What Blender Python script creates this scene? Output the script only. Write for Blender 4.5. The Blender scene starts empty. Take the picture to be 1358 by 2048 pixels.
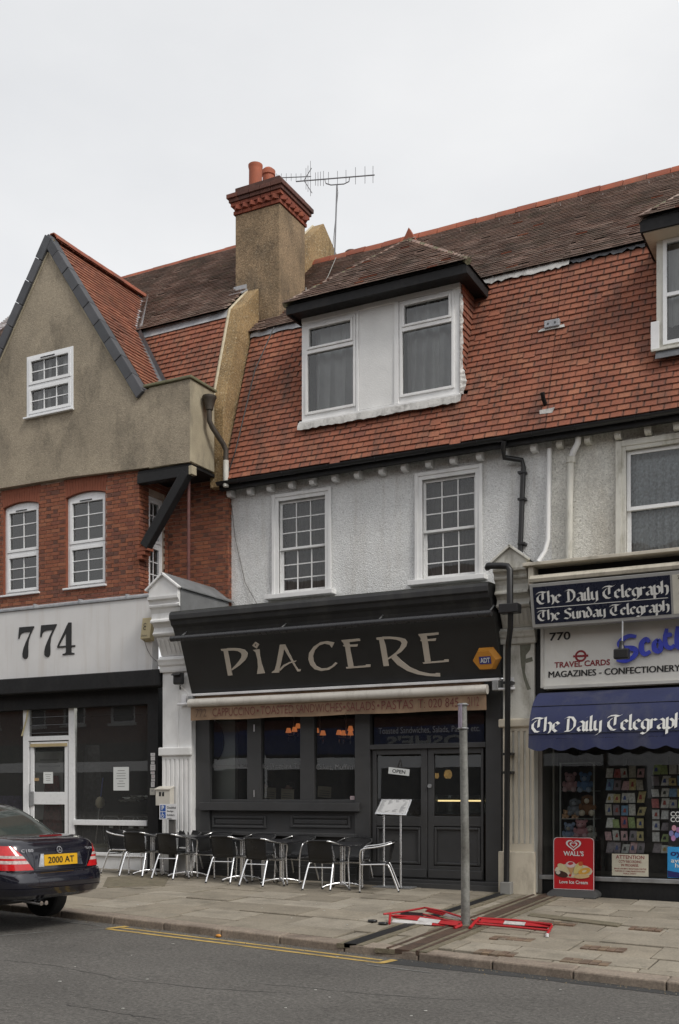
import bpy, bmesh, math, random
from mathutils import Vector, Matrix
random.seed(7)
R = math.radians
scene = bpy.context.scene
# ---------------------------------------------------------------- camera
FPX, THETA, HORIZON = 2164.0, math.atan(2164.0 / 4179.0), 1590.0
CAM = Vector((0.0, -16.44, 1.5))
cd = bpy.data.cameras.new('camera')
cd.sensor_fit = 'HORIZONTAL'; cd.sensor_width = 36.0
cd.lens = 36.0 * FPX / 1358.0
cd.shift_y = (HORIZON - 1024.0) / 1358.0
cd.clip_start = 0.1; cd.clip_end = 3000.0
cam = bpy.data.objects.new('camera', cd)
cam.location = CAM; cam.rotation_euler = (R(90), 0, THETA)
scene.collection.objects.link(cam); scene.camera = cam
# ---------------------------------------------------------------- sky, sun, exposure
SUN_EL, SUN_AZ = R(44), R(112)          # azimuth from +y clockwise: a veiled sun along the street from the right
w = bpy.data.worlds.new('World'); scene.world = w; w.use_nodes = True
nt = w.node_tree; nt.nodes.clear()
def wn(t, **k):
    n = nt.nodes.new(t)
    for a, b in k.items(): setattr(n, a, b)
    return n
sky = wn('ShaderNodeTexSky', sky_type='NISHITA', sun_disc=False, sun_elevation=SUN_EL, sun_rotation=SUN_AZ, dust_density=3.0)
hs = wn('ShaderNodeHueSaturation'); hs.inputs['Saturation'].default_value = 0.12
b1 = wn('ShaderNodeBackground'); b1.inputs['Strength'].default_value = 0.05
tc = wn('ShaderNodeTexCoord'); mp = wn('ShaderNodeMapping'); mp.inputs['Scale'].default_value = (1, 1, 2.4)
no = wn('ShaderNodeTexNoise'); no.inputs['Scale'].default_value = 2.0; no.inputs['Detail'].default_value = 9
rp = wn('ShaderNodeValToRGB'); rp.color_ramp.elements[0].position = .3; rp.color_ramp.elements[1].position = .72
rp.color_ramp.elements[0].color = (.76, .775, .80, 1); rp.color_ramp.elements[1].color = (1.0, 1.0, 1.0, 1)
b2 = wn('ShaderNodeBackground'); b2.inputs['Strength'].default_value = 0.73
ad = wn('ShaderNodeAddShader'); ou = wn('ShaderNodeOutputWorld')
L = nt.links.new
L(sky.outputs[0], hs.inputs['Color']); L(hs.outputs[0], b1.inputs['Color'])
L(tc.outputs['Generated'], mp.inputs[0]); L(mp.outputs[0], no.inputs['Vector']); L(no.outputs['Fac'], rp.inputs[0]); L(rp.outputs[0], b2.inputs['Color'])
L(b1.outputs[0], ad.inputs[0]); L(b2.outputs[0], ad.inputs[1]); L(ad.outputs[0], ou.inputs[0])
sl = bpy.data.lights.new('sun', 'SUN'); sl.energy = 1.5; sl.angle = R(14); sl.color = (1.0, .95, .87)
sun = bpy.data.objects.new('sun', sl)
sd = Vector((math.sin(SUN_AZ) * math.cos(SUN_EL), math.cos(SUN_AZ) * math.cos(SUN_EL), math.sin(SUN_EL)))
sun.rotation_euler = (-sd).to_track_quat('-Z', 'Y').to_euler(); sun.location = (0, -30, 40)
scene.collection.objects.link(sun)
vs = scene.view_settings
vs.view_transform = 'Standard'; vs.look = 'None'; vs.exposure = 0.12; vs.gamma = 1.0; vs.use_curve_mapping = False
scene.cycles.max_bounces = 7; scene.cycles.transparent_max_bounces = 12; scene.cycles.glossy_bounces = 4
scene.cycles.caustics_reflective = False; scene.cycles.caustics_refractive = False
scene.cycles.use_denoising = True
# ---------------------------------------------------------------- surveying: a sight line of the photograph meets a plane of the street
_s, _c = math.sin(THETA), math.cos(THETA)
def ray(px, py):
    u = (px - 679.0) / FPX
    return Vector((-_s + u * _c, _c + u * _s, (HORIZON - py) / FPX))
def P(px, py, Y):
    d = ray(px, py); return CAM + d * ((Y - CAM.y) / d.y)
def PX(px, py, X_):
    d = ray(px, py); return CAM + d * ((X_ - CAM.x) / d.x)
def X(px, Y): return P(px, 1590, Y).x
def Z(px, py, Y): return P(px, py, Y).z
def zf(x): return -.116 - .0152 * max(-40, min(40, x))
def zk(x): return -.35 - .03 * max(-40, min(40, x))
def yk(x): return KY0 + KY1 * x
def PZfun(px, py, fz):
    d = ray(px, py); t = 15.0
    for _ in range(30):
        p = CAM + d * t; t = (fz(p.x, p.y) - CAM.z) / d.z
    return CAM + d * t
_a = PZfun(106, 1820, lambda x, y: zk(x)); _b = PZfun(1358, 1966, lambda x, y: zk(x))
KY1 = (_b.y - _a.y) / (_b.x - _a.x); KY0 = _a.y - KY1 * _a.x
def zp(x, y):                             # top of the pavement
    t = max(0.0, min(1.0, y / yk(x))); return zf(x) + (zk(x) - zf(x)) * t
def zr(x, y=0): return zk(x) - .09        # road
def G(px, py): return PZfun(px, py, zp)
def GR(px, py): return PZfun(px, py, zr)
# ---------------------------------------------------------------- materials
MATS = {}
def mat(name, col, rough=.75, var=.12, vs_=3.0, bump=0.0, bs=60.0, metal=0.0, dirt=None, dscale=2.0, damt=.5, dstretch=(1, 1, .35),
        ramp=None, coat=0.0, spec=.5, emit=None, es=1.0, speck=None, grain=None, soot=None):
    if name in MATS: return MATS[name]
    m = bpy.data.materials.new(name); m.use_nodes = True; MATS[name] = m
    t = m.node_tree; N = t.nodes; b = N['Principled BSDF']; l = t.links.new
    def nd(ty, **k):
        n = N.new(ty)
        for a, v in k.items(): setattr(n, a, v)
        return n
    b.inputs['Roughness'].default_value = rough; b.inputs['Metallic'].default_value = metal
    b.inputs['Specular IOR Level'].default_value = spec
    if coat: b.inputs['Coat Weight'].default_value = coat; b.inputs['Coat Roughness'].default_value = .06
    co = nd('ShaderNodeTexCoord'); geo = nd('ShaderNodeNewGeometry')
    pos = geo.outputs['Position']
    def noise(scale, detail=5, stretch=None, rough_=.6):
        n = nd('ShaderNodeTexNoise'); n.inputs['Scale'].default_value = scale; n.inputs['Detail'].default_value = detail; n.inputs['Roughness'].default_value = rough_
        if stretch:
            mpn = nd('ShaderNodeMapping'); mpn.inputs['Scale'].default_value = stretch; l(pos, mpn.inputs[0]); l(mpn.outputs[0], n.inputs['Vector'])
        else: l(pos, n.inputs['Vector'])
        return n.outputs['Fac']
    def mixc(fac, a, bb, mode='MIX'):
        mx = nd('ShaderNodeMix', data_type='RGBA', blend_type=mode)
        for sock, v in ((mx.inputs[0], fac), (mx.inputs[6], a), (mx.inputs[7], bb)):
            if hasattr(v, 'is_linked') or hasattr(v, 'links'): l(v, sock)
            elif isinstance(v, (int, float)): sock.default_value = v
            else: sock.default_value = (*v[:3], 1)
        return mx.outputs[2]
    def mrange(v, a, c, lo=0.0, hi=1.0):
        q = nd('ShaderNodeMapRange'); q.inputs[1].default_value = a; q.inputs[2].default_value = c; q.inputs[3].default_value = lo; q.inputs[4].default_value = hi
        l(v, q.inputs[0]); return q.outputs[0]
    if ramp:
        oi = nd('ShaderNodeObjectInfo'); at = nd('ShaderNodeAttribute', attribute_name='tone')
        sm = nd('ShaderNodeMath', operation='ADD'); l(oi.outputs['Random'], sm.inputs[0]); l(at.outputs['Fac'], sm.inputs[1])
        fr = nd('ShaderNodeMath', operation='FRACT'); l(sm.outputs[0], fr.inputs[0])
        cr = nd('ShaderNodeValToRGB'); cr.color_ramp.interpolation = 'LINEAR'
        e = cr.color_ramp.elements
        while len(e) < len(ramp): e.new(.5)
        for k, c_ in enumerate(ramp):
            e[k].position = k / (len(ramp) - 1) if len(c_) == 3 else c_[3]; e[k].color = (*c_[:3], 1)
        l(fr.outputs[0], cr.inputs[0]); colo = cr.outputs[0]
    else:
        rgb = nd('ShaderNodeRGB'); rgb.outputs[0].default_value = (*col, 1); colo = rgb.outputs[0]
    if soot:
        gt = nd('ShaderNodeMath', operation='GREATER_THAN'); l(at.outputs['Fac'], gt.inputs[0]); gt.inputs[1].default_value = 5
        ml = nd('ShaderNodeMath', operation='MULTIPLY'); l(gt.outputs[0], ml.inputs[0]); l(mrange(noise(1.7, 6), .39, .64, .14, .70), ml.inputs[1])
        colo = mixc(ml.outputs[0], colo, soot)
    if var:
        f = mrange(noise(vs_), .3, .7, 1 - var, 1 + var)
        v3 = nd('ShaderNodeCombineColor'); [l(f, v3.inputs[k]) for k in range(3)]
        colo = mixc(1.0, colo, v3.outputs[0], 'MULTIPLY')
    if dirt:
        f = mrange(noise(dscale, 8, dstretch, .7), .5, .68, 0, damt)
        colo = mixc(f, colo, dirt)
    if grain:
        f = mrange(noise(grain[0], 3, None, .75), .34, .66, 1 - grain[1], 1 + grain[1])
        v4 = nd('ShaderNodeCombineColor'); [l(f, v4.inputs[k]) for k in range(3)]
        colo = mixc(1.0, colo, v4.outputs[0], 'MULTIPLY')
    if speck:
        f = mrange(noise(speck[1], 2), speck[2], speck[2] + .06, 0, speck[3]); colo = mixc(f, colo, speck[0])
    l(colo, b.inputs['Base Color'])
    if emit: b.inputs['Emission Color'].default_value = (*emit, 1); b.inputs['Emission Strength'].default_value = es
    if bump:
        bp = nd('ShaderNodeBump'); bp.inputs['Strength'].default_value = 1.0; bp.inputs['Distance'].default_value = bump
        l(noise(bs, 4), bp.inputs['Height']); l(bp.outputs[0], b.inputs['Normal'])
    rv = mrange(noise(vs_ * 4), .3, .7, max(.02, rough - .08), min(1, rough + .08)); l(rv, b.inputs['Roughness'])
    return m
def glass_mat(name, tint=(.90, .93, .92), ior=1.75, wav=.0006, rough=.0, film=0.0, filmcol=(.5, .5, .5)):
    m = bpy.data.materials.new(name); m.use_nodes = True; MATS[name] = m
    t = m.node_tree; N = t.nodes; N.clear(); l = t.links.new
    tr = N.new('ShaderNodeBsdfTransparent'); tr.inputs[0].default_value = (*tint, 1)
    gl = N.new('ShaderNodeBsdfGlossy'); gl.inputs['Roughness'].default_value = rough
    fr = N.new('ShaderNodeFresnel'); fr.inputs[0].default_value = ior
    no = N.new('ShaderNodeTexNoise'); no.inputs['Scale'].default_value = 1.6; no.inputs['Detail'].default_value = 1
    ge = N.new('ShaderNodeNewGeometry'); l(ge.outputs['Position'], no.inputs['Vector'])
    bp = N.new('ShaderNodeBump'); bp.inputs['Distance'].default_value = wav; l(no.outputs['Fac'], bp.inputs['Height']); l(bp.outputs[0], gl.inputs['Normal'])
    mx = N.new('ShaderNodeMixShader'); l(fr.outputs[0], mx.inputs[0]); l(tr.outputs[0], mx.inputs[1]); l(gl.outputs[0], mx.inputs[2])
    out = N.new('ShaderNodeOutputMaterial')
    if film:
        df = N.new('ShaderNodeBsdfDiffuse'); df.inputs[0].default_value = (*filmcol, 1)
        m2 = N.new('ShaderNodeMixShader'); m2.inputs[0].default_value = film; l(mx.outputs[0], m2.inputs[1]); l(df.outputs[0], m2.inputs[2]); l(m2.outputs[0], out.inputs[0])
    else: l(mx.outputs[0], out.inputs[0])
    return m
GLASS = glass_mat('window_glass', ior=1.95, film=.018, filmcol=(.45, .46, .46))
GLASS2 = glass_mat('old_window_glass', film=.03, wav=.002)
REFLGLASS = glass_mat('reflection_film_glass', ior=1.62, film=.08, filmcol=(.40, .40, .39), wav=.0004)  # grey diffuse film puts the pale street reflections into the pane colour
NEWSGLASS = glass_mat('newsagent_glass', ior=1.46, film=.012, wav=.0003)
SHOPGLASS = glass_mat('shop_window_glass', ior=1.70, film=.035, filmcol=(.45, .46, .46), wav=.0004)
CARGLASS = glass_mat('car_glass', tint=(.35, .42, .38), ior=1.6)
WHITE = mat('white_paint', (.76, .76, .755), .5, .06, dirt=(.48, .46, .43), damt=.35, dscale=3)
UPVC = mat('white_plastic', (.78, .79, .80), .3, .03)
CREAM = mat('cream_paint', (.62, .56, .45), .55, .08, dirt=(.25, .21, .16), damt=.55, dscale=4, bump=.002, bs=25)
OLDWHITE = mat('peeling_paint', (.58, .57, .52), .6, .1, dirt=(.26, .24, .19), damt=.75, dscale=5, bump=.004, bs=22)
STUCCO = mat('white_roughcast', (.735, .74, .735), .9, .09, 1.4, bump=.022, bs=44, dirt=(.50, .47, .43), damt=.42, dscale=2.4, dstretch=(1.6, 1, .18), speck=((.36, .35, .34), 26, .62, .5), grain=(34, .15))
STUCCO2 = mat('cream_roughcast', (.66, .65, .605), .9, .09, 1.4, bump=.022, bs=44, dirt=(.36, .33, .28), damt=.6, dscale=1.4, speck=((.30, .28, .25), 26, .61, .55), grain=(32, .2))
RENDER = mat('grey_cement_render', (.315, .268, .20), .95, .2, 1.1, bump=.012, bs=50, dirt=(.14, .12, .09), damt=.8, dscale=1.5, dstretch=(1, 1, .45), grain=(30, .17))
RENDER2 = mat('pale_cement_render', (.36, .315, .225), .95, .2, 2, bump=.006, bs=45, dirt=(.16, .14, .11), damt=.7, dscale=2.5)
PEBBLE = mat('tan_pebbledash', (.30, .205, .10), .95, .25, 2.0, bump=.02, bs=38, dirt=(.11, .085, .055), damt=.75, dscale=1.6, speck=((.60, .53, .38), 34, .62, .75), grain=(28, .35))
PEBBLE2 = mat('brown_pebbledash', (.23, .165, .10), .95, .3, 2.4, bump=.02, bs=34, dirt=(.075, .062, .048), damt=.75, dscale=2.0, speck=((.42, .36, .25), 32, .64, .6), grain=(28, .35))
MORTAR = mat('mortar', (.44, .35, .28), .95, .2, 5, dirt=(.14, .10, .08), damt=.6)
BRICK = mat('red_brick', (.3, .1, .06), .85, .16, 9, bump=.003, bs=90,
            ramp=[(.235, .080, .042), (.28, .098, .050), (.20, .068, .040), (.245, .084, .044), (.29, .11, .058), (.175, .062, .040), (.22, .076, .044)])
BRICKD = mat('dark_header_brick', (.10, .045, .035), .8, .2, 9, bump=.003, bs=90, ramp=[(.13, .052, .034), (.16, .058, .036), (.11, .048, .034), (.15, .060, .040)])
RUBBED = mat('rubbed_red_brick', (.22, .068, .036), .85, .12, 6, bump=.002, bs=60)
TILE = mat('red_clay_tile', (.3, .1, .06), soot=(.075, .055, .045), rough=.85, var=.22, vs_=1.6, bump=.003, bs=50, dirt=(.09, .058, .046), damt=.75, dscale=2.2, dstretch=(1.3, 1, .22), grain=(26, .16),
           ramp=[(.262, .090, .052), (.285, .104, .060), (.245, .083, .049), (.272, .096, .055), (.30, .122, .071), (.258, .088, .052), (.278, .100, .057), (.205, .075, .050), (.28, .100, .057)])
TILED = mat('weathered_roof_tile', (.12, .07, .05), .88, .3, 1.5, bump=.003, bs=60, dirt=(.14, .125, .10), damt=.7, dscale=1.6, dstretch=(1, 1, 1),
            ramp=[(.25, .175, .145), (.29, .195, .155), (.21, .16, .135), (.33, .235, .195), (.26, .18, .15), (.37, .28, .235), (.23, .17, .145)], speck=((.20, .19, .12), 7, .64, .5))
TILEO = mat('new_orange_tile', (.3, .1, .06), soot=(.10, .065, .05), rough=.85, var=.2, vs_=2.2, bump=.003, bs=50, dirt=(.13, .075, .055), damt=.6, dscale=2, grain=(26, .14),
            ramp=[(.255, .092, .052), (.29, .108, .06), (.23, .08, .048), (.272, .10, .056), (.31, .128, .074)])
RIDGE = mat('red_ridge_tile', (.26, .068, .033), .8, .2, 3, bump=.003, bs=50, dirt=(.10, .07, .05), damt=.6, ramp=[(.28, .072, .034), (.22, .058, .03), (.30, .088, .042)])
LEAD = mat('lead_flashing', (.30, .31, .33), .55, .25, 4, bump=.006, bs=12, dirt=(.5, .5, .5), damt=.6, dscale=4)
LEADW = mat('painted_lead', (.50, .49, .47), .5, .15, 6, bump=.02, bs=9, dirt=(.14, .13, .12), damt=.7, dscale=5)
LEADD = mat('dark_lead', (.11, .115, .125), .5, .25, 4, bump=.006, bs=12, dirt=(.22, .22, .23), damt=.5)
VERGE = mat('slate_grey_coping', (.085, .09, .10), .7, .15, 4, bump=.002, bs=40, ramp=[(.05, .053, .06), (.07, .074, .082), (.085, .086, .094), (.055, .058, .066)])
MOSS = mat('mossy_coping', (.17, .16, .10), .95, .3, 5, bump=.008, bs=40, dirt=(.10, .11, .045), damt=.8)
BLACKP = mat('black_paint', (.012, .012, .013), .6, .2, 3, dirt=(.035, .033, .03), damt=.4, spec=.3, grain=(20, .2))
BLACKPLASTIC = mat('black_plastic', (.014, .014, .015), .38, .1)
GREYP = mat('dark_grey_paint', (.049, .0495, .051), .45, .12, 2, dirt=(.055, .053, .05), damt=.4, dscale=3)
FASCIA = mat('charcoal_fascia', (.020, .020, .020), .42, .1, 1.5)
SIGNTAN = mat('beige_letter', (.52, .465, .395), .5, .05)
ALU = mat('brushed_aluminium', (.88, .88, .89), .30, .04, metal=1)
STEEL = mat('galvanised_steel', (.36, .37, .38), .5, .2, 6, metal=.75, dirt=(.2, .19, .17), damt=.6)
WICKER = mat('black_weave', (.010, .010, .011), .34, .1, bump=.004, bs=150)
TABLETOP = mat('black_table_top', (.022, .022, .025), .35, .1)
RED = mat('red_enamel', (.40, .016, .020), .42, .1)
WHITEGLOSS = mat('white_enamel', (.74, .74, .75), .4, .08, dirt=(.4, .38, .36), damt=.3)
PRINT = mat('black_print', (.012, .012, .012), .5, 0)
DARKIN = mat('dark_interior', (.020, .019, .018), .9, .2)
FLOORIN = mat('shop_floor', (.10, .09, .08), .5, .2)
# ---------------------------------------------------------------- mesh building
class MB:
    def __init__(s): s.v = []; s.f = []; s.t = []
    def add(s, vs, fs, tone=0.0):
        n = len(s.v); s.v += [tuple(v) for v in vs]; s.f += [tuple(i + n for i in f) for f in fs]; s.t += [tone] * len(fs); return s
    def box(s, x0, x1, y0, y1, z0, z1, tone=0.0):
        x0, x1 = min(x0, x1), max(x0, x1); y0, y1 = min(y0, y1), max(y0, y1); z0, z1 = min(z0, z1), max(z0, z1)
        return s.add([(x0, y0, z0), (x1, y0, z0), (x1, y1, z0), (x0, y1, z0), (x0, y0, z1), (x1, y0, z1), (x1, y1, z1), (x0, y1, z1)],
                     [(0, 3, 2, 1), (4, 5, 6, 7), (0, 1, 5, 4), (1, 2, 6, 5), (2, 3, 7, 6), (3, 0, 4, 7)], tone)
    def prism(s, pts, d):                 # a polygon of 3-D points pushed along the vector d
        pts = [Vector(p) for p in pts]; d = Vector(d); n = len(pts)
        nrm = sum(((pts[i] - pts[0]).cross(pts[(i + 1) % n] - pts[0]) for i in range(1, n - 1)), Vector())
        if nrm.dot(d) > 0: pts.reverse()
        fs = [tuple(range(n)), tuple(range(2 * n - 1, n - 1, -1))] + [((i + 1) % n, i, n + i, n + (i + 1) % n) for i in range(n)]
        return s.add(pts + [p + d for p in pts], fs)
    def face(s, pts, tone=0.0): return s.add(pts, [tuple(range(len(pts)))], tone)
    def strip(s, a, b, d=None, closed=False):
        n = len(a); rng = range(n if closed else n - 1)
        for i in rng:
            j = (i + 1) % n; q = [a[i], a[j], b[j], b[i]]
            s.prism(q, d) if d is not None else s.face(q)
        return s
    def tube(s, path, r, seg=8, cap=True, closed=False):
        path = [Vector(p) for p in path]; n = len(path); rings = []; up = None
        for i, p in enumerate(path):
            a = path[i - 1] if (i > 0 or closed) else p; b = path[(i + 1) % n] if (i < n - 1 or closed) else p
            t = (b - a).normalized()
            if up is None: up = t.orthogonal().normalized()
            up = (up - t * up.dot(t)); up = up.normalized() if up.length > 1e-6 else t.orthogonal().normalized()
            w_ = t.cross(up); rr = r[i] if isinstance(r, (list, tuple)) else r
            rings.append([p + (up * math.cos(2 * math.pi * k / seg) + w_ * math.sin(2 * math.pi * k / seg)) * rr for k in range(seg)])
        fs = []
        for i in range(n if closed else n - 1):
            i2 = (i + 1) % n
            fs += [(i * seg + k, i * seg + (k + 1) % seg, i2 * seg + (k + 1) % seg, i2 * seg + k) for k in range(seg)]
        if cap and not closed: fs += [tuple(reversed(range(seg))), tuple(range((n - 1) * seg, n * seg))]
        return s.add([v for q in rings for v in q], fs)
    def lathe(s, prof, c=(0, 0, 0), seg=16):      # prof: (radius, z)
        c = Vector(c); vs = []; fs = []
        for r_, z in prof: vs += [c + Vector((r_ * math.cos(2 * math.pi * k / seg), r_ * math.sin(2 * math.pi * k / seg), z)) for k in range(seg)]
        for i in range(len(prof) - 1): fs += [(i * seg + k, i * seg + (k + 1) % seg, (i + 1) * seg + (k + 1) % seg, (i + 1) * seg + k) for k in range(seg)]
        fs += [tuple(reversed(range(seg))), tuple(range((len(prof) - 1) * seg, len(prof) * seg))]
        return s.add(vs, fs)
    def grid(s, rows):                    # rows of points
        n, m_ = len(rows), len(rows[0])
        return s.add([p for r_ in rows for p in r_], [(i * m_ + k, i * m_ + k + 1, (i + 1) * m_ + k + 1, (i + 1) * m_ + k) for i in range(n - 1) for k in range(m_ - 1)])
    def mesh(s, name, material, smooth=None):
        me = bpy.data.meshes.new(name); me.from_pydata(s.v, [], s.f)
        if any(s.t):
            a = me.attributes.new('tone', 'FLOAT', 'FACE'); a.data.foreach_set('value', s.t)
        me.materials.append(material)
        if smooth is not None:
            me.polygons.foreach_set('use_smooth', [True] * len(me.polygons)); me.set_sharp_from_angle(angle=R(smooth))
        me.update(); return me
COL = scene.collection
def put(name, me, parent=None):
    o = bpy.data.objects.new(name, me); COL.objects.link(o)
    if parent is not None:
        o.parent = parent
        if 'base' in BASES.get(parent.name, {}): o.matrix_parent_inverse = Matrix.Translation(-BASES[parent.name]['base'])
    return o
BASES = {}
def obj(name, mb, material, parent=None, smooth=None, bevel=0.0, kind=None, label=None, weld=False):
    o = put(name, mb.mesh(name, material, smooth), parent)
    if weld:
        md = o.modifiers.new('weld', 'WELD'); md.merge_threshold = .0005
    if bevel:
        md = o.modifiers.new('bevel', 'BEVEL'); md.width = bevel; md.segments = 2; md.limit_method = 'ANGLE'; md.harden_normals = False
    if kind: o['kind'] = kind
    if label: o['label'] = label
    return o
def tag(o, label, cat, group=None):
    o['label'] = label; o['category'] = cat
    if group: o['group'] = group
    return o
def thing(name, label, cat, base=None, group=None):
    o = bpy.data.objects.new(name, None); o.empty_display_size = .1; COL.objects.link(o)
    if base is not None:
        o.location = base; BASES[o.name] = {'base': Vector(base)}
    return tag(o, label, cat, group)
def copy_tree(o, parent=None):
    c = o.copy(); COL.objects.link(c); c.parent = parent
    for ch in list(o.children): copy_tree(ch, c)
    return c
def boxo(name, parent, material, x0, x1, y0, y1, z0, z1, bevel=.004, **k):
    return obj(name, MB().box(x0, x1, y0, y1, z0, z1), material, parent, bevel=bevel, **k)
def holes_wall(x0, x1, z0, z1, y0, y1, holes):
    """a wall slab standing along x with rectangular openings; reveals included"""
    xs = sorted({x0, x1, *[h[0] for h in holes], *[h[1] for h in holes]}); zs = sorted({z0, z1, *[h[2] for h in holes], *[h[3] for h in holes]})
    xs = [v for v in xs if x0 <= v <= x1]; zs = [v for v in zs if z0 <= v <= z1]
    def solid(i, k):
        if not (0 <= i < len(xs) - 1 and 0 <= k < len(zs) - 1): return False
        cx, cz = (xs[i] + xs[i + 1]) / 2, (zs[k] + zs[k + 1]) / 2
        return not any(h[0] < cx < h[1] and h[2] < cz < h[3] for h in holes)
    b = MB()
    for i in range(len(xs) - 1):
        for k in range(len(zs) - 1):
            if not solid(i, k): continue
            a, c, e, g = xs[i], xs[i + 1], zs[k], zs[k + 1]
            b.face([(a, y0, e), (c, y0, e), (c, y0, g), (a, y0, g)]); b.face([(c, y1, e), (a, y1, e), (a, y1, g), (c, y1, g)])
            if not solid(i - 1, k): b.face([(a, y1, e), (a, y0, e), (a, y0, g), (a, y1, g)])
            if not solid(i + 1, k): b.face([(c, y0, e), (c, y1, e), (c, y1, g), (c, y0, g)])
            if not solid(i, k - 1): b.face([(a, y1, e), (c, y1, e), (c, y0, e), (a, y0, e)])
            if not solid(i, k + 1): b.face([(a, y0, g), (c, y0, g), (c, y1, g), (a, y1, g)])
    return b
def fill_with_holes(outer, holes, y0, y1):
    """a flat shape in x,z with holes, pushed from y0 back to y1"""
    bm = bmesh.new(); loops = []
    for lp in [outer] + holes:
        vs = [bm.verts.new((x, y0, z)) for x, z in lp]; loops.append(vs)
        for i in range(len(vs)): bm.edges.new((vs[i], vs[(i + 1) % len(vs)]))
    bmesh.ops.triangle_fill(bm, use_beauty=True, use_dissolve=False, edges=bm.edges[:], normal=(0, -1, 0))
    bm.verts.index_update()
    b = MB(); b.add([v.co for v in bm.verts], [tuple(v.index for v in f.verts) for f in bm.faces])
    for lp in [outer] + holes:
        for i in range(len(lp)):
            a, c = lp[i], lp[(i + 1) % len(lp)]
            b.face([(a[0], y0, a[1]), (c[0], y0, c[1]), (c[0], y1, c[1]), (a[0], y1, a[1])])
    bm.free(); return b
# ---------------------------------------------------------------- lettering
def text_mesh(s, bold=0.0, extrude=0.0, spacing=1.0):
    cu = bpy.data.curves.new('lettering', 'FONT'); cu.body = s; cu.size = 1; cu.extrude = extrude; cu.offset = bold; cu.space_character = spacing; cu.resolution_u = 3
    to = bpy.data.objects.new('lettering', cu); COL.objects.link(to)
    me = bpy.data.meshes.new_from_object(to.evaluated_get(bpy.context.evaluated_depsgraph_get()))
    bpy.data.objects.remove(to); bpy.data.curves.remove(cu); return me
def text(name, s, O, U, V, width, height, material, parent, bold=0.0, depth=0.0, spacing=1.0):
    """lettering that fills width x height from the lower left corner O along U and V"""
    U, V, O = Vector(U).normalized(), Vector(V).normalized(), Vector(O)
    me = text_mesh(s, bold, .5 if depth else 0.0, spacing)
    xs = [v.co.x for v in me.vertices]; ys = [v.co.y for v in me.vertices]
    if not xs: return None
    ax, bx, ay, by = min(xs), max(xs), min(ys), max(ys); n = U.cross(V)
    for v in me.vertices: v.co = O + U * ((v.co.x - ax) / (bx - ax) * width) + V * ((v.co.y - ay) / (by - ay) * height) + n * ((v.co.z + .5) * depth if depth else 0)
    me.materials.append(material); me.update()
    return put(name, me, parent)
NIB = {'T': (1.0, [[(0, 1.25), (.12, 1.42), (.45, 1.46), (.75, 1.36), (.98, 1.5)], [(.32, 1.2), (.06, .85), (.06, .45), (.3, .05), (.55, .02), (.85, .25)], [(.52, 1.35), (.5, .5)]]),
       'h': (.62, [[(.0, 1.5), (.0, .08)], [(.02, .78), (.25, .98), (.42, .8), (.42, .2), (.32, -.12)]]),
       'e': (.56, [[(.2, .98), (.0, .75), (.0, .25), (.22, .0), (.46, .18)], [(.2, .98), (.4, .78), (.04, .46)]]),
       'D': (.92, [[(-.05, 1.32), (.15, 1.45), (.5, 1.38), (.7, 1.0), (.68, .45), (.42, .05), (.0, .02)], [(.2, 1.3), (.2, .1)]]),
       'a': (.62, [[(.04, .86), (.24, 1.0), (.42, .82), (.42, .12), (.54, .0)], [(.40, .56), (.06, .38), (.04, .15), (.18, .0), (.4, .18)]]),
       'i': (.3, [[(.02, .98), (.02, .1), (.14, .0)], [(.0, 1.34), (.06, 1.38)]]),
       'l': (.3, [[(.02, 1.5), (.02, .1), (.14, .0)]]),
       'y': (.62, [[(.02, .98), (.02, .2), (.18, .02), (.4, .18)], [(.42, .98), (.42, -.15), (.12, -.45)]]),
       'g': (.6, [[(.2, .98), (.0, .72), (.0, .3), (.18, .05), (.4, .2)], [(.2, .98), (.42, .86), (.42, -.15), (.16, -.45), (-.04, -.32)]]),
       'r': (.46, [[(.02, .98), (.02, .05)], [(.04, .78), (.2, .98), (.36, .86)]]),
       'p': (.62, [[(.02, 1.1), (.02, -.48)], [(.04, .82), (.24, .98), (.44, .75), (.44, .25), (.24, .0), (.04, .15)]]),
       'S': (.8, [[(.66, 1.28), (.42, 1.46), (.12, 1.28), (.14, 1.0), (.54, .66), (.6, .32), (.36, .02), (.0, .16)]]),
       'u': (.64, [[(.02, .98), (.02, .15), (.18, .0), (.4, .18)], [(.42, .98), (.42, .1), (.54, .0)]]),
       'n': (.64, [[(.02, .98), (.02, .05)], [(.04, .8), (.22, .98), (.42, .8), (.42, .1), (.54, .0)]]),
       'd': (.6, [[(.2, .98), (.0, .75), (.0, .25), (.2, .02), (.42, .25), (.42, .8), (.12, 1.45)]]), ' ': (.32, [])}
def gothic(name, s, O, U, V, width, height, material, parent, nib=.17, ang=38):
    """broad-nib lettering: each stroke is the path of a slanted pen edge"""
    O, U, V = Vector(O), Vector(U).normalized(), Vector(V).normalized(); n = U.cross(V)
    tot = sum(NIB[c][0] for c in s); sx = width / tot; sy = height / 1.5; a = R(ang); du, dv = math.cos(a) * nib / 2, math.sin(a) * nib / 2
    b = MB(); x = 0; k = 0
    for c in s:
        adv, strokes = NIB[c]
        for st in strokes:
            for (p, q) in zip(st, st[1:]):
                pts = [(p[0] - du, p[1] - dv), (p[0] + du, p[1] + dv), (q[0] + du, q[1] + dv), (q[0] - du, q[1] - dv)]
                k += 1; off = n * (.0006 * (k % 9))
                b.face([O + U * ((x + .14 + u_) * sx) + V * (v_ * sy) + off for u_, v_ in pts])
        x += adv
    return obj(name, b, material, parent)
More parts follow.
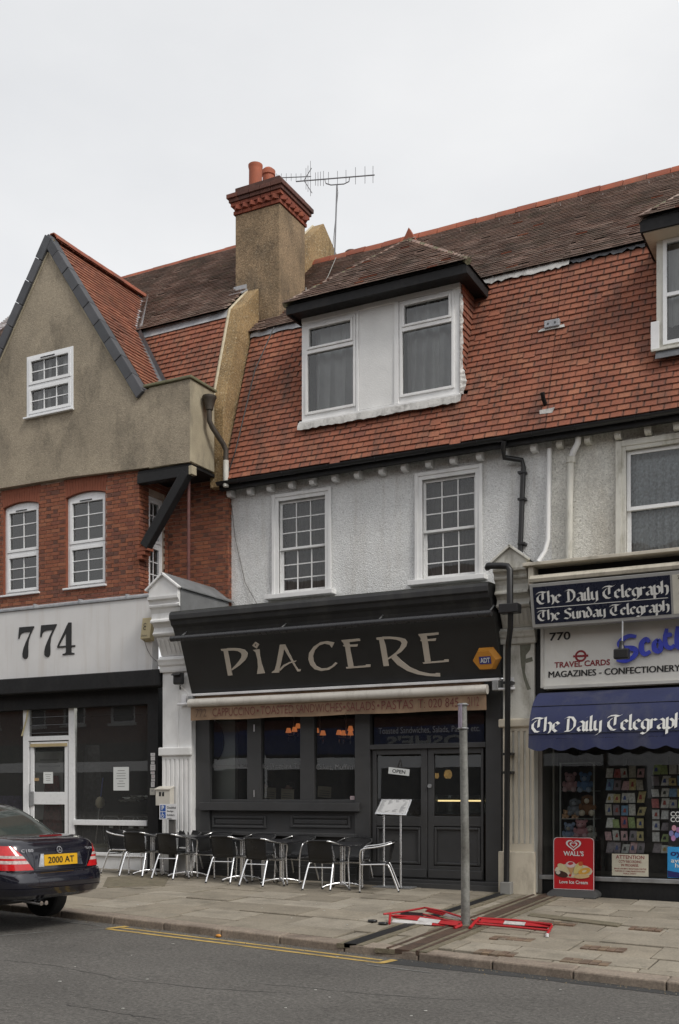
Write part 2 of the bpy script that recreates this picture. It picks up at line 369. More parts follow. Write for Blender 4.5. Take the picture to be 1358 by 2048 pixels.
def pen(b, pts, wid, n, off=0.0, closed=False):
    """round-ended ribbon of width wid along 3-D points lying in a plane of normal n"""
    n = Vector(n).normalized(); pts = [Vector(p) + n * off for p in pts]; m_ = len(pts); A, B = [], []
    for i, p in enumerate(pts):
        q0 = pts[(i - 1) % m_] if (i or closed) else p; q1 = pts[(i + 1) % m_] if (i < m_ - 1 or closed) else p
        t = (q1 - q0).normalized(); sd_ = n.cross(t); ww = wid[i] if isinstance(wid, (list, tuple)) else wid
        A.append(p + sd_ * ww / 2); B.append(p - sd_ * ww / 2)
    return A, B
def clist(c, r, a0, a1, n, U, V, ry=None):
    U, V = Vector(U), Vector(V); ry = r if ry is None else ry
    return [Vector(c) + U * (r * math.cos(R(a0 + (a1 - a0) * k / n))) + V * (ry * math.sin(R(a0 + (a1 - a0) * k / n))) for k in range(n + 1)]
UX, UZ = Vector((1, 0, 0)), Vector((0, 0, 1))
# ================================================================ repeated pieces: tiles, bricks, windows
def proj(p):
    d = Vector(p) - CAM; t = -_s * d.x + _c * d.y
    return (679 + FPX * (_c * d.x + _s * d.y) / t, HORIZON - FPX * d.z / t, t)
def in_frame(p):
    a, b, t = proj(p); return -15 < a < 1373 and 0 < b < 2063
class Pieces:
    """alike pieces of one thing: the `limit` that show largest become objects of their own, the rest one joined part of kind stuff"""
    def __init__(s): s.items = []
    def add(s, name, mtx, mesh, parent, material, score, own=True): s.items.append((score if own else -1, name, mtx, mesh, parent, material))
    def finish(s, limit=300):
        s.items.sort(key=lambda q: -q[0]); rest = {}
        for k, (sc, name, mtx, mesh, parent, material) in enumerate(s.items):
            if k < limit and sc > 0:
                o = put(name, mesh, parent); o.matrix_basis = mtx
            else: rest.setdefault((parent.name, material.name, name), []).append((mtx, mesh, parent, material))
        for (pn, mn, name), lst in rest.items():
            b = MB()
            for mtx, mesh, parent, material in lst:
                n0 = len(b.t); rt = random.random(); b.add([mtx @ v.co for v in mesh.vertices], [tuple(p.vertices) for p in mesh.polygons], rt)
                if 'tone' in mesh.attributes:
                    for q, a in enumerate(mesh.attributes['tone'].data): b.t[n0 + q] += a.value
            o = obj(name + '_field', b, lst[0][3], lst[0][2], kind='stuff')
TILE_MESHES = {}
def tile_mesh(tw, ln, material):
    key = (round(tw, 3), round(ln, 3), material.name)
    if key not in TILE_MESHES:
        b = MB(); w2 = tw / 2 - .0045; th = .016
        e = min(.017, w2 * .3)
        b.add([(-w2, 0, 0), (w2, 0, 0), (w2, ln, 0), (-w2, ln, 0), (-w2, .002, th), (w2, .002, th), (w2, ln, th), (-w2, ln, th), (-w2 + e, .002, th), (w2 - e, .002, th), (w2 - e, ln, th), (-w2 + e, ln, th)],
              [(0, 3, 2, 1), (8, 9, 10, 11), (0, 1, 5, 9, 8, 4), (2, 3, 7, 11, 10, 6), (1, 2, 6, 5), (3, 0, 4, 7), (4, 8, 11, 7), (9, 5, 6, 10)])
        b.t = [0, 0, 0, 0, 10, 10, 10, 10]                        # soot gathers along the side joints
        TILE_MESHES[key] = b.mesh('roof_tile', material)
    return TILE_MESHES[key]
def tile_slope(pieces, parent, O, U, V, width, length, material, tw=.2, g=.115, skip=None, jitter=.004, own=True, phase=0.0, name='roof_tile', alt=None, lift=.034):
    O, U, V = Vector(O), Vector(U).normalized(), Vector(V).normalized(); N = U.cross(V).normalized()
    rows = int(length / g); tilt = math.atan2(lift, g + .06)
    for i in range(rows):
        u0 = (-.5 if i % 2 else 0) * tw + phase
        k0 = int(math.floor(-u0 / tw)) - 1
        sag = random.uniform(-.003, .003)
        for k in range(k0, int(width / tw) + 2):
            a, bb = max(0, u0 + k * tw), min(width, u0 + (k + 1) * tw)
            if bb - a < .04: continue
            c = O + U * ((a + bb) / 2) + V * (i * g)
            if skip and skip(c + V * g * .5): continue
            m_ = alt[0] if alt and random.random() < alt[1] else material
            full = abs(bb - a - tw) < .001
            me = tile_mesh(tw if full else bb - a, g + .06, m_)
            dr = random.uniform(-jitter, jitter)
            slip = -.035 * (random.random() < .02) + sag + random.uniform(-jitter, jitter)
            mt = Matrix((U, V, N)).transposed().to_4x4()
            mt = Matrix.Translation(c + V * slip + N * (lift + .006 + random.uniform(0, jitter))) @ mt @ Matrix.Rotation(-tilt + random.uniform(-.02, .02), 4, 'X') @ Matrix.Rotation(dr * 4, 4, 'Z')
            vd = (c - CAM); sc = abs(vd.normalized().dot(N)) / vd.length_squared
            pieces.add(name, mt, me, parent, m_, sc, own and full and in_frame(c))
def ridge_run(pieces, parent, A, B, material, n, r=.12, name='ridge_tile'):
    A, B = Vector(A), Vector(B); d = (B - A) / n; t = d.normalized(); side = t.cross(UZ).normalized(); up = side.cross(t)
    for k in range(n):
        b = MB(); ln = d.length - .012; prof = [(-r, -r * .55), (-r * .8, -.02), (-r * .35, r * .42), (r * .35, r * .42), (r * .8, -.02), (r, -r * .55)]
        p0 = [(0, u, v) for u, v in prof]; p1 = [(ln, u, v) for u, v in prof]
        q0 = [(0, u * .86, v - .02) for u, v in prof]; q1 = [(ln, u * .86, v - .02) for u, v in prof]
        b.grid([p0, p1]); b.grid([q1, q0]); b.strip(p0, q0); b.strip(q1, p1)
        key = ('ridge', round(ln, 3), r, material.name)
        if key not in TILE_MESHES: TILE_MESHES[key] = b.mesh(name, material, 40)
        mt = Matrix((t, side, up)).transposed().to_4x4(); c = A + d * k + up * random.uniform(-.008, .008)
        o = put(name, TILE_MESHES[key], parent); o.matrix_basis = Matrix.Translation(c) @ mt @ Matrix.Rotation(random.uniform(-.012, .012), 4, 'Y')
BRICK_MESHES = {}
def brick_mesh(L_, H, material, D=.04):
    key = (round(L_, 3), round(H, 3), material.name)
    if key not in BRICK_MESHES: BRICK_MESHES[key] = MB().box(0, L_, 0, D, 0, H).mesh('brick', material)
    return BRICK_MESHES[key]
def brickwork(pieces, parent, O, U, N, width, z0, z1, holes=(), dark=.3, course=.0765, own=True, phase=0):
    """Flemish bond of separate bricks with recessed joints; holes in (u0,u1,z0,z1)"""
    O, U, N = Vector(O), Vector(U), Vector(N); H = course - .0125; i = 0; z = z0
    while z + H <= z1 + .001:
        seq = .225 + .1125; u = -(i % 2) * (seq / 2 + .0) - .3 + phase; k = 0
        while u < width:
            L_ = .215 if k % 2 == 0 else .1025
            segs = [(max(u, 0), min(u + L_, width))]
            for h in holes:
                if z + H / 2 > h[2] and z + H / 2 < h[3]:
                    ns = []
                    for a, b in segs:
                        if b <= h[0] or a >= h[1]: ns.append((a, b)); continue
                        if a < h[0]: ns.append((a, h[0]))
                        if b > h[1]: ns.append((h[1], b))
                    segs = ns
            for a, b in segs:
                if b - a < .03: continue
                full = abs(b - a - L_) < .002
                m_ = BRICKD if (random.random() < (dark if k % 2 else .06)) else BRICK
                me = brick_mesh(b - a, H, m_)
                mt = Matrix((U, -N, UZ)).transposed().to_4x4()
                c = O + U * a + UZ * (z + random.uniform(-.001, .001)) + N * random.uniform(-.002, .003)
                vd = c - CAM
                pieces.add('brick', Matrix.Translation(c) @ mt, me, parent, m_, abs(vd.normalized().dot(N)) * (b - a) / vd.length_squared, own and full and in_frame(c))
            u += L_ + .0115; k += 1
        z += course; i += 1
def bars(b, x0, x1, z0, z1, wd, y0, y1):
    """a rectangular frame, members butted"""
    b.box(x0, x0 + wd, y0, y1, z0, z1); b.box(x1 - wd, x1, y0, y1, z0, z1)
    b.box(x0 + wd, x1 - wd, y0, y1, z0, z0 + wd); b.box(x0 + wd, x1 - wd, y0, y1, z1 - wd, z1); return b
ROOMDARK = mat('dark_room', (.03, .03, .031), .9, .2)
CURTAIN = mat('grey_net_curtain', (.66, .66, .67), .9, .12, 2)
CURTAIN2 = mat('checked_dark_curtain', (.13, .125, .12), .9, .25, 6)
LACE = mat('blue_grey_lace', (.55, .59, .63), .9, .35, 22, bump=.004, bs=40)
def curtain(parent, x0, x1, y, z0, z1, material, waves=6, amp=.035, gather=0.0):
    nx = waves * 8; rows = []
    ph = [random.uniform(0, 6.28) for _ in range(4)]
    for j in range(9):
        t = j / 8; row = []
        for i in range(nx + 1):
            u = i / nx; a = u * waves * 6.283
            d = amp * (.5 + .5 * t) * (math.sin(a + .6 * math.sin(2 * a / waves + ph[0]) + .5 * t) + .5 * math.sin(2.3 * a + ph[1] + t))
            row.append((x0 + (x1 - x0) * u + gather * math.sin(a * .5 + ph[2]) * t * .02, y + d, z1 + (z0 - z1) * t))
        rows.append(row)
    return obj('curtain', MB().grid(rows), material, parent, smooth=80)
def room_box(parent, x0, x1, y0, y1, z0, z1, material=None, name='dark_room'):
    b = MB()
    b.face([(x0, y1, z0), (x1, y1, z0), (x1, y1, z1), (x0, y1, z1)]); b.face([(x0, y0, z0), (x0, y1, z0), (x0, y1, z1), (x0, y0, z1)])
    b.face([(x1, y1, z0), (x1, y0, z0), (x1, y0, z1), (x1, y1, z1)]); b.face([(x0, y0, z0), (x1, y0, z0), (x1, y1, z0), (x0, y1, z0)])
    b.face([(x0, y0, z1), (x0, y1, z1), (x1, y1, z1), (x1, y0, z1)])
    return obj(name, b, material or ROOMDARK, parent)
def glazed_sash(win, x0, x1, z0, z1, y, cols, rows, frame, bar, mt, gmat, fy=(-.02, .03), name='sash', bevel=.003):
    s_ = obj(name, bars(MB(), x0, x1, z0, z1, frame, y + fy[0], y + fy[1]), mt, win, bevel=bevel)
    a, b, c, d = x0 + frame, x1 - frame, z0 + frame, z1 - frame
    pw, ph = (b - a) / cols, (d - c) / rows
    for i in range(cols):
        for k in range(rows):
            t = random.uniform(-.0025, .0025); g = [(a + i * pw, y + .004, c + k * ph), (a + (i + 1) * pw, y + .004 + t, c + k * ph), (a + (i + 1) * pw, y + .004 + t, c + (k + 1) * ph), (a + i * pw, y + .004, c + (k + 1) * ph)]
            obj('pane', MB().face(g), gmat, win)
    for i in range(1, cols): obj('glazing_bar', MB().box(a + i * pw - bar / 2, a + i * pw + bar / 2, y - .014, y + .014, c, d), mt, win)
    for k in range(1, rows): obj('glazing_bar', MB().box(a, b, y - .0115, y + .0115, c + k * ph - bar / 2, c + k * ph + bar / 2), mt, win)
    return s_
def upvc_window(parent, loc, rotz, w_, h, cols, rt, rb, split, arch=0.0, sill=.10, vent=True, cur=None):
    """white plastic casement, two lights one above the other, in its own local frame (x along the wall, -y out)"""
    b = MB(); fw = .055
    b.box(0, fw, -.03, .06, 0, h); b.box(w_ - fw, w_, -.03, .06, 0, h); b.box(fw, w_ - fw, -.03, .06, 0, fw); b.box(fw, w_ - fw, -.03, .06, h - fw, h)
    b.box(fw, w_ - fw, -.03, .06, split - fw / 2, split + fw / 2)
    if arch:
        n = 8; top = [(w_ * k / n, -.03, h + arch * math.sin(math.pi * k / n)) for k in range(n + 1)]
        b.prism([(0, -.03, h), *top[1:-1], (w_, -.03, h)], (0, .09, 0))
    o = obj('window', b, UPVC, parent, bevel=.004)
    o.matrix_parent_inverse = Matrix.Identity(4) if parent.name not in BASES else o.matrix_parent_inverse
    o.location = loc; o.rotation_euler = (0, 0, rotz)
    glazed_sash(o, fw + .004, w_ - fw - .004, split + fw / 2 + .004, h - fw - .004, 0, cols, rt, .058, .018, UPVC, GLASS, (-.045, .02))
    glazed_sash(o, fw + .004, w_ - fw - .004, fw + .004, split - fw / 2 - .004, 0, cols, rb, .058, .018, UPVC, GLASS, (-.045, .02))
    if vent:
        obj('trickle_vent', MB().box(w_ * .32, w_ * .62, -.056, -.046, h - .095, h - .075), BLACKPLASTIC, o)
    if sill: obj('sill', MB().box(-.04, w_ + .03, -sill, -.031, -.035, .0), UPVC, o, bevel=.006)
    room_box(o, .0, w_, .061, .6, 0, h)
    if cur: curtain(o, .06, w_ - .06, .14, .05, h - .06, cur, 5, .02)
    return o
# ================================================================ the rendered gable house with the white 774 shop
b774 = thing('gabled_shop_house', 'grey rendered gable and red brick bay above the white shopfront numbered 774', 'building', (-14.6, .1, zf(-14.6)))
t774, k774 = Pieces(), Pieces()
YB, YREC, YG, YW = .15, 1.07, .05, 1.2
XBAY, XPARTY = -12.9, -11.49
WA = (-16.39, -15.42, 5.60, 7.40); WB = (-14.72, -13.71, 5.60, 7.40)
bw = obj('brick_wall', holes_wall(-18.2, XBAY - .012, 5.1, 7.80, YB + .012, YB + .3, [(h[0], h[1], h[2], h[3] + .085) for h in (WA, WB)]), MORTAR, b774)
fl_holes = [(h[0] + 18.2, h[1] + 18.2, h[2], h[3] + .36) for h in (WA, WB)]
brickwork(k774, bw, (-18.2, YB, 0), UX, (0, -1, 0), 18.2 + XBAY - .0, 5.22, 7.78, fl_holes, dark=.28)
SWIN = (.30 + .0, .82, 5.45, 7.32)           # window in the side of the bay: from y=.45
side = obj('bay_side_wall', MB().box(XBAY - .3, XBAY - .012, YB + .02, YB + .30, 5.1, 7.8).box(XBAY - .3, XBAY - .012, YB + .82, YREC + .2, 5.1, 7.8).box(XBAY - .3, XBAY - .012, YB + .30, YB + .82, 7.32, 7.8).box(XBAY - .3, XBAY - .012, YB + .30, YB + .82, 5.1, 5.45), MORTAR, b774)
brickwork(k774, side, (XBAY, YB, 0), (0, 1, 0), (1, 0, 0), YREC - YB, 5.22, 7.78, [(.30, .82, 5.45, 7.40)], dark=.28, phase=.1)
rec = obj('recessed_brick_wall', MB().box(XBAY, XPARTY - .012, YREC + .012, YREC + .4, 4.6, 7.8), MORTAR, b774)
brickwork(k774, rec, (XBAY + .012, YREC, 0), UX, (0, -1, 0), XPARTY - XBAY - .012, 4.62, 7.7, dark=.5, phase=.06)
brickwork(k774, rec, (XPARTY, YREC, 0), (0, 1, 0), (1, 0, 0), YW - YREC + .01, 4.62, 7.7, dark=.4)
k774.finish(300)
for h in (WA, WB):                            # rubbed brick arches, brick by brick
    cx, hw = (h[0] + h[1]) / 2, (h[1] - h[0]) / 2; n = 15
    for k in range(n):
        t0, t1 = -1 + 2 * k / n, -1 + 2 * (k + 1) / n
        lo = lambda t: h[3] + .075 * (1 - t * t) ; hi = lambda t: h[3] + .355
        q = [(cx + t0 * hw + .003, YB - .002, lo(t0)), (cx + t1 * hw - .003, YB - .002, lo(t1)), (cx + t1 * (hw + .05) - .003, YB - .002, hi(t1)), (cx + t0 * (hw + .05) + .003, YB - .002, hi(t0))]
        obj('arch_brick', MB().prism(q, (0, .08, 0)), RUBBED, b774)
    upvc_window(b774, (h[0] + .0, YB + .10, h[2]), 0, h[1] - h[0], h[3] - h[2], 2, 3, 3, (h[3] - h[2]) * .47, arch=.07, sill=.15)
    for xx in (h[0] - .004, h[1] - .008): obj('brick_reveal', MB().box(xx, xx + .012, YB + .004, YB + .068, h[2], h[3]), RUBBED, b774)
upvc_window(b774, (XBAY - .10, YB + .30, 5.45), R(90), .52, 1.87, 2, 3, 3, .95, arch=.05, vent=False, sill=.13)
# gable wall with its window
gw = (-15.64, -14.43, 9.10, 10.33)
APX, APZ, EVX, EVZ = -15.07, 12.62, -12.72, 9.16
outer = [(-18.2, 7.80), (-14.5, 7.77), (XBAY + .02, 7.70), (-11.66, 7.66), (-11.66, 9.20), (EVX, EVZ), (APX, APZ), (2 * APX - EVX, EVZ), (-18.2, 9.2)]
obj('gable_wall', fill_with_holes(outer, [[(gw[0], gw[2]), (gw[1], gw[2]), (gw[1], gw[3]), (gw[0], gw[3])]], YG, YG + .3), RENDER, b774)
upvc_window(b774, (gw[0], YG + .02, gw[2]), 0, gw[1] - gw[0], gw[3] - gw[2], 3, 2, 2, (gw[3] - gw[2]) * .5, cur=CURTAIN)
blk = boxo('parapet_block', b774, RENDER2, -12.60, -11.64, YG + .004, .84, 7.67, 9.195, bevel=.01)
obj('coping_slab', MB().box(-12.70, -11.60, YG - .045, .88, 9.20, 9.255), MOSS, b774, bevel=.015)
# verge stones up both slopes
for sgn in (1, -1):
    A = Vector((APX, 0, APZ + .02)); B = Vector((APX + sgn * (APX - EVX) * -1, 0, EVZ - .06)); d = B - A; n = 9; t = d.normalized(); nn = Vector((-t.z * -1 if False else t.z * -1, 0, t.x)) if sgn > 0 else Vector((t.z, 0, -t.x))
    if nn.z < 0: nn = -nn
    for k in range(n):
        a, e = A + d * (k / n) + t * .005, A + d * ((k + 1) / n) - t * .005
        j = random.uniform(-.006, .006)
        b = MB().prism([a - nn * .15 + Vector((0, YG - .06 + j, 0)), e - nn * .15 + Vector((0, YG - .06 + j, 0)), e + nn * .045 + Vector((0, YG - .06 + j, 0)), a + nn * .045 + Vector((0, YG - .06 + j, 0))], (0, .22, 0))
        obj('verge_stone', b, VERGE, b774, bevel=.012)
    m1 = MB().prism([A - nn * .19 + Vector((0, YG - .012, 0)), B - nn * .19 + Vector((0, YG - .012, 0)), B - nn * .13 + Vector((0, YG - .012, 0)), A - nn * .13 + Vector((0, YG - .012, 0))], (0, .03, 0))
    obj('mortar_fillet', m1, RENDER2, b774)
# gable roof, mansard and main roof
groof = obj('gable_roof', MB().prism([(APX, YG + .16, APZ - .02), (EVX, YG + .16, EVZ - .02), (EVX, YG + .16, EVZ - .3), (2 * APX - EVX, YG + .16, EVZ - .3), (2 * APX - EVX, YG + .16, EVZ - .02)], (0, 3.4, 0)), DARKIN, b774)
sl_ = Vector((APX - EVX, 0, APZ - EVZ))
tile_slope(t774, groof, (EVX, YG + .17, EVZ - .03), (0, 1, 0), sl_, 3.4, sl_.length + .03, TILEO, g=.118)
ridge_run(t774, groof, (APX, YG + .1, APZ + .07), (APX, 3.3, APZ + .07), RIDGE, 9, .14)
YK, ZK7 = 1.6, 11.10
mroof = obj('mansard_roof', MB().prism([(-19, .95, 8.9), (-19, YK, ZK7), (-19, YK + .3, ZK7), (-19, 1.4, 8.9)], (7.22, 0, 0)), DARKIN, b774)
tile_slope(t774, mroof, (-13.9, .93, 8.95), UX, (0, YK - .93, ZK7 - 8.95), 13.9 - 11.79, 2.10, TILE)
uroof = obj('main_roof', MB().prism([(-20, YK, ZK7 + .02), (-20, 4.6, 14.0), (-20, 7.6, 11.0)], (8.22, 0, 0)), DARKIN, b774)
gx = lambda c: c.x > APX and c.x < EVX and c.z < APZ - (c.x - APX) * (APZ - EVZ) / (EVX - APX) - .02
tile_slope(t774, uroof, (-20, YK - .12, ZK7 - .05), UX, (0, 3.0, 2.95), 8.22, 4.28, TILED, lift=.042, tw=.21, g=.10, jitter=.002, skip=lambda c: gx(c) or (c.x > -12.1 and 2.2 < c.y < 3.2))
ridge_run(t774, uroof, (-20, 4.6, 14.08), (-11.8, 4.6, 14.08), RIDGE, 20, .16)
t774.finish(300)
obj('lead_apron', MB().prism([(-13.9, YK - .13, ZK7 - .20), (-11.8, YK - .13, ZK7 - .18), (-11.8, YK - .02, ZK7 + .02), (-13.9, YK - .02, ZK7 + .02)], (0, .02, .0)), LEAD, b774)
# lead valleys where the gable roof meets the others
gz = lambda x: APZ - (x - APX) * (APZ - EVZ) / (EVX - APX)
xa = APX + (APZ - ZK7) * (EVX - APX) / (APZ - EVZ)
def valley(p0, p1, wd, material):
    p0, p1 = Vector(p0), Vector(p1); q = MB()
    for o_ in (Vector((wd, -.03, .02)), Vector((-wd, -.06, .09))):
        q.prism([p0, p1, p1 + o_, p0 + o_], (0, -.012, .012))
    obj('lead_valley', q, material, b774)
valley((APX + .02, 3.12, APZ + .04), (xa, YK - .02, ZK7 + .07), .13, LEAD)
valley((xa, YK - .08, ZK7 + .04), (EVX - .1, .98, EVZ + .25), .10, LEADD)
# overhang carpentry: beam, brace, post, hopper and pipe
boxo('soffit', b774, BLACKP, XBAY + .01, -11.68, YG + .05, YREC - .01, 7.60, 7.66, bevel=0)
boxo('beam', b774, BLACKP, XBAY + .01, -11.70, YG + .02, YG + .18, 7.42, 7.598, bevel=.01)
boxo('beam_end', b774, RENDER2, -11.699, -11.62, YG + .02, YG + .17, 7.44, 7.60, bevel=.006)
pa, pb = Vector((-11.78, YG + .10, 7.50)), Vector((XBAY + .16, YG + .10, 6.22)); dd = (pb - pa).normalized(); nv = Vector((dd.z, 0, -dd.x)) * .095
obj('brace', MB().prism([pa + nv + Vector((0, -.09, 0)), pb + nv + Vector((0, -.09, 0)), pb - nv + Vector((0, -.09, 0)), pa - nv + Vector((0, -.09, 0))], (0, .17, 0)), BLACKP, b774, bevel=.012)
for k in range(3): boxo('corbel_brick', b774, RUBBED, XBAY + .002, XBAY + .25 - k * .07, YG + .03, YG + .22, 6.14 - k * .075, 6.205 - k * .075, bevel=.004)
RUST = mat('rusty_maroon_pipe', (.11, .035, .028), .6, .25, 8, dirt=(.06, .05, .055), damt=.6)
obj('drain_post', MB().tube([(-11.86, .30, 7.6), (-11.86, .30, 5.28)], .035, 10), RUST, b774, smooth=40)
PIPEB = mat('brown_black_pipe', (.055, .045, .035), .6, .3, 8)
obj('rain_hopper', MB().lathe([(.07, 0), (.08, .05), (.12, .2), (.135, .22), (.135, .26), (.12, .26)], (-11.50, .46, 8.72), 12), PIPEB, b774, smooth=40)
obj('rain_pipe', MB().tube([(-11.50, .46, 8.75), (-11.50, .46, 8.52), (-11.48, .52, 8.42), (-11.40, .78, 8.16), (-11.38, .84, 8.06), (-11.38, .84, 7.85)], .05, 10), PIPEB, b774, smooth=40)
obj('rain_pipe', MB().tube([(-11.38, .84, 7.86), (-11.38, .84, 7.36)], .056, 10), OLDWHITE, b774, smooth=40)
# ---------------------------------------------------------------- 774 shop
def pbox(name, parent, material, px0, px1, py0, py1, Y0, depth, bevel=.004, **k):
    """a box whose front face at depth Y0 covers the sight lines px0..px1, py0..py1 (rows read at the middle)"""
    m_ = (px0 + px1) / 2
    return boxo(name, parent, material, X(px0, Y0), X(px1, Y0), Y0, Y0 + depth, Z(m_, py1, Y0), Z(m_, py0, Y0), bevel, **k)
FW = mat('white_fascia_board', (.66, .655, .65), .5, .05, 1.5, dirt=(.52, .48, .44), damt=.5, dscale=3, dstretch=(2, 1, .12))
XF = -12.40
boxo('shop_fascia', b774, FW, -18.2, XF, -.10, .10, 3.84, 5.20, bevel=.006)
obj('lead_roll', MB().prism([(-18.2, -.13, 5.2), (-18.2, -.13, 5.25), (-18.2, YB + .01, 5.34), (-18.2, YB + .01, 5.2)], (18.2 + XF + .02, 0, 0)), LEAD, b774, bevel=.01)
for k in range(5): obj('lead_seam', MB().box(-17.6 + k * 1.15, -17.57 + k * 1.15, -.136, .0, 5.22, 5.30), LEAD, b774)
def traced(name, pts, Y, off, parent, material, depth=.012, sc=1.0, ox=0, oy=0):
    q = [P(ox + a / sc, oy + b / sc, Y) + Vector((0, -off, 0)) for a, b in pts]
    return obj(name, MB().prism(q, (0, depth, 0)), material, parent)
d7 = [(175, 225), (440, 203), (440, 225), (375, 360), (345, 450), (332, 560), (335, 690), (330, 760), (305, 790), (265, 793), (238, 765), (232, 700), (250, 610), (290, 500), (340, 390), (375, 305), (270, 315), (215, 335), (190, 370), (175, 430), (155, 432)]
d7b = [(572, 188), (850, 165), (850, 185), (780, 330), (745, 420), (732, 530), (735, 660), (728, 730), (700, 760), (660, 758), (632, 730), (628, 660), (645, 580), (690, 460), (745, 340), (780, 270), (670, 280), (615, 300), (590, 340), (575, 400), (552, 400)]
for pts in (d7, d7b): traced('house_number_digit', pts, -.1, .014, b774, PRINT, sc=9.053, ox=20, oy=1230)
four = MB()
for k, pts in enumerate(([(1065, 137), (1118, 135), (1115, 670), (1130, 685), (1170, 688), (1170, 712), (958, 728), (958, 705), (1005, 695), (1020, 670), (1022, 215)], [(1065, 137), (1070, 160), (1035, 290), (893, 562), (865, 595), (865, 560)], [(865, 568), (1185, 545), (1185, 573), (865, 595)])):
    four.prism([P(20 + a / 9.053, 1230 + b / 9.053, -.1) + Vector((0, -.014 - .0012 * k, 0)) for a, b in pts], (0, .012, 0))
obj('house_number_digit', four, PRINT, b774)
boxo('shutter_box', b774, BLACKP, -18.2, X(318, -.22), -.22, .12, 3.52, 3.832, bevel=.02)
boxo('shop_header', b774, BLACKP, -18.2, X(316, .05), .05, .2, 3.22, 3.53, bevel=.004)
boxo('black_pier', b774, BLACKP, X(295, .05), X(316, .05), .05, .6, -.2, 3.23, bevel=.004)
YS = .15; GY = .19
Wp = lambda py, px: Z(px, py, YS)
zt = 3.24; x46, x57, x137, x148, x295 = X(46, YS), X(57, YS), X(137, YS), X(148, YS), X(295, YS)
boxo('mullion', b774, UPVC, x46, x57, YS, YS + .09, -.1, zt); boxo('mullion', b774, UPVC, x137, x148, YS, YS + .09, -.1, zt)
zr1, zr0 = Wp(1640, 220), Wp(1651, 220)
boxo('window_rail', b774, UPVC, x148, x295, YS - .03, YS + .09, zr0, zr1, bevel=.008)
zs1, zs0 = Wp(1705, 220), Wp(1712, 220)
boxo('window_sill', b774, UPVC, x148, x295, YS - .05, YS + .09, zs0, zs1, bevel=.008)
boxo('stall_riser', b774, WHITE, x148, x295, YS - .01, YS + .2, -.3, zs0 - .001)
boxo('window_rail', b774, UPVC, -18.2, x46, YS - .03, YS + .09, zr0, zr1, bevel=.008); boxo('stall_riser', b774, WHITE, -18.2, x46, YS - .01, YS + .2, -.3, zs0)
obj('shop_pane', MB().face([(x148, GY, zr1), (x295, GY, zr1), (x295, GY, zt), (x148, GY, zt)]), REFLGLASS, b774)
obj('shop_pane', MB().face([(x148, GY, zs1), (x295, GY, zs1), (x295, GY, zr0), (x148, GY, zr0)]), REFLGLASS, b774)
obj('shop_pane', MB().face([(-18.2, GY, zr1), (x46, GY, zr1), (x46, GY, zt), (-18.2, GY, zt)]), REFLGLASS, b774)
obj('shop_pane', MB().face([(-18.2, GY, zs1), (x46, GY, zs1), (x46, GY, zr0), (-18.2, GY, zr0)]), REFLGLASS, b774)
# door with fanlight
ztr1, ztr0 = Wp(1472, 97), Wp(1481, 97)
boxo('transom', b774, UPVC, x57, x137, YS, YS + .09, ztr0, ztr1)
obj('fanlight_pane', MB().face([(x57, GY, ztr1), (x137, GY, ztr1), (x137, GY, zt), (x57, GY, zt)]), REFLGLASS, b774)
for k in range(3):
    zz = ztr1 + .06 + k * .16; obj('louvre', MB().box(x57 + .02, x137 - .02, GY - .02, GY - .01, zz, zz + .012), LEADD, b774)
dl, dr_ = x57 + .03, x137 - .03; dtop = ztr0 - .02
dr_o = obj('shop_door', MB().box(dl, dl + .09, YS + .02, YS + .07, .1, dtop).box(dr_ - .09, dr_, YS + .02, YS + .07, .1, dtop).box(dl + .09, dr_ - .09, YS + .02, YS + .07, dtop - .11, dtop)
           .box(dl + .09, dr_ - .09, YS + .02, YS + .07, Wp(1609, 97), Wp(1584, 97)).box(dl + .09, dr_ - .09, YS + .02, YS + .07, .1, .32), UPVC, b774, bevel=.006)
obj('door_pane', MB().face([(dl + .09, YS + .045, Wp(1584, 97)), (dr_ - .09, YS + .045, Wp(1584, 97)), (dr_ - .09, YS + .045, dtop - .11), (dl + .09, YS + .045, dtop - .11)]), REFLGLASS, dr_o)
obj('door_pane', MB().face([(dl + .09, YS + .045, .32), (dr_ - .09, YS + .045, .32), (dr_ - .09, YS + .045, Wp(1609, 97)), (dl + .09, YS + .045, Wp(1609, 97))]), REFLGLASS, dr_o)
obj('weather_bar', MB().box(dl + .02, dr_ - .02, YS - .01, YS + .02, dtop - .10, dtop - .04), mat('straw_wood', (.45, .36, .2), .7), dr_o)
obj('lock_plate', MB().box(dl - .02, dl + .10, YS - .0, YS + .02, Wp(1612, 62), Wp(1583, 62)), STEEL, dr_o, bevel=.004)
obj('pull_handle', MB().tube([(dl + .05, YS - .02, 1.5), (dl + .05, YS - .06, 1.5), (dl + .05, YS - .06, 1.72), (dl + .05, YS - .02, 1.72)], .01, 6), STEEL, dr_o)
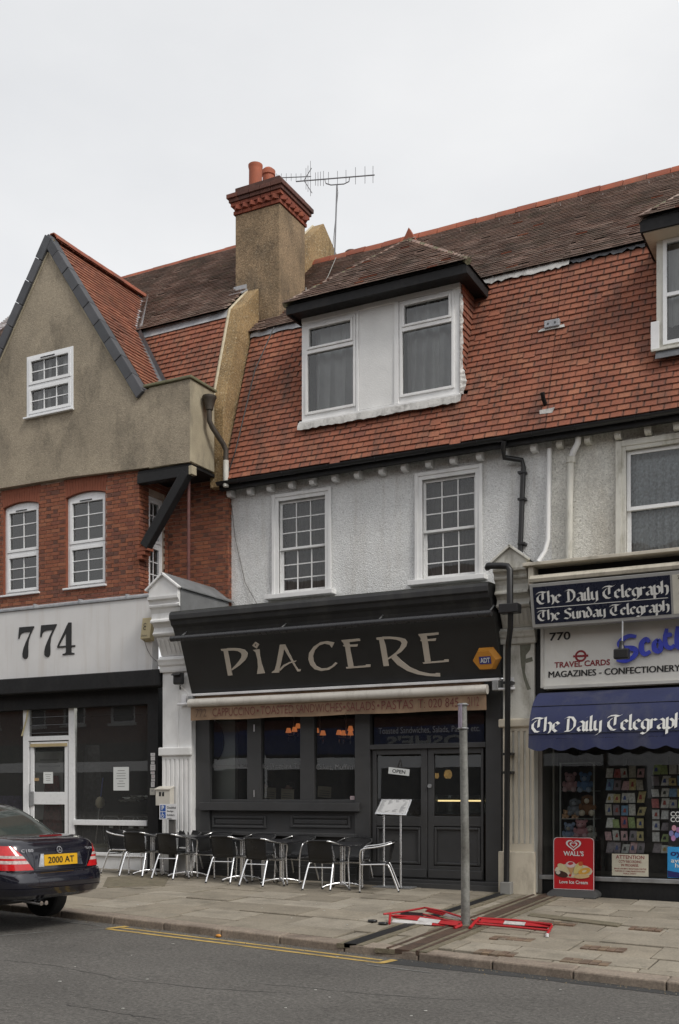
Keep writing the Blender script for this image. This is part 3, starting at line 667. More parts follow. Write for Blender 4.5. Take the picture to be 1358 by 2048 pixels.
# interior of the empty shop
room_box(b774, -18.2, x295 + .3, GY + .2, 5.0, .12, 3.5, DARKIN, 'shop_room')
boxo('room_floor', b774, FLOORIN, -18.2, x295 + .3, GY + .05, 5.0, .02, .115, bevel=0)
tp = obj('torn_tape', MB().add([P(56, 1408, YS - .02), P(60, 1408, YS - .02), P(54, 1440, YS - .03), P(45, 1472, YS - .02), P(42, 1472, YS - .02), P(51, 1440, YS - .03)], [(0, 1, 2, 5), (5, 2, 3, 4)]), mat('yellowed_tape', (.55, .48, .28), .6), b774)
PAPER = mat('white_paper', (.68, .70, .69), .7, .03)
GREYPRINT = mat('grey_print', (.22, .22, .22), .7, 0)
def sheet(name, label, cat, x0, x1, z0, z1, y, lines, material=None, th=.003, lw=.5, lm=None):
    o = thing(name, label, cat, ((x0 + x1) / 2, y, z0))
    obj('paper', MB().box(x0, x1, y - th, y, z0, z1), material or PAPER, o)
    n = len(lines); h = (z1 - z0) / (n + 2)
    for k, t in enumerate(lines):
        w_ = (x1 - x0) * t; zz = z1 - h * (k + 1.5); cx = (x0 + x1) / 2
        obj('text_line', MB().box(cx - w_ / 2, cx + w_ / 2, y - th - .0012, y - th, zz, zz + h * lw), lm or GREYPRINT, o)
    return o
def psheet(name, label, cat, px0, px1, py0, py1, Y, lines, **k):
    m_ = (px0 + px1) / 2; return sheet(name, label, cat, X(px0, Y), X(px1, Y), Z(m_, py1, Y), Z(m_, py0, Y), Y, lines, **k)
psheet('paper_notice', 'large typed white notice stuck in the 774 shop window', 'notice', 227, 258, 1534, 1581, GY - .004, [.45, .6, .55, .65, .3, .5, .45], lw=.22)
psheet('paper_notice', 'small white notice taped inside the glass of the 774 shop door', 'notice', 87, 106, 1544, 1567, YS + .04, [.6, .4, .5, .45], lw=.22)
psheet('door_sticker', 'brown and blue strip sticker on the 774 shop door glass', 'sticker', 61, 78, 1556, 1562, YS + .04, [], material=mat('brown_sticker', (.35, .24, .12), .6))
rndm = random.Random(3)
for k, (a, b_) in enumerate(((1506, 1512), (1513, 1521), (1523, 1528), (1529, 1541), (1543, 1548), (1549, 1556), (1557, 1563), (1564, 1574))):
    psheet('card_sticker', ['topmost', 'second', 'third', 'fourth', 'fifth', 'sixth', 'seventh', 'lowest'][k] + ' white card in the strip of cards on the black pier', 'sticker', 302 + rndm.uniform(-1, 1), 310 + rndm.uniform(-1, 1), a, b_, .046, [.6, .5], lw=.3,
           material=mat('pale_card', (.6, .58, .58), .6), lm=mat('red_print', (.35, .06, .07), .6) if k in (4, 5) else None, th=.004)
psheet('entry_phone', 'small grey entry phone on the black pier below the cards', 'entry phone', 301, 311, 1576, 1590, .03, [.4], material=mat('grey_beige', (.4, .39, .35), .5), th=.02)
psheet('door_poster', 'large pale poster standing behind the 774 shop door', 'poster', 72, 126, 1503, 1640, .75, [.7, .8, .0, .0, .0, .0, .0, .0, .0], material=mat('pale_poster', (.34, .34, .33), .7, .15, 4), lw=.3)
cl = thing('ceiling_lamp', 'small lit strip lamp on the ceiling of the 774 shop', 'lamp', P(203, 1406, .9)); c = P(203, 1408, .6)
obj('diffuser', MB().box(c.x - .14, c.x + .14, c.y - .05, c.y + .05, c.z - .015, c.z), mat('lit_diffuser', (.9, .88, .8), .5, 0, emit=(1, .95, .85), es=30.0), cl); obj('housing', MB().box(c.x - .16, c.x + .16, c.y - .07, c.y + .07, c.z + .001, c.z + .04), WHITE, cl)
# mop, bucket and stored chairs seen through the 774 window
mop = thing('mop', 'blue handled mop leaning inside the 774 shop window', 'mop', (X(197, 1.0), 1.0, .12))
p0, p1, p2 = P(206, 1556, .5), P(199, 1615, .5), P(196, 1645, .5)
obj('handle', MB().tube([p0, p1], .013, 8), mat('blue_handle', (.10, .14, .45), .4), mop); obj('shaft', MB().tube([p1 + Vector((0, 0, .001)), P(190, 1700, .6)], .011, 8), mat('pale_shaft', (.6, .6, .6), .4), mop)
obj('cloth_head', MB().lathe([(.05, -.16), (.10, -.09), (.085, .0), (.05, .05), (.015, .07)], P(200, 1600, .5), 7), mat('dirty_cotton', (.62, .55, .40), .9, bump=.01, bs=60), mop, smooth=50)
buc = thing('bucket', 'white bucket standing inside the lower pane of the 774 shop window', 'bucket', (X(195, .55), .55, .12))
bc = Vector((X(195, .55), .55, .12))
obj('pail', MB().lathe([(.15, 0), (.19, .36), (.20, .36), (.20, .38), (.18, .38), (.15, .03)], bc, 16), mat('white_bucket', (.6, .6, .58), .5), buc, smooth=40); obj('rim', MB().lathe([(.205, .34), (.21, .37), (.205, .40)], bc, 16), mat('olive_rim', (.25, .24, .14), .5), buc)
def stored_chair(px, label):
    o = thing('stored_chair', label, 'chair', (X(px, .7), .7, .12), 'chairs stored in the 774 shop'); c = Vector((X(px, .7), .7, .12))
    for s in (-1, 1):
        obj('leg', MB().tube([c + Vector((s * .21, .02, 0)), c + Vector((s * .20, .03, .45)), c + Vector((s * .20, -.02, .9)), c + Vector((s * .16, -.02, .95))], .012, 6), STEEL, o)
        obj('leg', MB().tube([c + Vector((s * .2, .42, 0)), c + Vector((s * .2, .4, .46))], .012, 6), STEEL, o)
    obj('top_rail', MB().tube([c + Vector((-.16, -.02, .95)), c + Vector((.16, -.02, .95))], .012, 6), STEEL, o)
    obj('backrest', MB().box(c.x - .19, c.x + .19, c.y - .01, c.y + .01, c.z + .55, c.z + .9), BLACKPLASTIC, o); obj('seat', MB().box(c.x - .2, c.x + .2, c.y + .02, c.y + .42, c.z + .44, c.z + .47), BLACKPLASTIC, o)
    obj('size_label', MB().box(c.x - .05, c.x + .05, c.y - .014, c.y - .0105, c.z + .72, c.z + .76), PAPER, o)
stored_chair(223, 'black chair with steel frame just right of the mop inside the 774 window'); stored_chair(262, 'second black steel framed chair inside the 774 window, further right'); stored_chair(284, 'rightmost black steel framed chair inside the 774 window, by the black pier')
pap = thing('paper_pile', 'crumpled newspapers piled on the stored chairs in the 774 window', 'newspaper', P(270, 1606, .8))
rr = random.Random(5)
for k in range(4):
    c = P(258 + k * 8, 1603 + rr.uniform(-2, 2), .75)
    obj('newspaper_sheet', MB().grid([[(c.x + .3 * (i / 4 - .5) , c.y + .3 * (j / 4 - .5), c.z + .02 * k + rr.uniform(0, .05)) for i in range(5)] for j in range(5)]), PAPER, pap)
# jumble of dark goods at the back of the empty shop
for k, (px, py, w_, h, d, colr, lab) in enumerate(((20, 1615, .9, .5, .6, (.05, .04, .10), 'dark purple patterned cloth bundle low in the left 774 window'), (105, 1600, .5, 1.0, .5, (.12, .02, .02), 'dark red display stand behind the 774 shop door'), (185, 1530, .5, .8, .8, (.03, .028, .03), 'dark cabinet standing deep inside the 774 shop'), (220, 1690, .35, .3, .9, (.3, .25, .26), 'pale plastic bag behind the bucket in the 774 shop'))):
    c = P(px, py, GY + d); z0 = .12
    o = thing('stored_goods', lab, 'goods', (c.x, c.y, z0)); b = MB(); pts = []
    for j in range(7):
        row = []
        for i in range(9):
            a = i / 8 * 6.283; t = j / 6; r_ = w_ / 2 * (1 - .35 * t * t) * (1 + .12 * rr.uniform(-1, 1))
            row.append((c.x + r_ * math.cos(a), c.y + r_ * .6 * math.sin(a), z0 + t * max(h, c.z + h / 2 - z0) if k != 3 else z0 + t * h))
        row[-1] = row[0]; pts.append(row)
    b.grid(pts); obj('bundle', b, mat('goods_%d' % k, colr, .85, .5, 14), o, smooth=60)
# alarm box on the 774 fascia
ab = thing('alarm_box', 'yellowed wedge-shaped alarm box at the right end of the 774 fascia', 'alarm box', (X(295, -.3), -.1, Z(295, 1275, -.1)))
AY = mat('yellowed_plastic', (.46, .385, .22), .5, .06)
x0, x1 = X(279, -.26), X(298, -.26); z0, z1 = Z(289, 1281, -.26), Z(289, 1234, -.26)
obj('case', MB().add([(x0, -.24, z0 + .04), (x1, -.24, z0 + .04), (x1, -.17, z1), (x0, -.17, z1), (x0, -.101, z0), (x1, -.101, z0), (x1, -.101, z1), (x0, -.101, z1)], [(0, 1, 2, 3), (1, 5, 6, 2), (4, 0, 3, 7), (3, 2, 6, 7), (4, 5, 1, 0)]), AY, ab, bevel=.008)
vv = Vector((0, .07, z1 - z0 - .04)).normalized()
text('maker_name', 'Clarion', (x0 + .02, -.244, z0 + .08), UX, vv, .13, .035, PRINT, ab, bold=.01)
for zz in (z0 + .30, z0 + .24):
    A, B = pen(None, clist((x0 + .085, -.242 + (zz - z0 - .04) * .155, zz), .03, 40, 320, 10, UX, vv), .011, (0, -1, 0), .003); obj('emblem_ring', MB().strip(A, B), PRINT, ab)
obj('alarm_cable', MB().tube([(x0 + .06, -.2, z0 + .02), (x0 + .08, -.13, z0 - .15), (x0 + .16, -.12, z0 - .28), (x0 + .28, -.11, z0 - .38)], .005, 5), PIPEB, ab)
# ================================================================ the white roughcast cafe house and its neighbour, upper floors
XD = -5.15; XE = -1.6
b772 = thing('cafe_house', 'white roughcast house with tiled mansard and wide dormer above the dark grey cafe front', 'building', (-8.3, 0, zf(-8.3)))
b770 = thing('newsagent_house', 'cream roughcast house with tiled mansard above the newsagent numbered 770', 'building', (-3.4, 0, zf(-3.4)))
H1 = (-10.42, -9.42, 5.28, 7.04); H2 = (-7.48, -6.49, 5.28, 7.05); H3 = (-3.92, -2.62, 5.05, 7.05)
obj('upper_wall', holes_wall(XPARTY, XD, 4.2, 7.55, YW, YW + .3, [H1, H2]), STUCCO, b772)
obj('upper_wall', holes_wall(XD, XE, 4.2, 7.55, YW, YW + .3, [H3]), STUCCO2, b770)
def sash_window(parent, h, label=None):
    x0, x1, z0, z1 = h; b = MB(); a = .115
    y0, y1 = YW - .035, YW + .03                       # architrave proud of the wall
    b.box(x0 - a, x0, y0, y1, z0, z1 + a); b.box(x1, x1 + a, y0, y1, z0, z1 + a); b.box(x0, x1, y0, y1, z1, z1 + a)
    b.box(x0 - a - .02, x0 - a * .62, y0 - .02, y0, z0, z1 + a + .02); b.box(x1 + a * .62, x1 + a + .02, y0 - .02, y0, z0, z1 + a + .02); b.box(x0 - a * .62, x1 + a * .62, y0 - .02, y0, z1 + a * .6, z1 + a + .02)
    o = obj('window', b, WHITE, parent, bevel=.006)
    obj('sill', MB().box(x0 - a - .12, x1 + a + .1, YW - .16, YW + .05, z0 - .09, z0 - .001), WHITE, o, bevel=.01)
    zm = (z0 + z1) / 2 - .02
    glazed_sash(o, x0, x1, zm - .02, z1, YW + .06, 3, 3, .045, .02, WHITE, GLASS2, (-.02, .02))
    glazed_sash(o, x0, x1, z0, zm + .02, YW + .105, 3, 3, .05, .02, WHITE, GLASS2, (-.02, .02))
    obj('bottom_rail', MB().box(x0 + .05, x1 - .05, YW + .083, YW + .12, z0 + .05, z0 + .09), WHITE, o)
    room_box(o, x0, x1, YW + .126, YW + .8, z0, z1)
    curtain(o, x0 + .02, x0 + (x1 - x0) * .5, YW + .24, z0, z1, CURTAIN2, 4, .03); curtain(o, x0 + (x1 - x0) * .5, x1 - .02, YW + .25, z0, z1, CURTAIN2, 5, .03)
    return o
sash_window(b772, H1); sash_window(b772, H2)
# neighbour's plain sash with peeling surround
def plain_window(parent, h):
    x0, x1, z0, z1 = h; a = .13; b = MB(); y0 = YW - .05
    b.box(x0 - a, x0, y0, YW + .03, z0, z1 + a); b.box(x1, x1 + a, y0, YW + .03, z0, z1 + a); b.box(x0, x1, y0, YW + .03, z1, z1 + a)
    b.box(x0 - a - .03, x0 - a * .5, y0 - .02, y0, z0, z1 + a + .03); b.box(x0 - a * .5, x1 + a, y0 - .02, y0, z1 + a * .5, z1 + a + .03)
    o = obj('window', b, OLDWHITE, parent, bevel=.006)
    zm = Z(1300, 1012, YW)
    glazed_sash(o, x0, x1, zm - .03, z1, YW + .05, 1, 1, .06, .02, UPVC, GLASS2); glazed_sash(o, x0, x1, z0, zm + .03, YW + .10, 1, 1, .06, .02, UPVC, GLASS2)
    room_box(o, x0, x1, YW + .131, YW + .8, z0, z1); curtain(o, x0 + .03, x1 - .03, YW + .2, z0, z1, LACE, 9, .03)
plain_window(b770, H3)
# gutter, rafter ends
ZGT = 7.46
def gutter(parent, x0, x1):
    prof = [(math.cos(R(a)) * .062, math.sin(R(a)) * .062) for a in range(180, 361, 20)]
    inn = [(u * .9, v * .9 + .002) for u, v in prof]
    b = MB(); p0 = [(x0, .83 + u, ZGT + v) for u, v in prof]; p1 = [(x1, .83 + u, ZGT + v) for u, v in prof]; q0 = [(x0, .83 + u, ZGT + v) for u, v in inn]; q1 = [(x1, .83 + u, ZGT + v) for u, v in inn]
    b.grid([p0, p1]); b.grid([q1, q0]); b.strip(p0, q0); b.strip(p1, q1); b.face([p0[0], p1[0], q1[0], q0[0]]); b.face([p0[-1], p1[-1], q1[-1], q0[-1]])
    o = obj('gutter', b, BLACKPLASTIC, parent, smooth=50)
    obj('eaves_board', MB().box(x0, x1, .90, 1.0, 7.33, 7.45), BLACKP, parent)
    x = x0 + .5
    while x < x1:
        obj('gutter_bracket', MB().tube([(x, .83 + u * 1.08, ZGT + v * 1.08) for u, v in prof], .008, 5), BLACKPLASTIC, o); x += .95
    x = x0 + 1.6
    while x < x1:
        obj('gutter_union', MB().grid([[(x + e, .83 + u * 1.12, ZGT + v * 1.12) for u, v in prof] for e in (0, .09)]), BLACKPLASTIC, o); x += 2.0
gutter(b772, XPARTY - .08, XD - .002); gutter(b770, XD, XE)
for px in (456, 496, 536, 579, 621, 666, 711, 760, 805, 854, 903, 956, 1008, 1065, 1117, 1173, 1234, 1294, 1352):
    x = X(px, 1.0); par = b772 if x < XD else b770
    obj('rafter_end', MB().prism([(x - .05, 1.02, 7.37), (x - .05, 1.02, 7.27), (x - .05, 1.05, 7.23), (x - .05, 1.2, 7.23), (x - .05, 1.2, 7.37)], (.1, 0, 0)), WHITE if par is b772 else OLDWHITE, par, bevel=.006)
# roofs
t772, t770 = Pieces(), Pieces()
VM = Vector((0, 1.08, 3.24)); VU = Vector((0, 2.77, 2.57))
DXL, DXR, DY = -9.87, -6.74, 1.1
D2L = X(1313, DY)
def in_dormer(c):
    if DXL - .02 < c.x < DXR + .02 and c.z > 8.33 and c.y > .9 and c.z < 8.5: return True
    if DXL + .03 < c.x < DXR - .03 and c.z > 8.40 and c.y > .9: return True
    if -9.9 < c.x < -6.6 and c.z > 10.30 and c.y < 2.1 and c.z < 10.85: return True
    if c.x > D2L + .03 and c.z > 8.45: return True
    return False
def mansard_core(runs):
    b = MB()
    for x0, x1, zt in runs:
        yt = .95 + (zt - 7.42) * 1.08 / 3.24; b.prism([(x0, .95, 7.42), (x0, yt, zt), (x0, yt + .25, zt), (x0, 1.5, 7.42)], (x1 - x0, 0, 0))
    return b
mr = obj('mansard_roof', mansard_core([(XPARTY, DXL + .02, 10.68), (DXL + .02, DXR - .02, 8.38), (DXR - .02, XD, 10.68)]), DARKIN, b772)
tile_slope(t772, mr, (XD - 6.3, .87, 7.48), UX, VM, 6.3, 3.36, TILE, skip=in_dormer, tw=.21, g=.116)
mr2 = obj('mansard_roof', mansard_core([(XD, D2L + .02, 10.68), (D2L + .02, XE, 8.42)]), DARKIN, b770)
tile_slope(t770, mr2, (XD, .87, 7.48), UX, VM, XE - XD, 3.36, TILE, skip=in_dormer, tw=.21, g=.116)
AP = Vector((-8.25, 2.35, 11.97)); EY, EZ = .70, 10.46; EL, ER = -10.02, -6.44
def under_dormer_roof(c):
    if not (EL < c.x < ER): return False
    h = EZ + min((c.y - EY) * (AP.z - EZ) / (AP.y - EY), (c.x - EL) * (AP.z - EZ) / (AP.x - EL), (ER - c.x) * (AP.z - EZ) / (ER - AP.x)); return c.z < h - .06
ur = obj('main_roof', MB().prism([(XPARTY, 1.95, 10.70), (XPARTY, 4.6, 13.16), (XPARTY, 7.6, 10.3)], (XD - XPARTY, 0, 0)), DARKIN, b772)
tile_slope(t772, ur, (XPARTY, 1.83, 10.66), UX, VU, XD - XPARTY, 3.8, TILED, skip=under_dormer_roof, alt=(TILE, .012), tw=(XD - XPARTY) / 30, lift=.042, g=.10, jitter=.002)
ur2 = obj('main_roof', MB().prism([(XD, 1.95, 10.70), (XD, 4.6, 13.16), (XD, 7.6, 10.3)], (XE - XD, 0, 0)), DARKIN, b770)
tile_slope(t770, ur2, (XD, 1.83, 10.66), UX, VU, XE - XD, 3.8, TILED, tw=.2113, lift=.042, g=.10, jitter=.002, skip=lambda c: c.x > X(1278, .65) + (c.z - 10.4) * .9 and c.z < 11.6, alt=(TILE, .012))
ridge_run(t772, ur, (XPARTY, 4.6, 13.26), (XD, 4.6, 13.26), RIDGE, 15, .165); ridge_run(t770, ur2, (XD, 4.6, 13.26), (XE, 4.6, 13.26), RIDGE, 8, .165)
def crumple(x0, x1, y, z, h, n, amp, material, parent, name, lean=.05):
    rr_ = random.Random(int(abs(x0) * 100)); top = []; bot = []; mid = []
    for i in range(n + 1):
        x = x0 + (x1 - x0) * i / n; j = rr_.uniform(-amp, amp)
        top.append((x, y + lean, z + h * .5)); mid.append((x, y - .012 + rr_.uniform(-.006, .006), z)); bot.append((x, y - .02 + rr_.uniform(-.012, .0), z - h * .5 + j))
    return obj(name, MB().grid([bot, mid, top]), material, parent, smooth=60)
crumple(XPARTY + .03, -9.95, 1.86, 10.66, .16, 14, .015, LEAD, b772, 'lead_apron'); crumple(X(965, 1.85), XD + .12, 1.84, 10.65, .15, 26, .02, LEADW, b772, 'lead_apron')
crumple(XD - .05, X(1290, 1.85), 1.87, 10.67, .10, 30, .03, LEADD, b770, 'lead_apron')
# dormer
dz0, dz1 = 8.44, 10.37
zz = lambda px, py: Z(px, py, DY)
lw = (X(611, DY), X(712, DY), zz(661, 822), zz(661, 640)); rw = (X(800, DY), X(909, DY), zz(855, 786), zz(855, 592))
dorm = obj('dormer', holes_wall(DXL, DXR, dz0 - .05, dz1, DY, DY + .12, [lw, rw]), WHITE, b772)
def dormer_light(h, split_px, par, mt=WHITE):
    x0, x1, z0, z1 = h; zs_ = zz(*split_px); fw = .05
    o = obj('dormer_window', bars(MB(), x0, x1, z0, z1, fw, DY - .025, DY + .07).box(x0 + fw, x1 - fw, DY - .025, DY + .07, zs_ - .035, zs_ + .035), mt, par, bevel=.006)
    up = MB(); bars(up, x0 + fw + .003, x1 - fw - .003, zs_ + .038, z1 - fw - .003, .042, DY - .045, DY + .03); obj('casement_frame', up, mt, par, bevel=.004)
    obj('pane', MB().face([(x0 + fw, DY + .012, zs_ + .03), (x1 - fw, DY + .012, zs_ + .03), (x1 - fw, DY + .014, z1 - fw), (x0 + fw, DY + .014, z1 - fw)]), GLASS, par)
    obj('pane', MB().face([(x0 + fw, DY + .02, z0 + fw), (x1 - fw, DY + .02, z0 + fw), (x1 - fw, DY + .018, zs_ - .03), (x0 + fw, DY + .018, zs_ - .03)]), GLASS, par)
    room_box(par, x0 - .02, x1 + .02, DY + .125, DY + .45, z0 - .02, z1 + .02)
    curtain(par, x0 + .02, x1 - .02, DY + .27, z0, z1, CURTAIN, 4, .085)
dormer_light(lw, (661, 696), dorm); dormer_light(rw, (855, 650), dorm)
obj('centre_panel', MB().box(X(719, DY), X(789, DY), DY - .006, DY, dz0 + .02, dz1 - .14), mat('smooth_white_panel', (.74, .74, .73), .7, .06, bump=.006, bs=40), dorm)
for a, b_ in ((713.5, 718), (789.5, 798)): obj('timber_strip', MB().box(X(a, DY), X(b_, DY), DY - .03, DY - .0, dz0, dz1 - .12), WHITE, dorm, bevel=.004)
obj('head_board', MB().box(DXL, DXR, DY - .02, DY - .0005, dz1 - .115, dz1), WHITE, dorm, bevel=.004)
obj('sill_board', MB().box(DXL - .02, DXR + .02, DY - .07, DY + .0, dz0 - .06, dz0 - .02), WHITE, dorm, bevel=.008)
crumple(DXL - .04, DXR + .05, DY - .085, dz0 - .115, .15, 40, .014, LEADW, dorm, 'lead_sill', lean=.02)
crumple_rows = []; rr_ = random.Random(9)
for i in range(40):
    z = dz0 - .02 + (dz1 - dz0 - .2) * i / 39; e = .03 + rr_.uniform(0, .025) + (.07 * max(0, 1 - abs(i - 5) / 6))
    crumple_rows.append([(DXR - .002, DY - .02, z), (DXR + .012 + rr_.uniform(0, .012), DY - .03 + rr_.uniform(-.012, .012), z), (DXR + e, DY + .035 + rr_.uniform(-.01, .01), z)])
obj('peeling_flashing', MB().grid(crumple_rows), LEADW, dorm)
# tile-hung cheek
ck = obj('dormer_cheek', MB().prism([(DXR - .02, DY + .02, dz0 - .1), (DXR - .02, DY + .02, dz1 + .1), (DXR - .02, 2.0, dz1 + .1), (DXR - .02, 1.3, dz0 - .1)], (-.1, 0, 0)), DARKIN, b772)
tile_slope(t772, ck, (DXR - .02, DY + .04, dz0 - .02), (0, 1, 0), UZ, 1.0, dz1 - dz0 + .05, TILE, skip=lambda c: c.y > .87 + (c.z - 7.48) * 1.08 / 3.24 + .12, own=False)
obj('dormer_cheek', MB().prism([(DXL + .02, DY + .02, dz0 - .1), (DXL + .02, DY + .02, dz1 + .1), (DXL + .02, 2.0, dz1 + .1), (DXL + .02, 1.3, dz0 - .1)], (.1, 0, 0)), DARKIN, b772)
# hipped roof of the dormer with its deep black fascia
dr = obj('dormer_roof', MB().add([(EL, EY, EZ), (ER, EY, EZ), (ER, 2.1, EZ), (EL, 2.1, EZ), tuple(AP), (AP.x, 3.25, AP.z)], [(0, 1, 4), (1, 2, 5, 4), (3, 0, 4, 5)]), DARKIN, b772)
tile_slope(t772, dr, (EL, EY - .03, EZ - .01), UX, (0, AP.y - EY, AP.z - EZ), ER - EL, 2.36, TILED, tw=.19, g=.11, alt=(TILE, .05), lift=.042,
           skip=lambda c: abs(c.x - AP.x) > 1.83 * (1 - (c.z - EZ) / (AP.z - EZ)) + .04)
for a, b_ in (((EL, EY, EZ), AP), ((ER, EY, EZ), AP)):
    a, b_ = Vector(a), Vector(b_); d = (b_ - a)
    for k in range(13):
        p = a + d * (k / 13); q = a + d * ((k + 1.15) / 13); obj('hip_tile', MB().tube([p + UZ * .015, q + UZ * .02], [.062, .05], 7), TILED if k % 3 else MOSS, dr, smooth=40)
obj('finial_tile', MB().prism([AP + Vector((-.16, -.02, -.02)), AP + Vector((.16, -.02, -.02)), AP + Vector((.0, -.02, .27))], (0, .12, 0)), RIDGE, dr, bevel=.01)
obj('dormer_fascia', MB().box(EL + .03, ER - .03, EY + .02, EY + .06, EZ - .165, EZ - .005).box(ER - .07, ER - .03, EY + .06, 2.05, EZ - .165, EZ - .005).box(EL + .03, EL + .07, EY + .06, 2.05, EZ - .165, EZ - .005), BLACKP, b772, bevel=.006)
obj('dormer_soffit', MB().box(EL + .07, ER - .07, EY + .06, DY + .1, EZ - .12, EZ - .10).box(DXR, ER - .07, DY + .1, 1.9, EZ - .12, EZ - .10), BLACKP, b772)
# second dormer, cut by the picture's edge
zz2 = lambda px, py: Z(px, py, DY)
d2 = obj('dormer', holes_wall(D2L, XE, dz0 + .06, dz1 + .05, DY, DY + .12, [(X(1326, DY), XE - .3, zz2(1330, 690), zz2(1330, 480))]), OLDWHITE, b770)
w2 = (X(1326, DY), XE - .3, zz2(1330, 690), zz2(1330, 480)); zsp = zz2(1345, 588)
obj('dormer_window', bars(MB(), w2[0], w2[1], w2[2], w2[3], .06, DY - .02, DY + .06).box(w2[0] + .06, w2[1] - .06, DY - .02, DY + .06, zsp - .03, zsp + .03), UPVC, d2, bevel=.005)
obj('pane', MB().face([(w2[0], DY + .02, w2[2]), (w2[1], DY + .02, w2[2]), (w2[1], DY + .02, w2[3]), (w2[0], DY + .02, w2[3])]), GLASS, d2)
room_box(d2, w2[0], w2[1], DY + .125, DY + .5, w2[2], w2[3]); curtain(d2, w2[0] + .05, w2[1], DY + .2, w2[2] + .35, w2[3], CURTAIN, 7, .03)
obj('sill_board', MB().box(D2L - .07, XE, DY - .10, DY + .0, dz0 + .06, dz0 + .10), OLDWHITE, d2, bevel=.006); obj('lead_sill', MB().prism([(D2L, DY - .06, dz0 + .06), (D2L, DY - .12, dz0 - .07), (D2L, DY - .10, dz0 - .07), (D2L, DY, dz0 + .06)], (XE - D2L, 0, 0)), LEADD, d2)
obj('repair_board', MB().box(D2L - .08, D2L + .05, DY - .05, DY - .025, dz0 + .11, dz0 + .55), WHITEGLOSS, d2, bevel=.004)
e2 = X(1278, .65)
obj('dormer_fascia', MB().box(e2, XE, EY + .02, EY + .06, EZ - .18, EZ + .01).box(e2, e2 + .04, EY + .06, 1.9, EZ - .18, EZ + .01), BLACKP, b770, bevel=.006)
obj('dormer_soffit', MB().box(e2 + .04, XE, EY + .06, DY + .05, EZ - .19, EZ - .17).box(e2 + .04, D2L, DY + .05, 1.9, EZ - .19, EZ - .17), CREAM, b770)
dr2 = obj('dormer_roof', MB().add([(e2 - .03, EY, EZ + .01), (XE, EY, EZ + .01), (XE, 2.35, 11.97), (e2 + 1.7, 2.35, 11.97), (e2 - .03, 1.9, EZ + .01)], [(0, 1, 2, 3), (0, 3, 4)]), DARKIN, b770)
tile_slope(t770, dr2, (e2 - .03, EY - .03, EZ), UX, (0, AP.y - EY, AP.z - EZ), XE - e2, 2.3, TILED, tw=.19, g=.11, alt=(TILE, .05), lift=.042, skip=lambda c: c.x < e2 - .03 + 1.7 * (c.z - EZ) / 1.5)
t772.finish(300); t770.finish(300)
for k in range(7): obj('hip_tile', MB().tube([Vector((e2 - .03, EY, EZ)) + Vector((1.73, 1.73, 1.51)) * (k / 10) + UZ * .02, Vector((e2 - .03, EY, EZ)) + Vector((1.73, 1.73, 1.51)) * ((k + 1.1) / 10) + UZ * .03], .055, 7), MOSS if k % 2 else TILED, dr2, smooth=40)
# roof vents
def on_mansard(px, py):
    d = ray(px, py); o = Vector((0, .87, 7.48)); n = Vector((0, -VM.z, VM.y)).normalized(); return CAM + d * ((o - CAM).dot(n) / d.dot(n)), n
pv, nv = on_mansard(1107, 655); b = MB().box(-.13, .13, -.05, .04, -.05, .07); vt = obj('tile_vent', b, LEAD, b770, bevel=.01); vt.location = pv + nv * .07
obj('vent_hole', MB().tube([(-.06, -.052, .01), (-.06, -.06, .01)], .015, 8).tube([(.06, -.052, .01), (.06, -.06, .01)], .015, 8), PRINT, vt)
fl = obj('vent_flashing', MB().prism([(-.24, -.02, -.09), (.22, -.02, -.09), (.2, .02, -.03), (-.2, .02, -.03)], (0, -.012, .004)), LEADW, vt)
pv, nv = on_mansard(1092, 812); vp = obj('soil_vent', MB().tube([pv, pv + Vector((0, -.16, .08)), pv + Vector((0, -.2, .16))], .035, 10), BLACKP, b770, smooth=40)
pv, nv = on_mansard(1096, 825); obj('vent_flashing', MB().add([pv + nv * .06 + Vector((-.13, 0, .02)), pv + nv * .06 + Vector((.13, 0, .03)), pv + nv * .07 + Vector((.09, 0, -.06)), pv + nv * .07 + Vector((-.12, 0, -.05))], [(3, 2, 1, 0)]), LEADW, b770)
# ---------------------------------------------------------------- party wall and chimney
prof = [(.90, 7.40), (.92, 8.9), (1.57, 11.10), (2.95, 12.46), (4.98, 14.34), (5.9, 13.75), (6.8, 13.0), (6.8, 7.4)]
pw = obj('party_wall', MB().prism([(XPARTY - .30, y, z) for y, z in prof], (.30, 0, 0)), PEBBLE, b772, bevel=.015)
FIL = mat('pale_mortar', (.50, .44, .32), .95, .2, 12, bump=.006, bs=40)
obj('mortar_edge', MB().tube([(XPARTY - .285, y, z) for y, z in prof[1:7]], .032, 6), FIL, pw)
CX0, CX1, CY0, CY1, CZT = -12.05, -11.0, 2.2, 3.25, 13.33
ch = obj('chimney', MB().box(CX0, CX1, CY0, CY1, 10.6, CZT), PEBBLE2, b772, bevel=.02)
obj('lead_soaker', MB().box(CX0 - .02, XPARTY - .28, CY0 - .03, CY0 - .002, 11.72, 11.86).prism([(CX0 - .03, CY0 - .002, 11.74), (XPARTY - .26, CY0 - .002, 11.74), (XPARTY - .26, CY0 - .2, 11.60), (CX0 - .03, CY0 - .2, 11.60)], (0, 0, .03)), LEAD, ch)
CBR = mat('dark_chimney_brick', (.13, .05, .035), .88, .3, 8, bump=.004, bs=60, ramp=[(.085, .04, .03), (.12, .048, .034), (.07, .036, .03), (.14, .052, .036), (.085, .042, .036)])
CBR2 = mat('red_chimney_brick', (.24, .065, .036), .88, .3, 8, bump=.004, bs=60, ramp=[(.24, .062, .034), (.19, .052, .032), (.27, .075, .04)])
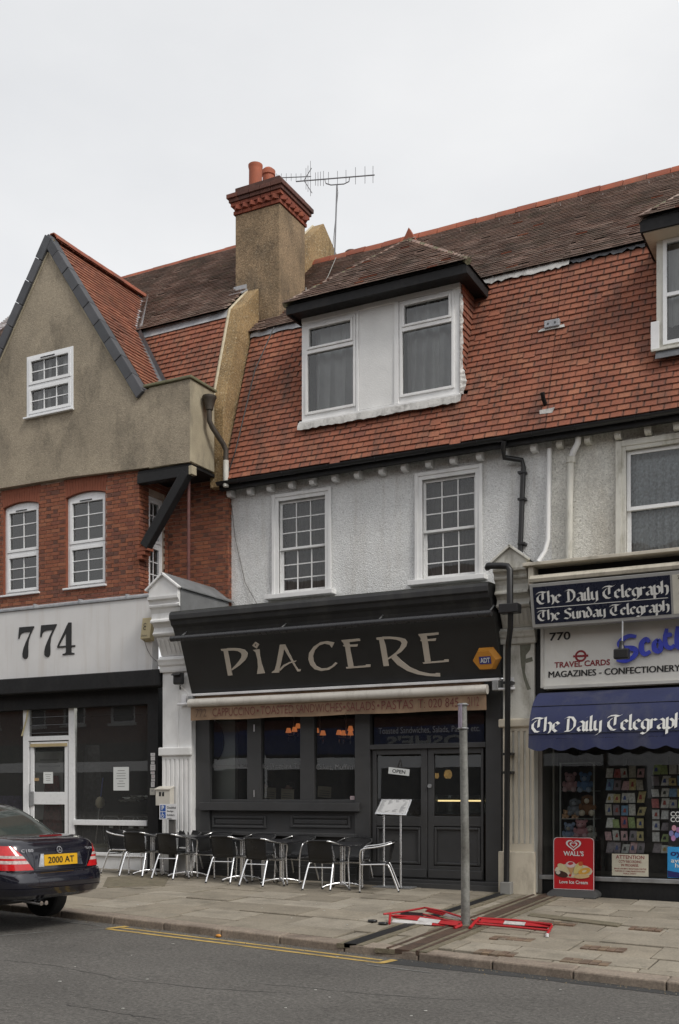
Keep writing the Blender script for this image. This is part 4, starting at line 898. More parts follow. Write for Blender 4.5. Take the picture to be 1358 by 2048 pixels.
def brick_course(z, h, ov, mt, n=5):
    x0, x1, y0, y1 = CX0 - ov, CX1 + ov, CY0 - ov, CY1 + ov; D = .13
    for (a, b_, fx) in ((x0, x1, lambda s, e: (s, e, y0, y0 + D)), (x0, x1, lambda s, e: (s, e, y1 - D, y1))):
        for k in range(n): s, e = a + (b_ - a) * k / n, a + (b_ - a) * (k + 1) / n; q = fx(s + .004, e - .004); obj('brick', MB().box(*q, z, z + h - .006), mt, ch, bevel=.004)
    a, b_ = y0 + D, y1 - D
    for xs in (x0, x1 - D):
        for k in range(n - 1): s, e = a + (b_ - a) * k / (n - 1), a + (b_ - a) * (k + 1) / (n - 1); obj('brick', MB().box(xs, xs + D, s + .004, e - .004, z, z + h - .006), mt, ch, bevel=.004)
brick_course(CZT, .075, .03, CBR2)
dz = CZT + .075                                # dog-tooth course: bricks set cornerwise
for k in range(6):
    t = (k + .5) / 6
    for c in ((CX0 + (CX1 - CX0) * t, CY0 - .02), (CX1 + .02, CY0 + (CY1 - CY0) * t)):
        o = obj('dogtooth_brick', MB().box(-.066, .066, -.066, .066, 0, .085), CBR2, ch, bevel=.004); o.location = (c[0], c[1], dz); o.rotation_euler = (0, 0, R(45))
obj('chimney_core', MB().box(CX0 - .0, CX1 + .0, CY0 - .0, CY1 + .0, CZT, CZT + .55), CBR, ch)
brick_course(dz + .085, .075, .07, CBR2); brick_course(dz + .16, .075, .10, CBR); brick_course(dz + .235, .09, .135, CBR)
obj('flaunching', MB().add([(CX0 - .1, CY0 - .1, dz + .325), (CX1 + .1, CY0 - .1, dz + .325), (CX1 + .1, CY1 + .1, dz + .325), (CX0 - .1, CY1 + .1, dz + .325), (CX0 + .3, CY0 + .3, dz + .42), (CX1 - .3, CY0 + .3, dz + .42), (CX1 - .3, CY1 - .3, dz + .42), (CX0 + .3, CY1 - .3, dz + .42)], [(0, 1, 5, 4), (1, 2, 6, 5), (2, 3, 7, 6), (3, 0, 4, 7), (4, 5, 6, 7)]), RENDER2, ch)
POT = mat('orange_terracotta', (.36, .105, .055), .75, .15, 4, dirt=(.16, .07, .05), damt=.4)
pc = P(511, 360, 2.5); zt_ = Z(511, 331, 2.5)
obj('chimney_pot', MB().lathe([(.14, dz + .33 - zt_), (.135, -.1), (.142, -.06), (.15, -.03), (.15, 0), (.12, 0), (.12, -.2)], (pc.x, 2.5, zt_), 18), POT, ch, smooth=40)
pc = P(537, 360, 2.9); zt_ = Z(537, 338, 2.9)
obj('chimney_pot', MB().lathe([(.13, dz + .33 - zt_), (.125, -.16), (.145, -.14), (.145, -.05), (.125, -.03), (.09, 0)], (pc.x, 2.9, zt_), 18), POT, ch, smooth=40)
obj('roof_vent_pot', MB().lathe([(.11, -.3), (.12, -.05), (.15, -.04), (.15, .03), (.13, .05)], P(703, 508, 4.85), 14), mat('brown_pot', (.10, .06, .05), .7), b772, smooth=40)
obj('roof_cable', MB().tube([P(548, 655, 1.55), P(510, 740, 1.25), P(470, 905, .9), P(455, 950, .85)], .012, 6), BLACKPLASTIC, b772)
obj('wall_cable', MB().tube([P(463, 1010, 1.18), P(470, 1075, 1.18), P(490, 1165, 1.18), P(515, 1210, 1.15)], .005, 5), PIPEB, b772)
obj('aerial_cable', MB().tube([P(672, 515, 4.3), P(655, 555, 3.4), P(630, 585, 2.6), P(612, 600, 2.0), P(612, 575, 2.1), P(613, 598, 1.8)], .007, 5), mat('grey_cable', (.3, .3, .28), .6), b772)
# ---------------------------------------------------------------- pipes on the front
obj('downpipe', MB().tube([(X(1008, .83), .83, 7.40), (X(1008, .9), .86, 7.28), (X(1012, 1.1), 1.0, 7.18), (X(1044, 1.1), 1.1, 7.12), (X(1047, 1.12), 1.12, 7.0), (X(1044, 1.12), 1.12, 6.4), (X(1040, 1.12), 1.12, 5.45)], .045, 10), BLACKPLASTIC, b772, smooth=40)
for z in (6.9, 6.45, 5.7): obj('pipe_clip', MB().box(X(1044, 1.12) - .06, X(1044, 1.12) + .07, 1.06, 1.2, z, z + .035), BLACKPLASTIC, b772)
obj('white_pipe', MB().tube([(X(1098, 1.1), 1.12, 7.25), (X(1096, 1.1), 1.12, 6.5), (X(1095, 1.1), 1.12, 5.75), (X(1090, 1.1), 1.1, 5.55), (X(1076, 1.0), 1.0, 5.36)], .04, 10), WHITE, b770, smooth=40)
obj('white_pipe', MB().tube([P(1157, 862, 1.0), P(1156, 885, 1.05), P(1146, 905, 1.12), P(1142, 918, 1.12)], .05, 10), WHITE, b770, smooth=40)
obj('pipe_collar', MB().tube([P(1157, 858, 1.0), P(1157, 868, 1.0)], .066, 10), WHITE, b770)
obj('soil_pipe', MB().tube([P(1142, 915, 1.12), P(1139, 1000, 1.12), P(1137, 1140, 1.12)], .058, 10), OLDWHITE, b770, smooth=40); obj('pipe_collar', MB().tube([P(1142, 914, 1.12), P(1141.5, 926, 1.12)], .078, 10), OLDWHITE, b770)
# ---------------------------------------------------------------- television aerials
AER = mat('grey_aerial_metal', (.22, .22, .23), .5, .1, metal=.6)
YA = 5.2
ta = thing('tv_aerial', 'long grey roof aerial on a tall mast right of the chimney', 'aerial', P(671, 500, YA))
obj('mast', MB().tube([P(669, 520, YA), P(674, 370, YA)], .018, 8).tube([P(665, 500, YA), P(676, 385, YA), P(675, 372, YA)], .007, 6), AER, ta)
obj('cradle', MB().tube([P(650, 360, YA), P(652, 367, YA), P(662, 370, YA), P(688, 368, YA), P(698, 363, YA), P(699, 356, YA)], .013, 6), AER, ta)
obj('boom', MB().tube([P(592, 363, YA), P(749, 350, YA)], .014, 6), AER, ta)
for px, c, h in ((631, 358, 13), (636, 358, 14), (641, 357.5, 14), (647, 357, 15), (657, 356, 12), (675, 355, 13), (692, 353, 13), (711, 351.5, 17), (730, 350, 17), (746, 349, 17)):
    obj('element', MB().tube([P(px, c - h, YA), P(px, c + h, YA)], .0065, 5), AER, ta)
for k, (dx, h0, h1) in enumerate(((612, 336, 343), (616, 331, 338), (621, 322, 333))):
    obj('reflector_rod', MB().tube([P(dx, 358 - (358 - h0) , YA - .2 + .1 * k), P(dx, 358, YA - .2 + .1 * k), P(dx, 358 + (358 - h0) * .95, YA - .2 + .1 * k)], .006, 5), AER, ta)
obj('reflector_arm', MB().tube([P(608, 361, YA), P(623, 336, YA)], .01, 5).tube([P(608, 361, YA), P(624, 386, YA)], .01, 5), AER, ta)
tb = thing('tv_aerial', 'smaller grey aerial half hidden behind the chimney cap', 'aerial', P(560, 420, 5.6))
obj('boom', MB().tube([P(548, 356, 5.6), P(622, 353, 5.6)], .011, 6), AER, tb); obj('mast', MB().tube([P(556, 520, 5.6), P(556, 350, 5.6)], .015, 6), AER, tb)
for k in range(7): obj('element', MB().tube([P(553 + k * 9.8, 347, 5.6), P(553 + k * 9.8, 362, 5.6)], .006, 5), AER, tb)
# ================================================================ pilasters with consoles
def pilaster(parent, px0, px1, mt, mt_low, zplinth, pxr, flutes=5, ridge_mt=None, w_plinth=.0):
    x0, x1 = X(px0, -.15), X(px1, -.15); zl = lambda py, Y: Z(pxr[0], py + pxr[1], Y)
    zc = zl(1341, -.15); zcap1, zcap0 = zl(1495, -.17), zl(1512, -.17)
    p = obj('pilaster', MB().box(x0, x1, -.15, .5, -.4, zc + .05), mt, parent, bevel=.008)
    obj('pilaster_band', MB().box(x0 - .06, x1 + .03, -.21, -.151, zcap0, zcap1), mt_low, p, bevel=.02)
    obj('pilaster_plinth', MB().box(x0 - w_plinth, x1 + w_plinth * .6, -.24, -.151, -.4, zplinth), mt_low, p, bevel=.015)
    n = flutes; w_ = (x1 - x0) / (n * 2 + 1)
    ztop = zcap0 - .06
    obj('flute_panel', MB().box(x0 + .004, x1 - .004, -.168, -.151, ztop, zcap0).box(x0 + .004, x1 - .004, -.168, -.151, zplinth, zplinth + .12), mt_low, p)
    for k in range(n + 1):
        a = x0 + .004 + (x1 - x0 - .008) * k / (n + .45); obj('flute_rib', MB().box(a, a + w_ * 1.25 if k < n else x1 - .004, -.168, -.151, zplinth + .12, ztop), mt_low, p, bevel=.006)
    prof = [(1345, .3), (1345, -.19), (1341, -.20), (1334, -.21), (1330, -.235), (1324, -.25), (1319, -.27), (1316, -.21), (1313, -.20)]
    b = MB(); b.prism([(x0 - .03, Y, zl(py, Y)) for py, Y in prof] + [(x0 - .03, .3, zl(1313, -.2))], (x1 - x0 + .06, 0, 0)); obj('capital', b, mt, p, bevel=.004)
    prof = [(1312.5, .3), (1312.5, -.20), (1273.5, -.36), (1273.5, .3)]
    b = MB().prism([(x0 + .01, Y, Z(pxr[0], py + pxr[1], min(Y, -.2))) for py, Y in prof], (x1 - x0 - .02, 0, 0)); cons = obj('console', b, mt, p, bevel=.008)
    za, zb = zl(1308, -.2), zl(1278, -.34)
    for k in range(6):
        a = x0 + .03 + (x1 - x0 - .06) * k / 6; obj('console_rib', MB().prism([(a, -.222, za), (a + .045, -.222, za), (a + .045, -.348, zb), (a, -.348, zb)], (0, -.012, 0)), mt, p, bevel=.003)
    prof = [(1273, -.36), (1270, -.41), (1266, -.43), (1262, -.40), (1255, -.385), (1248, -.42), (1243, -.50), (1239, -.50), (1236, -.46), (1226, -.455), (1217, -.49), (1213, -.53), (1209, -.54), (1207, -.52), (1201, -.54), (1197, -.58), (1191, -.59)]
    b = MB(); pr = [(Y, zl(py, Y)) for py, Y in prof]; b.prism([(x0 - .02, 1.1, pr[0][1])] + [(x0 - .02, y, z) for y, z in pr] + [(x0 - .02, 1.1, pr[-1][1])], (x1 - x0 + .02, 0, 0)); obj('console_cornice', b, mt, p, bevel=.004)
    ze, za_ = zl(1176, -.59), zl(1144, -.59); zbm = pr[-1][1] + .001; xm = (x0 + x1) / 2
    obj('pediment', MB().prism([(x0, -.57, zbm), (x1, -.57, zbm), (x1, -.57, ze), (xm, -.57, za_ - .05), (x0, -.57, ze)], (0, 1.65, 0)), mt, p, bevel=.006)
    for s, xe in ((-1, x0 - .06), (1, x1 + .06)):
        t = Vector((xm - xe, 0, za_ - ze)); n_ = Vector((-t.z, 0, t.x)).normalized() * .035
        if n_.z < 0: n_ = -n_
        obj('pediment_moulding', MB().prism([Vector((xe, -.62, ze)) , Vector((xm, -.62, za_)), Vector((xm, -.62, za_)) - n_, Vector((xe, -.62, ze)) - n_], (0, .08, 0)), mt, p, bevel=.005)
        obj('pediment_roof', MB().prism([Vector((xe, -.54, ze + .002)), Vector((xm, -.54, za_ + .002)), Vector((xm, -.54, za_ - .02)), Vector((xe, -.54, ze - .02))], (0, 1.72, 0)), ridge_mt or LEAD, p)
    return p
GREYSL = mat('grey_painted_slab', (.17, .175, .18), .75, .2, 3, bump=.006, bs=14, dirt=(.10, .10, .10), damt=.5)
pilaster(b772, 325, 383, WHITE, WHITE, .55, (330, 0), 6, GREYSL)
pilaster(b770, 1006, 1069, OLDWHITE, CREAM, .62, (1040, -58), 5, GREYSL, .05)
obj('console_flank', MB().box(X(383, -.15) + .003, X(383, -.15) + .02, -.5, 1.05, 4.80, 5.22), GREYSL, b772)
for k, (pts) in enumerate(([(1040, 1290), (1062, 1288), (1060, 1300), (1052, 1310), (1050, 1345), (1056, 1365), (1062, 1378), (1055, 1380), (1048, 1360), (1043, 1335), (1041, 1318)], [(1050, 1318), (1064, 1314), (1066, 1322), (1052, 1326)])):
    obj('filler_patch', MB().prism([P(a, c, -.1515 - .001 * k) for a, c in pts], (0, -.004, 0)), mat('grey_green_filler', (.16, .16, .125), .9, .25, 12, bump=.005, bs=30), b770)
# ================================================================ cafe shopfront
xl, xr = X(385, 0), X(1000, 0)
Zs = lambda px, py: Z(px, py, 0)
def gbar(name, px0, px1, z0, z1, y0=0.0, y1=.12, bevel=.006, mt=None): return boxo(name, b772, mt or GREYP, X(px0, 0), X(px1, 0), y0, y1, z0, z1, bevel)
zsill1, zsill0 = Zs(570, 1605), Zs(570, 1624); zgb = Zs(560, 1599); zgt = 3.05
gbar('stile', 385, 420, -.4, 3.35, -.02); gbar('window_post', 494, 522, zgb, 3.1); gbar('window_post', 600, 628, zgb, 3.1); gbar('window_post', 711, 741, -.4, 3.35, -.03); gbar('stile', 972, 1003, -.4, 3.35, -.02)
gbar('head_rail', 420, 711, zgt - .02, 3.35, .0); gbar('head_rail', 741, 972, zgt - .02, 3.35, .0)
gbar('window_sill', 404, 722, zsill0 + .02, zsill1, -.09, .12); gbar('bottom_rail', 420, 711, zsill1, zgb, .0)
gbar('stall_riser', 420, 711, -.4, zsill0 + .02, .03, .2)
for a, b_ in ((425, 533), (582, 702)):
    x0, x1 = X(a, .03), X(b_, .03); z1, z0 = Zs((a + b_) / 2, 1632), Zs((a + b_) / 2, 1656)
    obj('moulded_panel', bars(MB(), x0, x1, z0, z1, .045, .002, .032), GREYP, b772, bevel=.01); obj('panel_field', MB().box(x0 + .07, x1 - .07, .012, .031, z0 + .07, z1 - .07), GREYP, b772, bevel=.01)
gbar('dado_rail', 404, 716, Zs(560, 1672) - .0, Zs(560, 1665), -.05, .03); gbar('skirting', 392, 716, -.4, .27, -.06, .04); gbar('plinth', 385, 716, -.4, .16, -.11, -.061)
for pa, pb_ in ((420, 494), (522, 600), (628, 711)):
    obj('shop_pane', MB().face([(X(pa, 0), .06, zgb), (X(pb_, 0), .06 + random.uniform(-.004, .004), zgb), (X(pb_, 0), .06, zgt), (X(pa, 0), .06, zgt)]), SHOPGLASS, b772)
for z in (1456, 1587): pbox('hinge', b772, ALU, 507, 509, z - 7, z + 7, -.008, .008, bevel=0)
ztr1, ztr0 = Zs(850, 1487), Zs(850, 1497)
gbar('transom', 741, 972, ztr0, ztr1, -.03)
obj('fanlight_pane', MB().face([(X(745, 0), .06, ztr1), (X(966, 0), .06, ztr1), (X(966, 0), .06, zgt), (X(745, 0), .06, zgt)]), SHOPGLASS, b772)
zdb = .12
for pa, pb_, ga, gb, nm in ((745, 855, 753, 842, 0), (856.5, 967, 868, 962, 1)):
    x0, x1, g0, g1 = X(pa, .03), X(pb_, .03), X(ga, .03), X(gb, .03); zg0, zg1 = Zs((ga + gb) / 2, 1633), ztr0 - .09
    d = obj('cafe_door', MB().box(x0, g0, .02, .08, zdb, ztr0 - .005).box(g1, x1, .02, .08, zdb, ztr0 - .005).box(g0, g1, .02, .08, zg1, ztr0 - .005).box(g0, g1, .02, .08, zg0 - .16, zg0).box(g0, g1, .02, .08, zdb, zdb + .22).box(g0, g1, .05, .07, zdb + .22, zg0 - .16), GREYP, b772, bevel=.006)
    obj('door_pane', MB().face([(g0, .055, zg0), (g1, .055, zg0), (g1, .055, zg1), (g0, .055, zg1)]), SHOPGLASS, d)
    obj('panel_moulding', bars(MB(), g0 + .01, g1 - .01, zdb + .24, zg0 - .18, .04, .012, .05), GREYP, d, bevel=.01)
    obj('kick_rail', MB().box(x0 + .01, x1 - .01, -.005, .02, zdb + .02, zdb + .16), GREYP, d, bevel=.008)
    if nm: obj('door_lock', MB().tube([P(860, 1572, .02), P(860, 1572, .02) + Vector((0, -.025, 0))], .035, 14), STEEL, d)
gbar('threshold', 741, 1003, -.4, .115, -.10, .1, mt=GREYP)
gbar('door_step', 716, 1003, -.4, .06, -.16, -.101, mt=mat('dark_step', (.05, .05, .05), .8))
# cafe interior
WALLIN = mat('brown_cafe_wall', (.06, .045, .03), .8, .3)
room_box(b772, xl, xr, .2, 7.0, .05, 3.3, WALLIN, 'cafe_room')
boxo('room_floor', b772, FLOORIN, xl, xr, .13, 7.0, -.05, .048, bevel=0)
boxo('pale_partition', b772, mat('pale_partition', (.40, .42, .40), .8, .05), X(418, .35), X(470, .35), .35, .45, .05, 3.2)
obj('round_wall_sign', MB().prism(clist(P(421, 1483, .33), .3, 0, 350, 24, UX, UZ, .42), (0, -.015, 0)), mat('navy_board', (.012, .014, .03), .4), b772)
GREYTXT = mat('etched_lettering', (.16, .16, .16), .6, 0)
for s, a, b_, py in (('Cappuccino, Latte', 425, 496, 1535), ('Hot Chocolate, Tea', 521, 604, 1535), ('Cakes, Muffins', 632, 707, 1537)):
    text('window_lettering', s, P(a, py + 4, .056), UX, UZ, X(b_, .056) - X(a, .056), .105, GREYTXT, b772)
text('window_lettering', 'Toasted Sandwiches, Salads, Pastas, etc.', P(757, 1470, .056), UX, UZ, X(960, .056) - X(757, .056), .12, GREYTXT, b772)
WARM = mat('lit_shade', (.6, .3, .12), .6, 0, emit=(1.0, .30, .09), es=.3)
def lamp(pts, label, Y=2.6):
    c = P(sum(p[0] for p in pts) / len(pts), 1440, Y); o = thing('chandelier', label, 'chandelier', (c.x, Y, 3.0), 'chandeliers inside the cafe')
    obj('stem', MB().tube([(c.x, Y, 3.28), (c.x, Y, P(600, 1470, Y).z)], .015, 6), STEEL, o)
    for px, py in pts:
        q = P(px, py, Y); obj('lamp_shade', MB().lathe([(.062, -.045), (.036, .05)], q, 10), WARM, o); obj('arm', MB().tube([(c.x, Y, q.z - .1), (q.x, q.y, q.z - .1), (q.x, q.y, q.z - .05)], .008, 5), STEEL, o); obj('crystal_drop', MB().lathe([(.002, -.22), (.014, -.17), (.002, -.13)], q, 6), ALU, o)
lamp(((475, 1462), (481, 1459)), 'small lit chandelier with orange shades behind the leftmost cafe pane'); lamp(((577, 1461), (589, 1459), (596, 1452)), 'lit chandelier with orange shades behind the middle cafe pane')
lamp(((633, 1461), (646, 1466)), 'lit chandelier at the left of the third cafe pane'); lamp(((678, 1465), (687, 1466), (701, 1457), (701, 1466)), 'lit chandelier with four orange shades at the right of the third cafe pane')
ct = thing('counter', 'wooden cafe counter with a lit glass case behind the right door leaf', 'counter', (X(905, 2.2), 2.2, .05))
obj('counter_body', MB().box(X(868, 2.0), X(975, 2.0), 2.0, 2.8, .05, 1.15), mat('dark_wood', (.07, .04, .02), .5), ct); obj('light_strip', MB().box(X(877, 2.0), X(963, 2.0), 1.97, 1.999, Z(900, 1603, 2), Z(900, 1600, 2)), mat('warm_strip', (.8, .7, .4), .5, emit=(1, .75, .35), es=1.2), ct)
obj('glass_case', MB().box(X(868, 2.0), X(975, 2.0), 2.05, 2.6, 1.16, 1.5), GLASS, ct)
obj('brass_jar', MB().lathe([(.05, 0), (.08, .05), (.07, .12), (.04, .16)], P(896, 1557, 2.4), 10).lathe([(.04, 0), (.06, .04), (.05, .1)], P(872, 1557, 2.4), 10), mat('glowing_brass', (.7, .45, .15), .3, metal=1, emit=(1, .6, .2), es=.15), ct)  # jars are no lamps: a faint warm glow is put into their metal
os_ = thing('open_sign', 'white tilted OPEN sign hanging inside the left cafe door', 'sign', P(797, 1550, .05))
c = P(798, 1543, .045); tl = R(-6.5); u = Vector((math.cos(tl), 0, math.sin(tl))); v = Vector((-math.sin(tl), 0, math.cos(tl)))
obj('board', MB().prism([c - u * .19 - v * .055, c + u * .19 - v * .055, c + u * .19 + v * .055, c - u * .19 + v * .055], (0, -.008, 0)), PAPER, os_); text('lettering', 'OPEN', c - u * .12 - v * .03 + Vector((0, -.0095, 0)), u, v, .24, .06, PRINT, os_, bold=.02)
obj('cord', MB().tube([c - u * .04 + v * .055, c + v * .2, c + u * .05 + v * .055], .005, 5), PIPEB, os_)
st = psheet('window_sticker', 'small pink and white sticker low in the third cafe pane', 'sticker', 700.5, 709, 1592, 1600, .055, [.7, .7], material=mat('pinkish_sticker', (.65, .5, .52), .5))
# two guests behind the middle and right panes, mostly hidden below the sill
def guest(px, py, Y, label, shirt, hair, turn):
    c = P(px, py, Y); o = thing('person', label, 'person', (c.x, Y, .05)); b = MB(); rings = []
    for r_, d_, z in ((.17, .11, -.75), (.19, .12, -.5), (.21, .12, -.34), (.15, .09, -.24), (.06, .06, -.19), (.055, .06, -.13), (.07, .085, -.09), (.078, .10, -.02), (.08, .105, .04), (.07, .095, .09), (.04, .055, .125), (.005, .005, .135)):
        rings.append([(c.x + r_ * math.cos(a / 12 * 6.2832), c.y + d_ * math.sin(a / 12 * 6.2832) - (.012 if -.1 < z < .05 and 7 <= a <= 11 else 0), c.z + z) for a in range(13)])
    b.grid(rings); obj('body', b, mat('skin', (.30, .17, .12), .6), o, smooth=70)
    h = MB().grid([[(c.x + .086 * k_ * math.cos(a / 12 * 6.2832), c.y + .012 + .108 * k_ * math.sin(a / 12 * 6.2832), c.z + z) for a in range(13)] for k_, z in ((1.0, .02), (1.04, .07), (.9, .115), (.4, .148), (.05, .152))]); obj('hair', h, mat(hair[0], hair[1], .8), o, smooth=70)
    s_ = MB().grid([[(c.x + r_ * math.cos(a / 12 * 6.2832), c.y + d_ * math.sin(a / 12 * 6.2832), c.z + z) for a in range(13)] for r_, d_, z in ((.2, .14, -.8), (.21, .14, -.5), (.23, .14, -.34), (.165, .105, -.225), (.075, .075, -.185))]); obj('jumper', s_, mat(shirt[0], shirt[1], .9), o, smooth=70)
guest(533, 1577, .9, 'seated guest in a dark jumper reading behind the middle cafe pane', ('dark_jumper', (.03, .03, .04)), ('dark_hair', (.02, .015, .01)), 0); guest(580, 1580, 1.3, 'dark haired guest further inside behind the middle cafe pane', ('black_jumper', (.012, .012, .015)), ('black_hair', (.01, .008, .007)), 0)
for px, py, lab in ((538, 1586, 'cream newspaper held up behind the middle cafe pane'), (574, 1589, 'grey menu propped behind the middle cafe pane, right of the newspaper'), (648, 1584, 'tilted cream paper lying behind the third cafe pane')):
    c = P(px, py, .7); o = thing('paper_menu', lab, 'menu', c); obj('leaf', MB().prism([c + Vector((-.13, 0, -.09)), c + Vector((.13, .02, -.11)), c + Vector((.12, .05, .09)), c + Vector((-.14, .03, .11))], (0, .004, 0)), mat('cream_paper', (.5, .44, .33), .8), o)
    for k in range(4): obj('text_line', MB().prism([c + Vector((-.10, .003 + .012 * k, -.06 + .04 * k)), c + Vector((.10, .013 + .012 * k, -.075 + .04 * k)), c + Vector((.10, .016 + .012 * k, -.065 + .04 * k)), c + Vector((-.10, .006 + .012 * k, -.05 + .04 * k))], (0, -.008, 0)), GREYPRINT, o)
# ---------------------------------------------------------------- sloping fascia, cornice, rail
FB, FT = Vector((0, -.15, 3.36)), Vector((0, -.53, 4.34)); FV = (FT - FB).normalized(); FN = Vector((0, -FV.z, FV.y))
def PF(px, py, off=0.0):
    o = FB + FN * off; d = ray(px, py); return CAM + d * ((o - CAM).dot(FN) / d.dot(FN))
xfl, xfr = X(383, -.15) + .002, X(1003, -.15)
obj('cafe_fascia', MB().prism([Vector((xfl, FB.y, FB.z)), Vector((xfl, FT.y, FT.z)), Vector((xfl, FT.y + .5, FT.z)), Vector((xfl, .02, FB.z))], (xfr - xfl, 0, 0)), FASCIA, b772)
z1, z2 = 4.0, 3.994
def letter(pieces, sc, ox, oy):
    b = MB(); k = 0
    for pc in pieces:
        kind, A = pc[0], [PF(ox + a / sc, oy + c_ / sc) for a, c_ in pc[1]]; off = FN * (.012 + .0012 * k); k += 1
        if kind == 'p': b.prism([p + off for p in A], FN * -.012)
        else:
            B = [PF(ox + a / sc, oy + c_ / sc) for a, c_ in pc[2]]; b.strip([p + off for p in A], [p + off for p in B], FN * -.012, closed=(kind == 'r'))
    obj('sign_letter', b, SIGNTAN, b772)
s1, s2 = (4.527, 420, 1230), (3.994, 680, 1230)
letter([('p', [(100, 308), (160, 303), (178, 400), (205, 545), (165, 548), (125, 325), (105, 322)]), ('s', [(158, 300), (215, 298), (270, 302), (318, 315), (343, 345), (340, 375), (318, 412), (270, 455), (203, 500)], [(163, 322), (215, 320), (255, 325), (283, 342), (290, 360), (284, 385), (262, 418), (235, 450), (196, 490)])], *s1)
letter([('p', [(390, 315), (450, 308), (455, 370), (470, 440), (498, 525), (428, 533), (437, 470), (432, 400), (415, 335)]), ('r', [(412, 242), (447, 265), (425, 303), (385, 275)], [(413, 262), (424, 270), (415, 280), (404, 272)])], *s1)
letter([('p', [(635, 268), (683, 266), (664, 350), (634, 478), (628, 520), (562, 523), (564, 514), (588, 496), (604, 440)]), ('p', [(664, 290), (683, 268), (720, 345), (780, 460), (800, 490), (825, 490), (820, 508), (795, 510), (738, 415)]), ('s', [(628, 495), (665, 452), (715, 427), (785, 409)], [(640, 503), (678, 465), (728, 435), (782, 420)])], *s1)
letter([('s', [(1128, 248), (1060, 236), (1000, 245), (940, 285), (900, 340), (893, 400), (910, 450), (950, 490), (1010, 505), (1080, 495), (1130, 462), (1155, 435)], [(1105, 294), (1085, 268), (1040, 258), (990, 275), (950, 320), (935, 370), (940, 420), (965, 460), (1010, 483), (1060, 480), (1105, 458), (1135, 428)])], *s1)
letter([('p', [(22, 212), (75, 200), (85, 280), (110, 412), (68, 415), (42, 250)]), ('p', [(12, 200), (160, 187), (162, 205), (130, 209), (70, 216), (20, 216)]), ('p', [(25, 240), (145, 232), (140, 250), (80, 252), (32, 250)]), ('p', [(50, 415), (205, 402), (210, 395), (245, 394), (245, 413), (55, 427)])], *s2)
letter([('p', [(292, 180), (345, 175), (365, 240), (392, 405), (350, 408), (315, 200), (294, 195)]), ('s', [(340, 173), (400, 172), (470, 178), (520, 190), (540, 215), (530, 250), (490, 295), (430, 330), (383, 357)], [(346, 193), (400, 190), (450, 195), (485, 208), (495, 225), (480, 260), (450, 295), (415, 322), (383, 343)]), ('s', [(450, 318), (490, 360), (560, 415), (640, 450), (720, 467), (762, 468), (768, 462), (800, 463)], [(412, 342), (460, 395), (540, 445), (620, 472), (700, 485), (750, 488), (775, 490), (802, 490)])], *s2)
letter([('p', [(638, 165), (692, 150), (705, 230), (725, 370), (680, 375), (655, 210)]), ('p', [(628, 152), (788, 138), (790, 155), (755, 160), (690, 166), (634, 168)]), ('p', [(642, 198), (770, 185), (765, 205), (700, 207), (650, 208)]), ('p', [(662, 378), (830, 362), (835, 354), (870, 353), (870, 372), (670, 388)])], *s2)
cz = 4.76
cprof = [(1.15, cz + .06), (-.60, cz), (-.66, cz), (-.68, cz - .05), (-.68, cz - .13), (-.64, cz - .15), (-.62, cz - .22), (-.56, cz - .26), (-.52, cz - .34), (-.50, FT.z + .002), (-.1, FT.z + .002), (1.15, FT.z + .002)]
obj('cafe_cornice', MB().prism([(xfl - .12, y, z) for y, z in cprof], (xfr - xfl + .08, 0, 0)), mat('cornice_black', (.022, .022, .023), .55, .2, dirt=(.07, .068, .06), damt=.5), b772, bevel=.006)
obj('lead_flat', MB().prism([(xfl - .12, -.63, cz + .002), (xfl - .12, 1.15, cz + .064), (xfl - .12, 1.15, cz + .08), (xfl - .12, -.63, cz + .02)], (xfr - xfl + .08, 0, 0)), mat('mossy_felt', (.06, .062, .055), .9, .3, 6, bump=.01, bs=30), b772)
obj('light_trough', MB().tube([(X(342, -.72), -.72, Z(342, 1278, -.72)), (X(983, -.72), -.72, Z(342, 1278, -.72))], .05, 12), mat('black_tube', (.03, .03, .033), .3, .1), b772, smooth=40)
for px in (360, 560, 755, 978): obj('trough_bracket', MB().tube([(X(px, -.72), -.70, Z(342, 1278, -.72) + .03), (X(px, -.72), -.5, Z(342, 1278, -.72) + .15)], .012, 6), STEEL, b772)
# ---------------------------------------------------------------- retracted awning over the cafe
aw = thing('retracted_awning', 'rolled brown awning with lettered valance under the cafe fascia', 'awning', (-8.5, -.2, 3.1))
zr_ = Z(680, 1375, -.24)
obj('top_rail', MB().box(X(375, -.24), X(1000, -.24), -.27, -.16, zr_ - .022, zr_ + .022), WHITEGLOSS, aw, bevel=.006)
CANV = mat('brown_canvas', (.235, .155, .098), .85, .15, 5, dirt=(.12, .08, .055), damt=.5, bump=.002, bs=120)
obj('canvas_roll', MB().box(X(382, -.2), X(965, -.2), -.21, -.1, zr_ - .15, zr_ - .025), CANV, aw)
zro = Z(680, 1392.5, -.32); xra, xrb = X(379, -.32), X(975, -.32)
obj('front_bar', MB().tube([(xra, -.32, zro), (xrb, -.32, zro)], .078, 14), mat('cream_bar', (.60, .57, .52), .4, .08, dirt=(.30, .27, .23), damt=.4, dscale=6), aw, smooth=40)
rows = []
zv1, zv0 = zro - .06, zro - .06 - .255
for j in range(6):
    t = j / 5; rows.append([(xra + .03 + (xrb - xra - .05) * i / 60, -.325 + .012 * t * math.sin(i * .55) + .006 * t * math.sin(i * 1.7), zv1 + (zv0 - zv1) * t + .006 * math.sin(i * .4) * t) for i in range(61)])
obj('valance', MB().grid(rows), CANV, aw, smooth=60)
MAROON = mat('maroon_print', (.115, .030, .026), .85, .15, 8)
VT = -.344
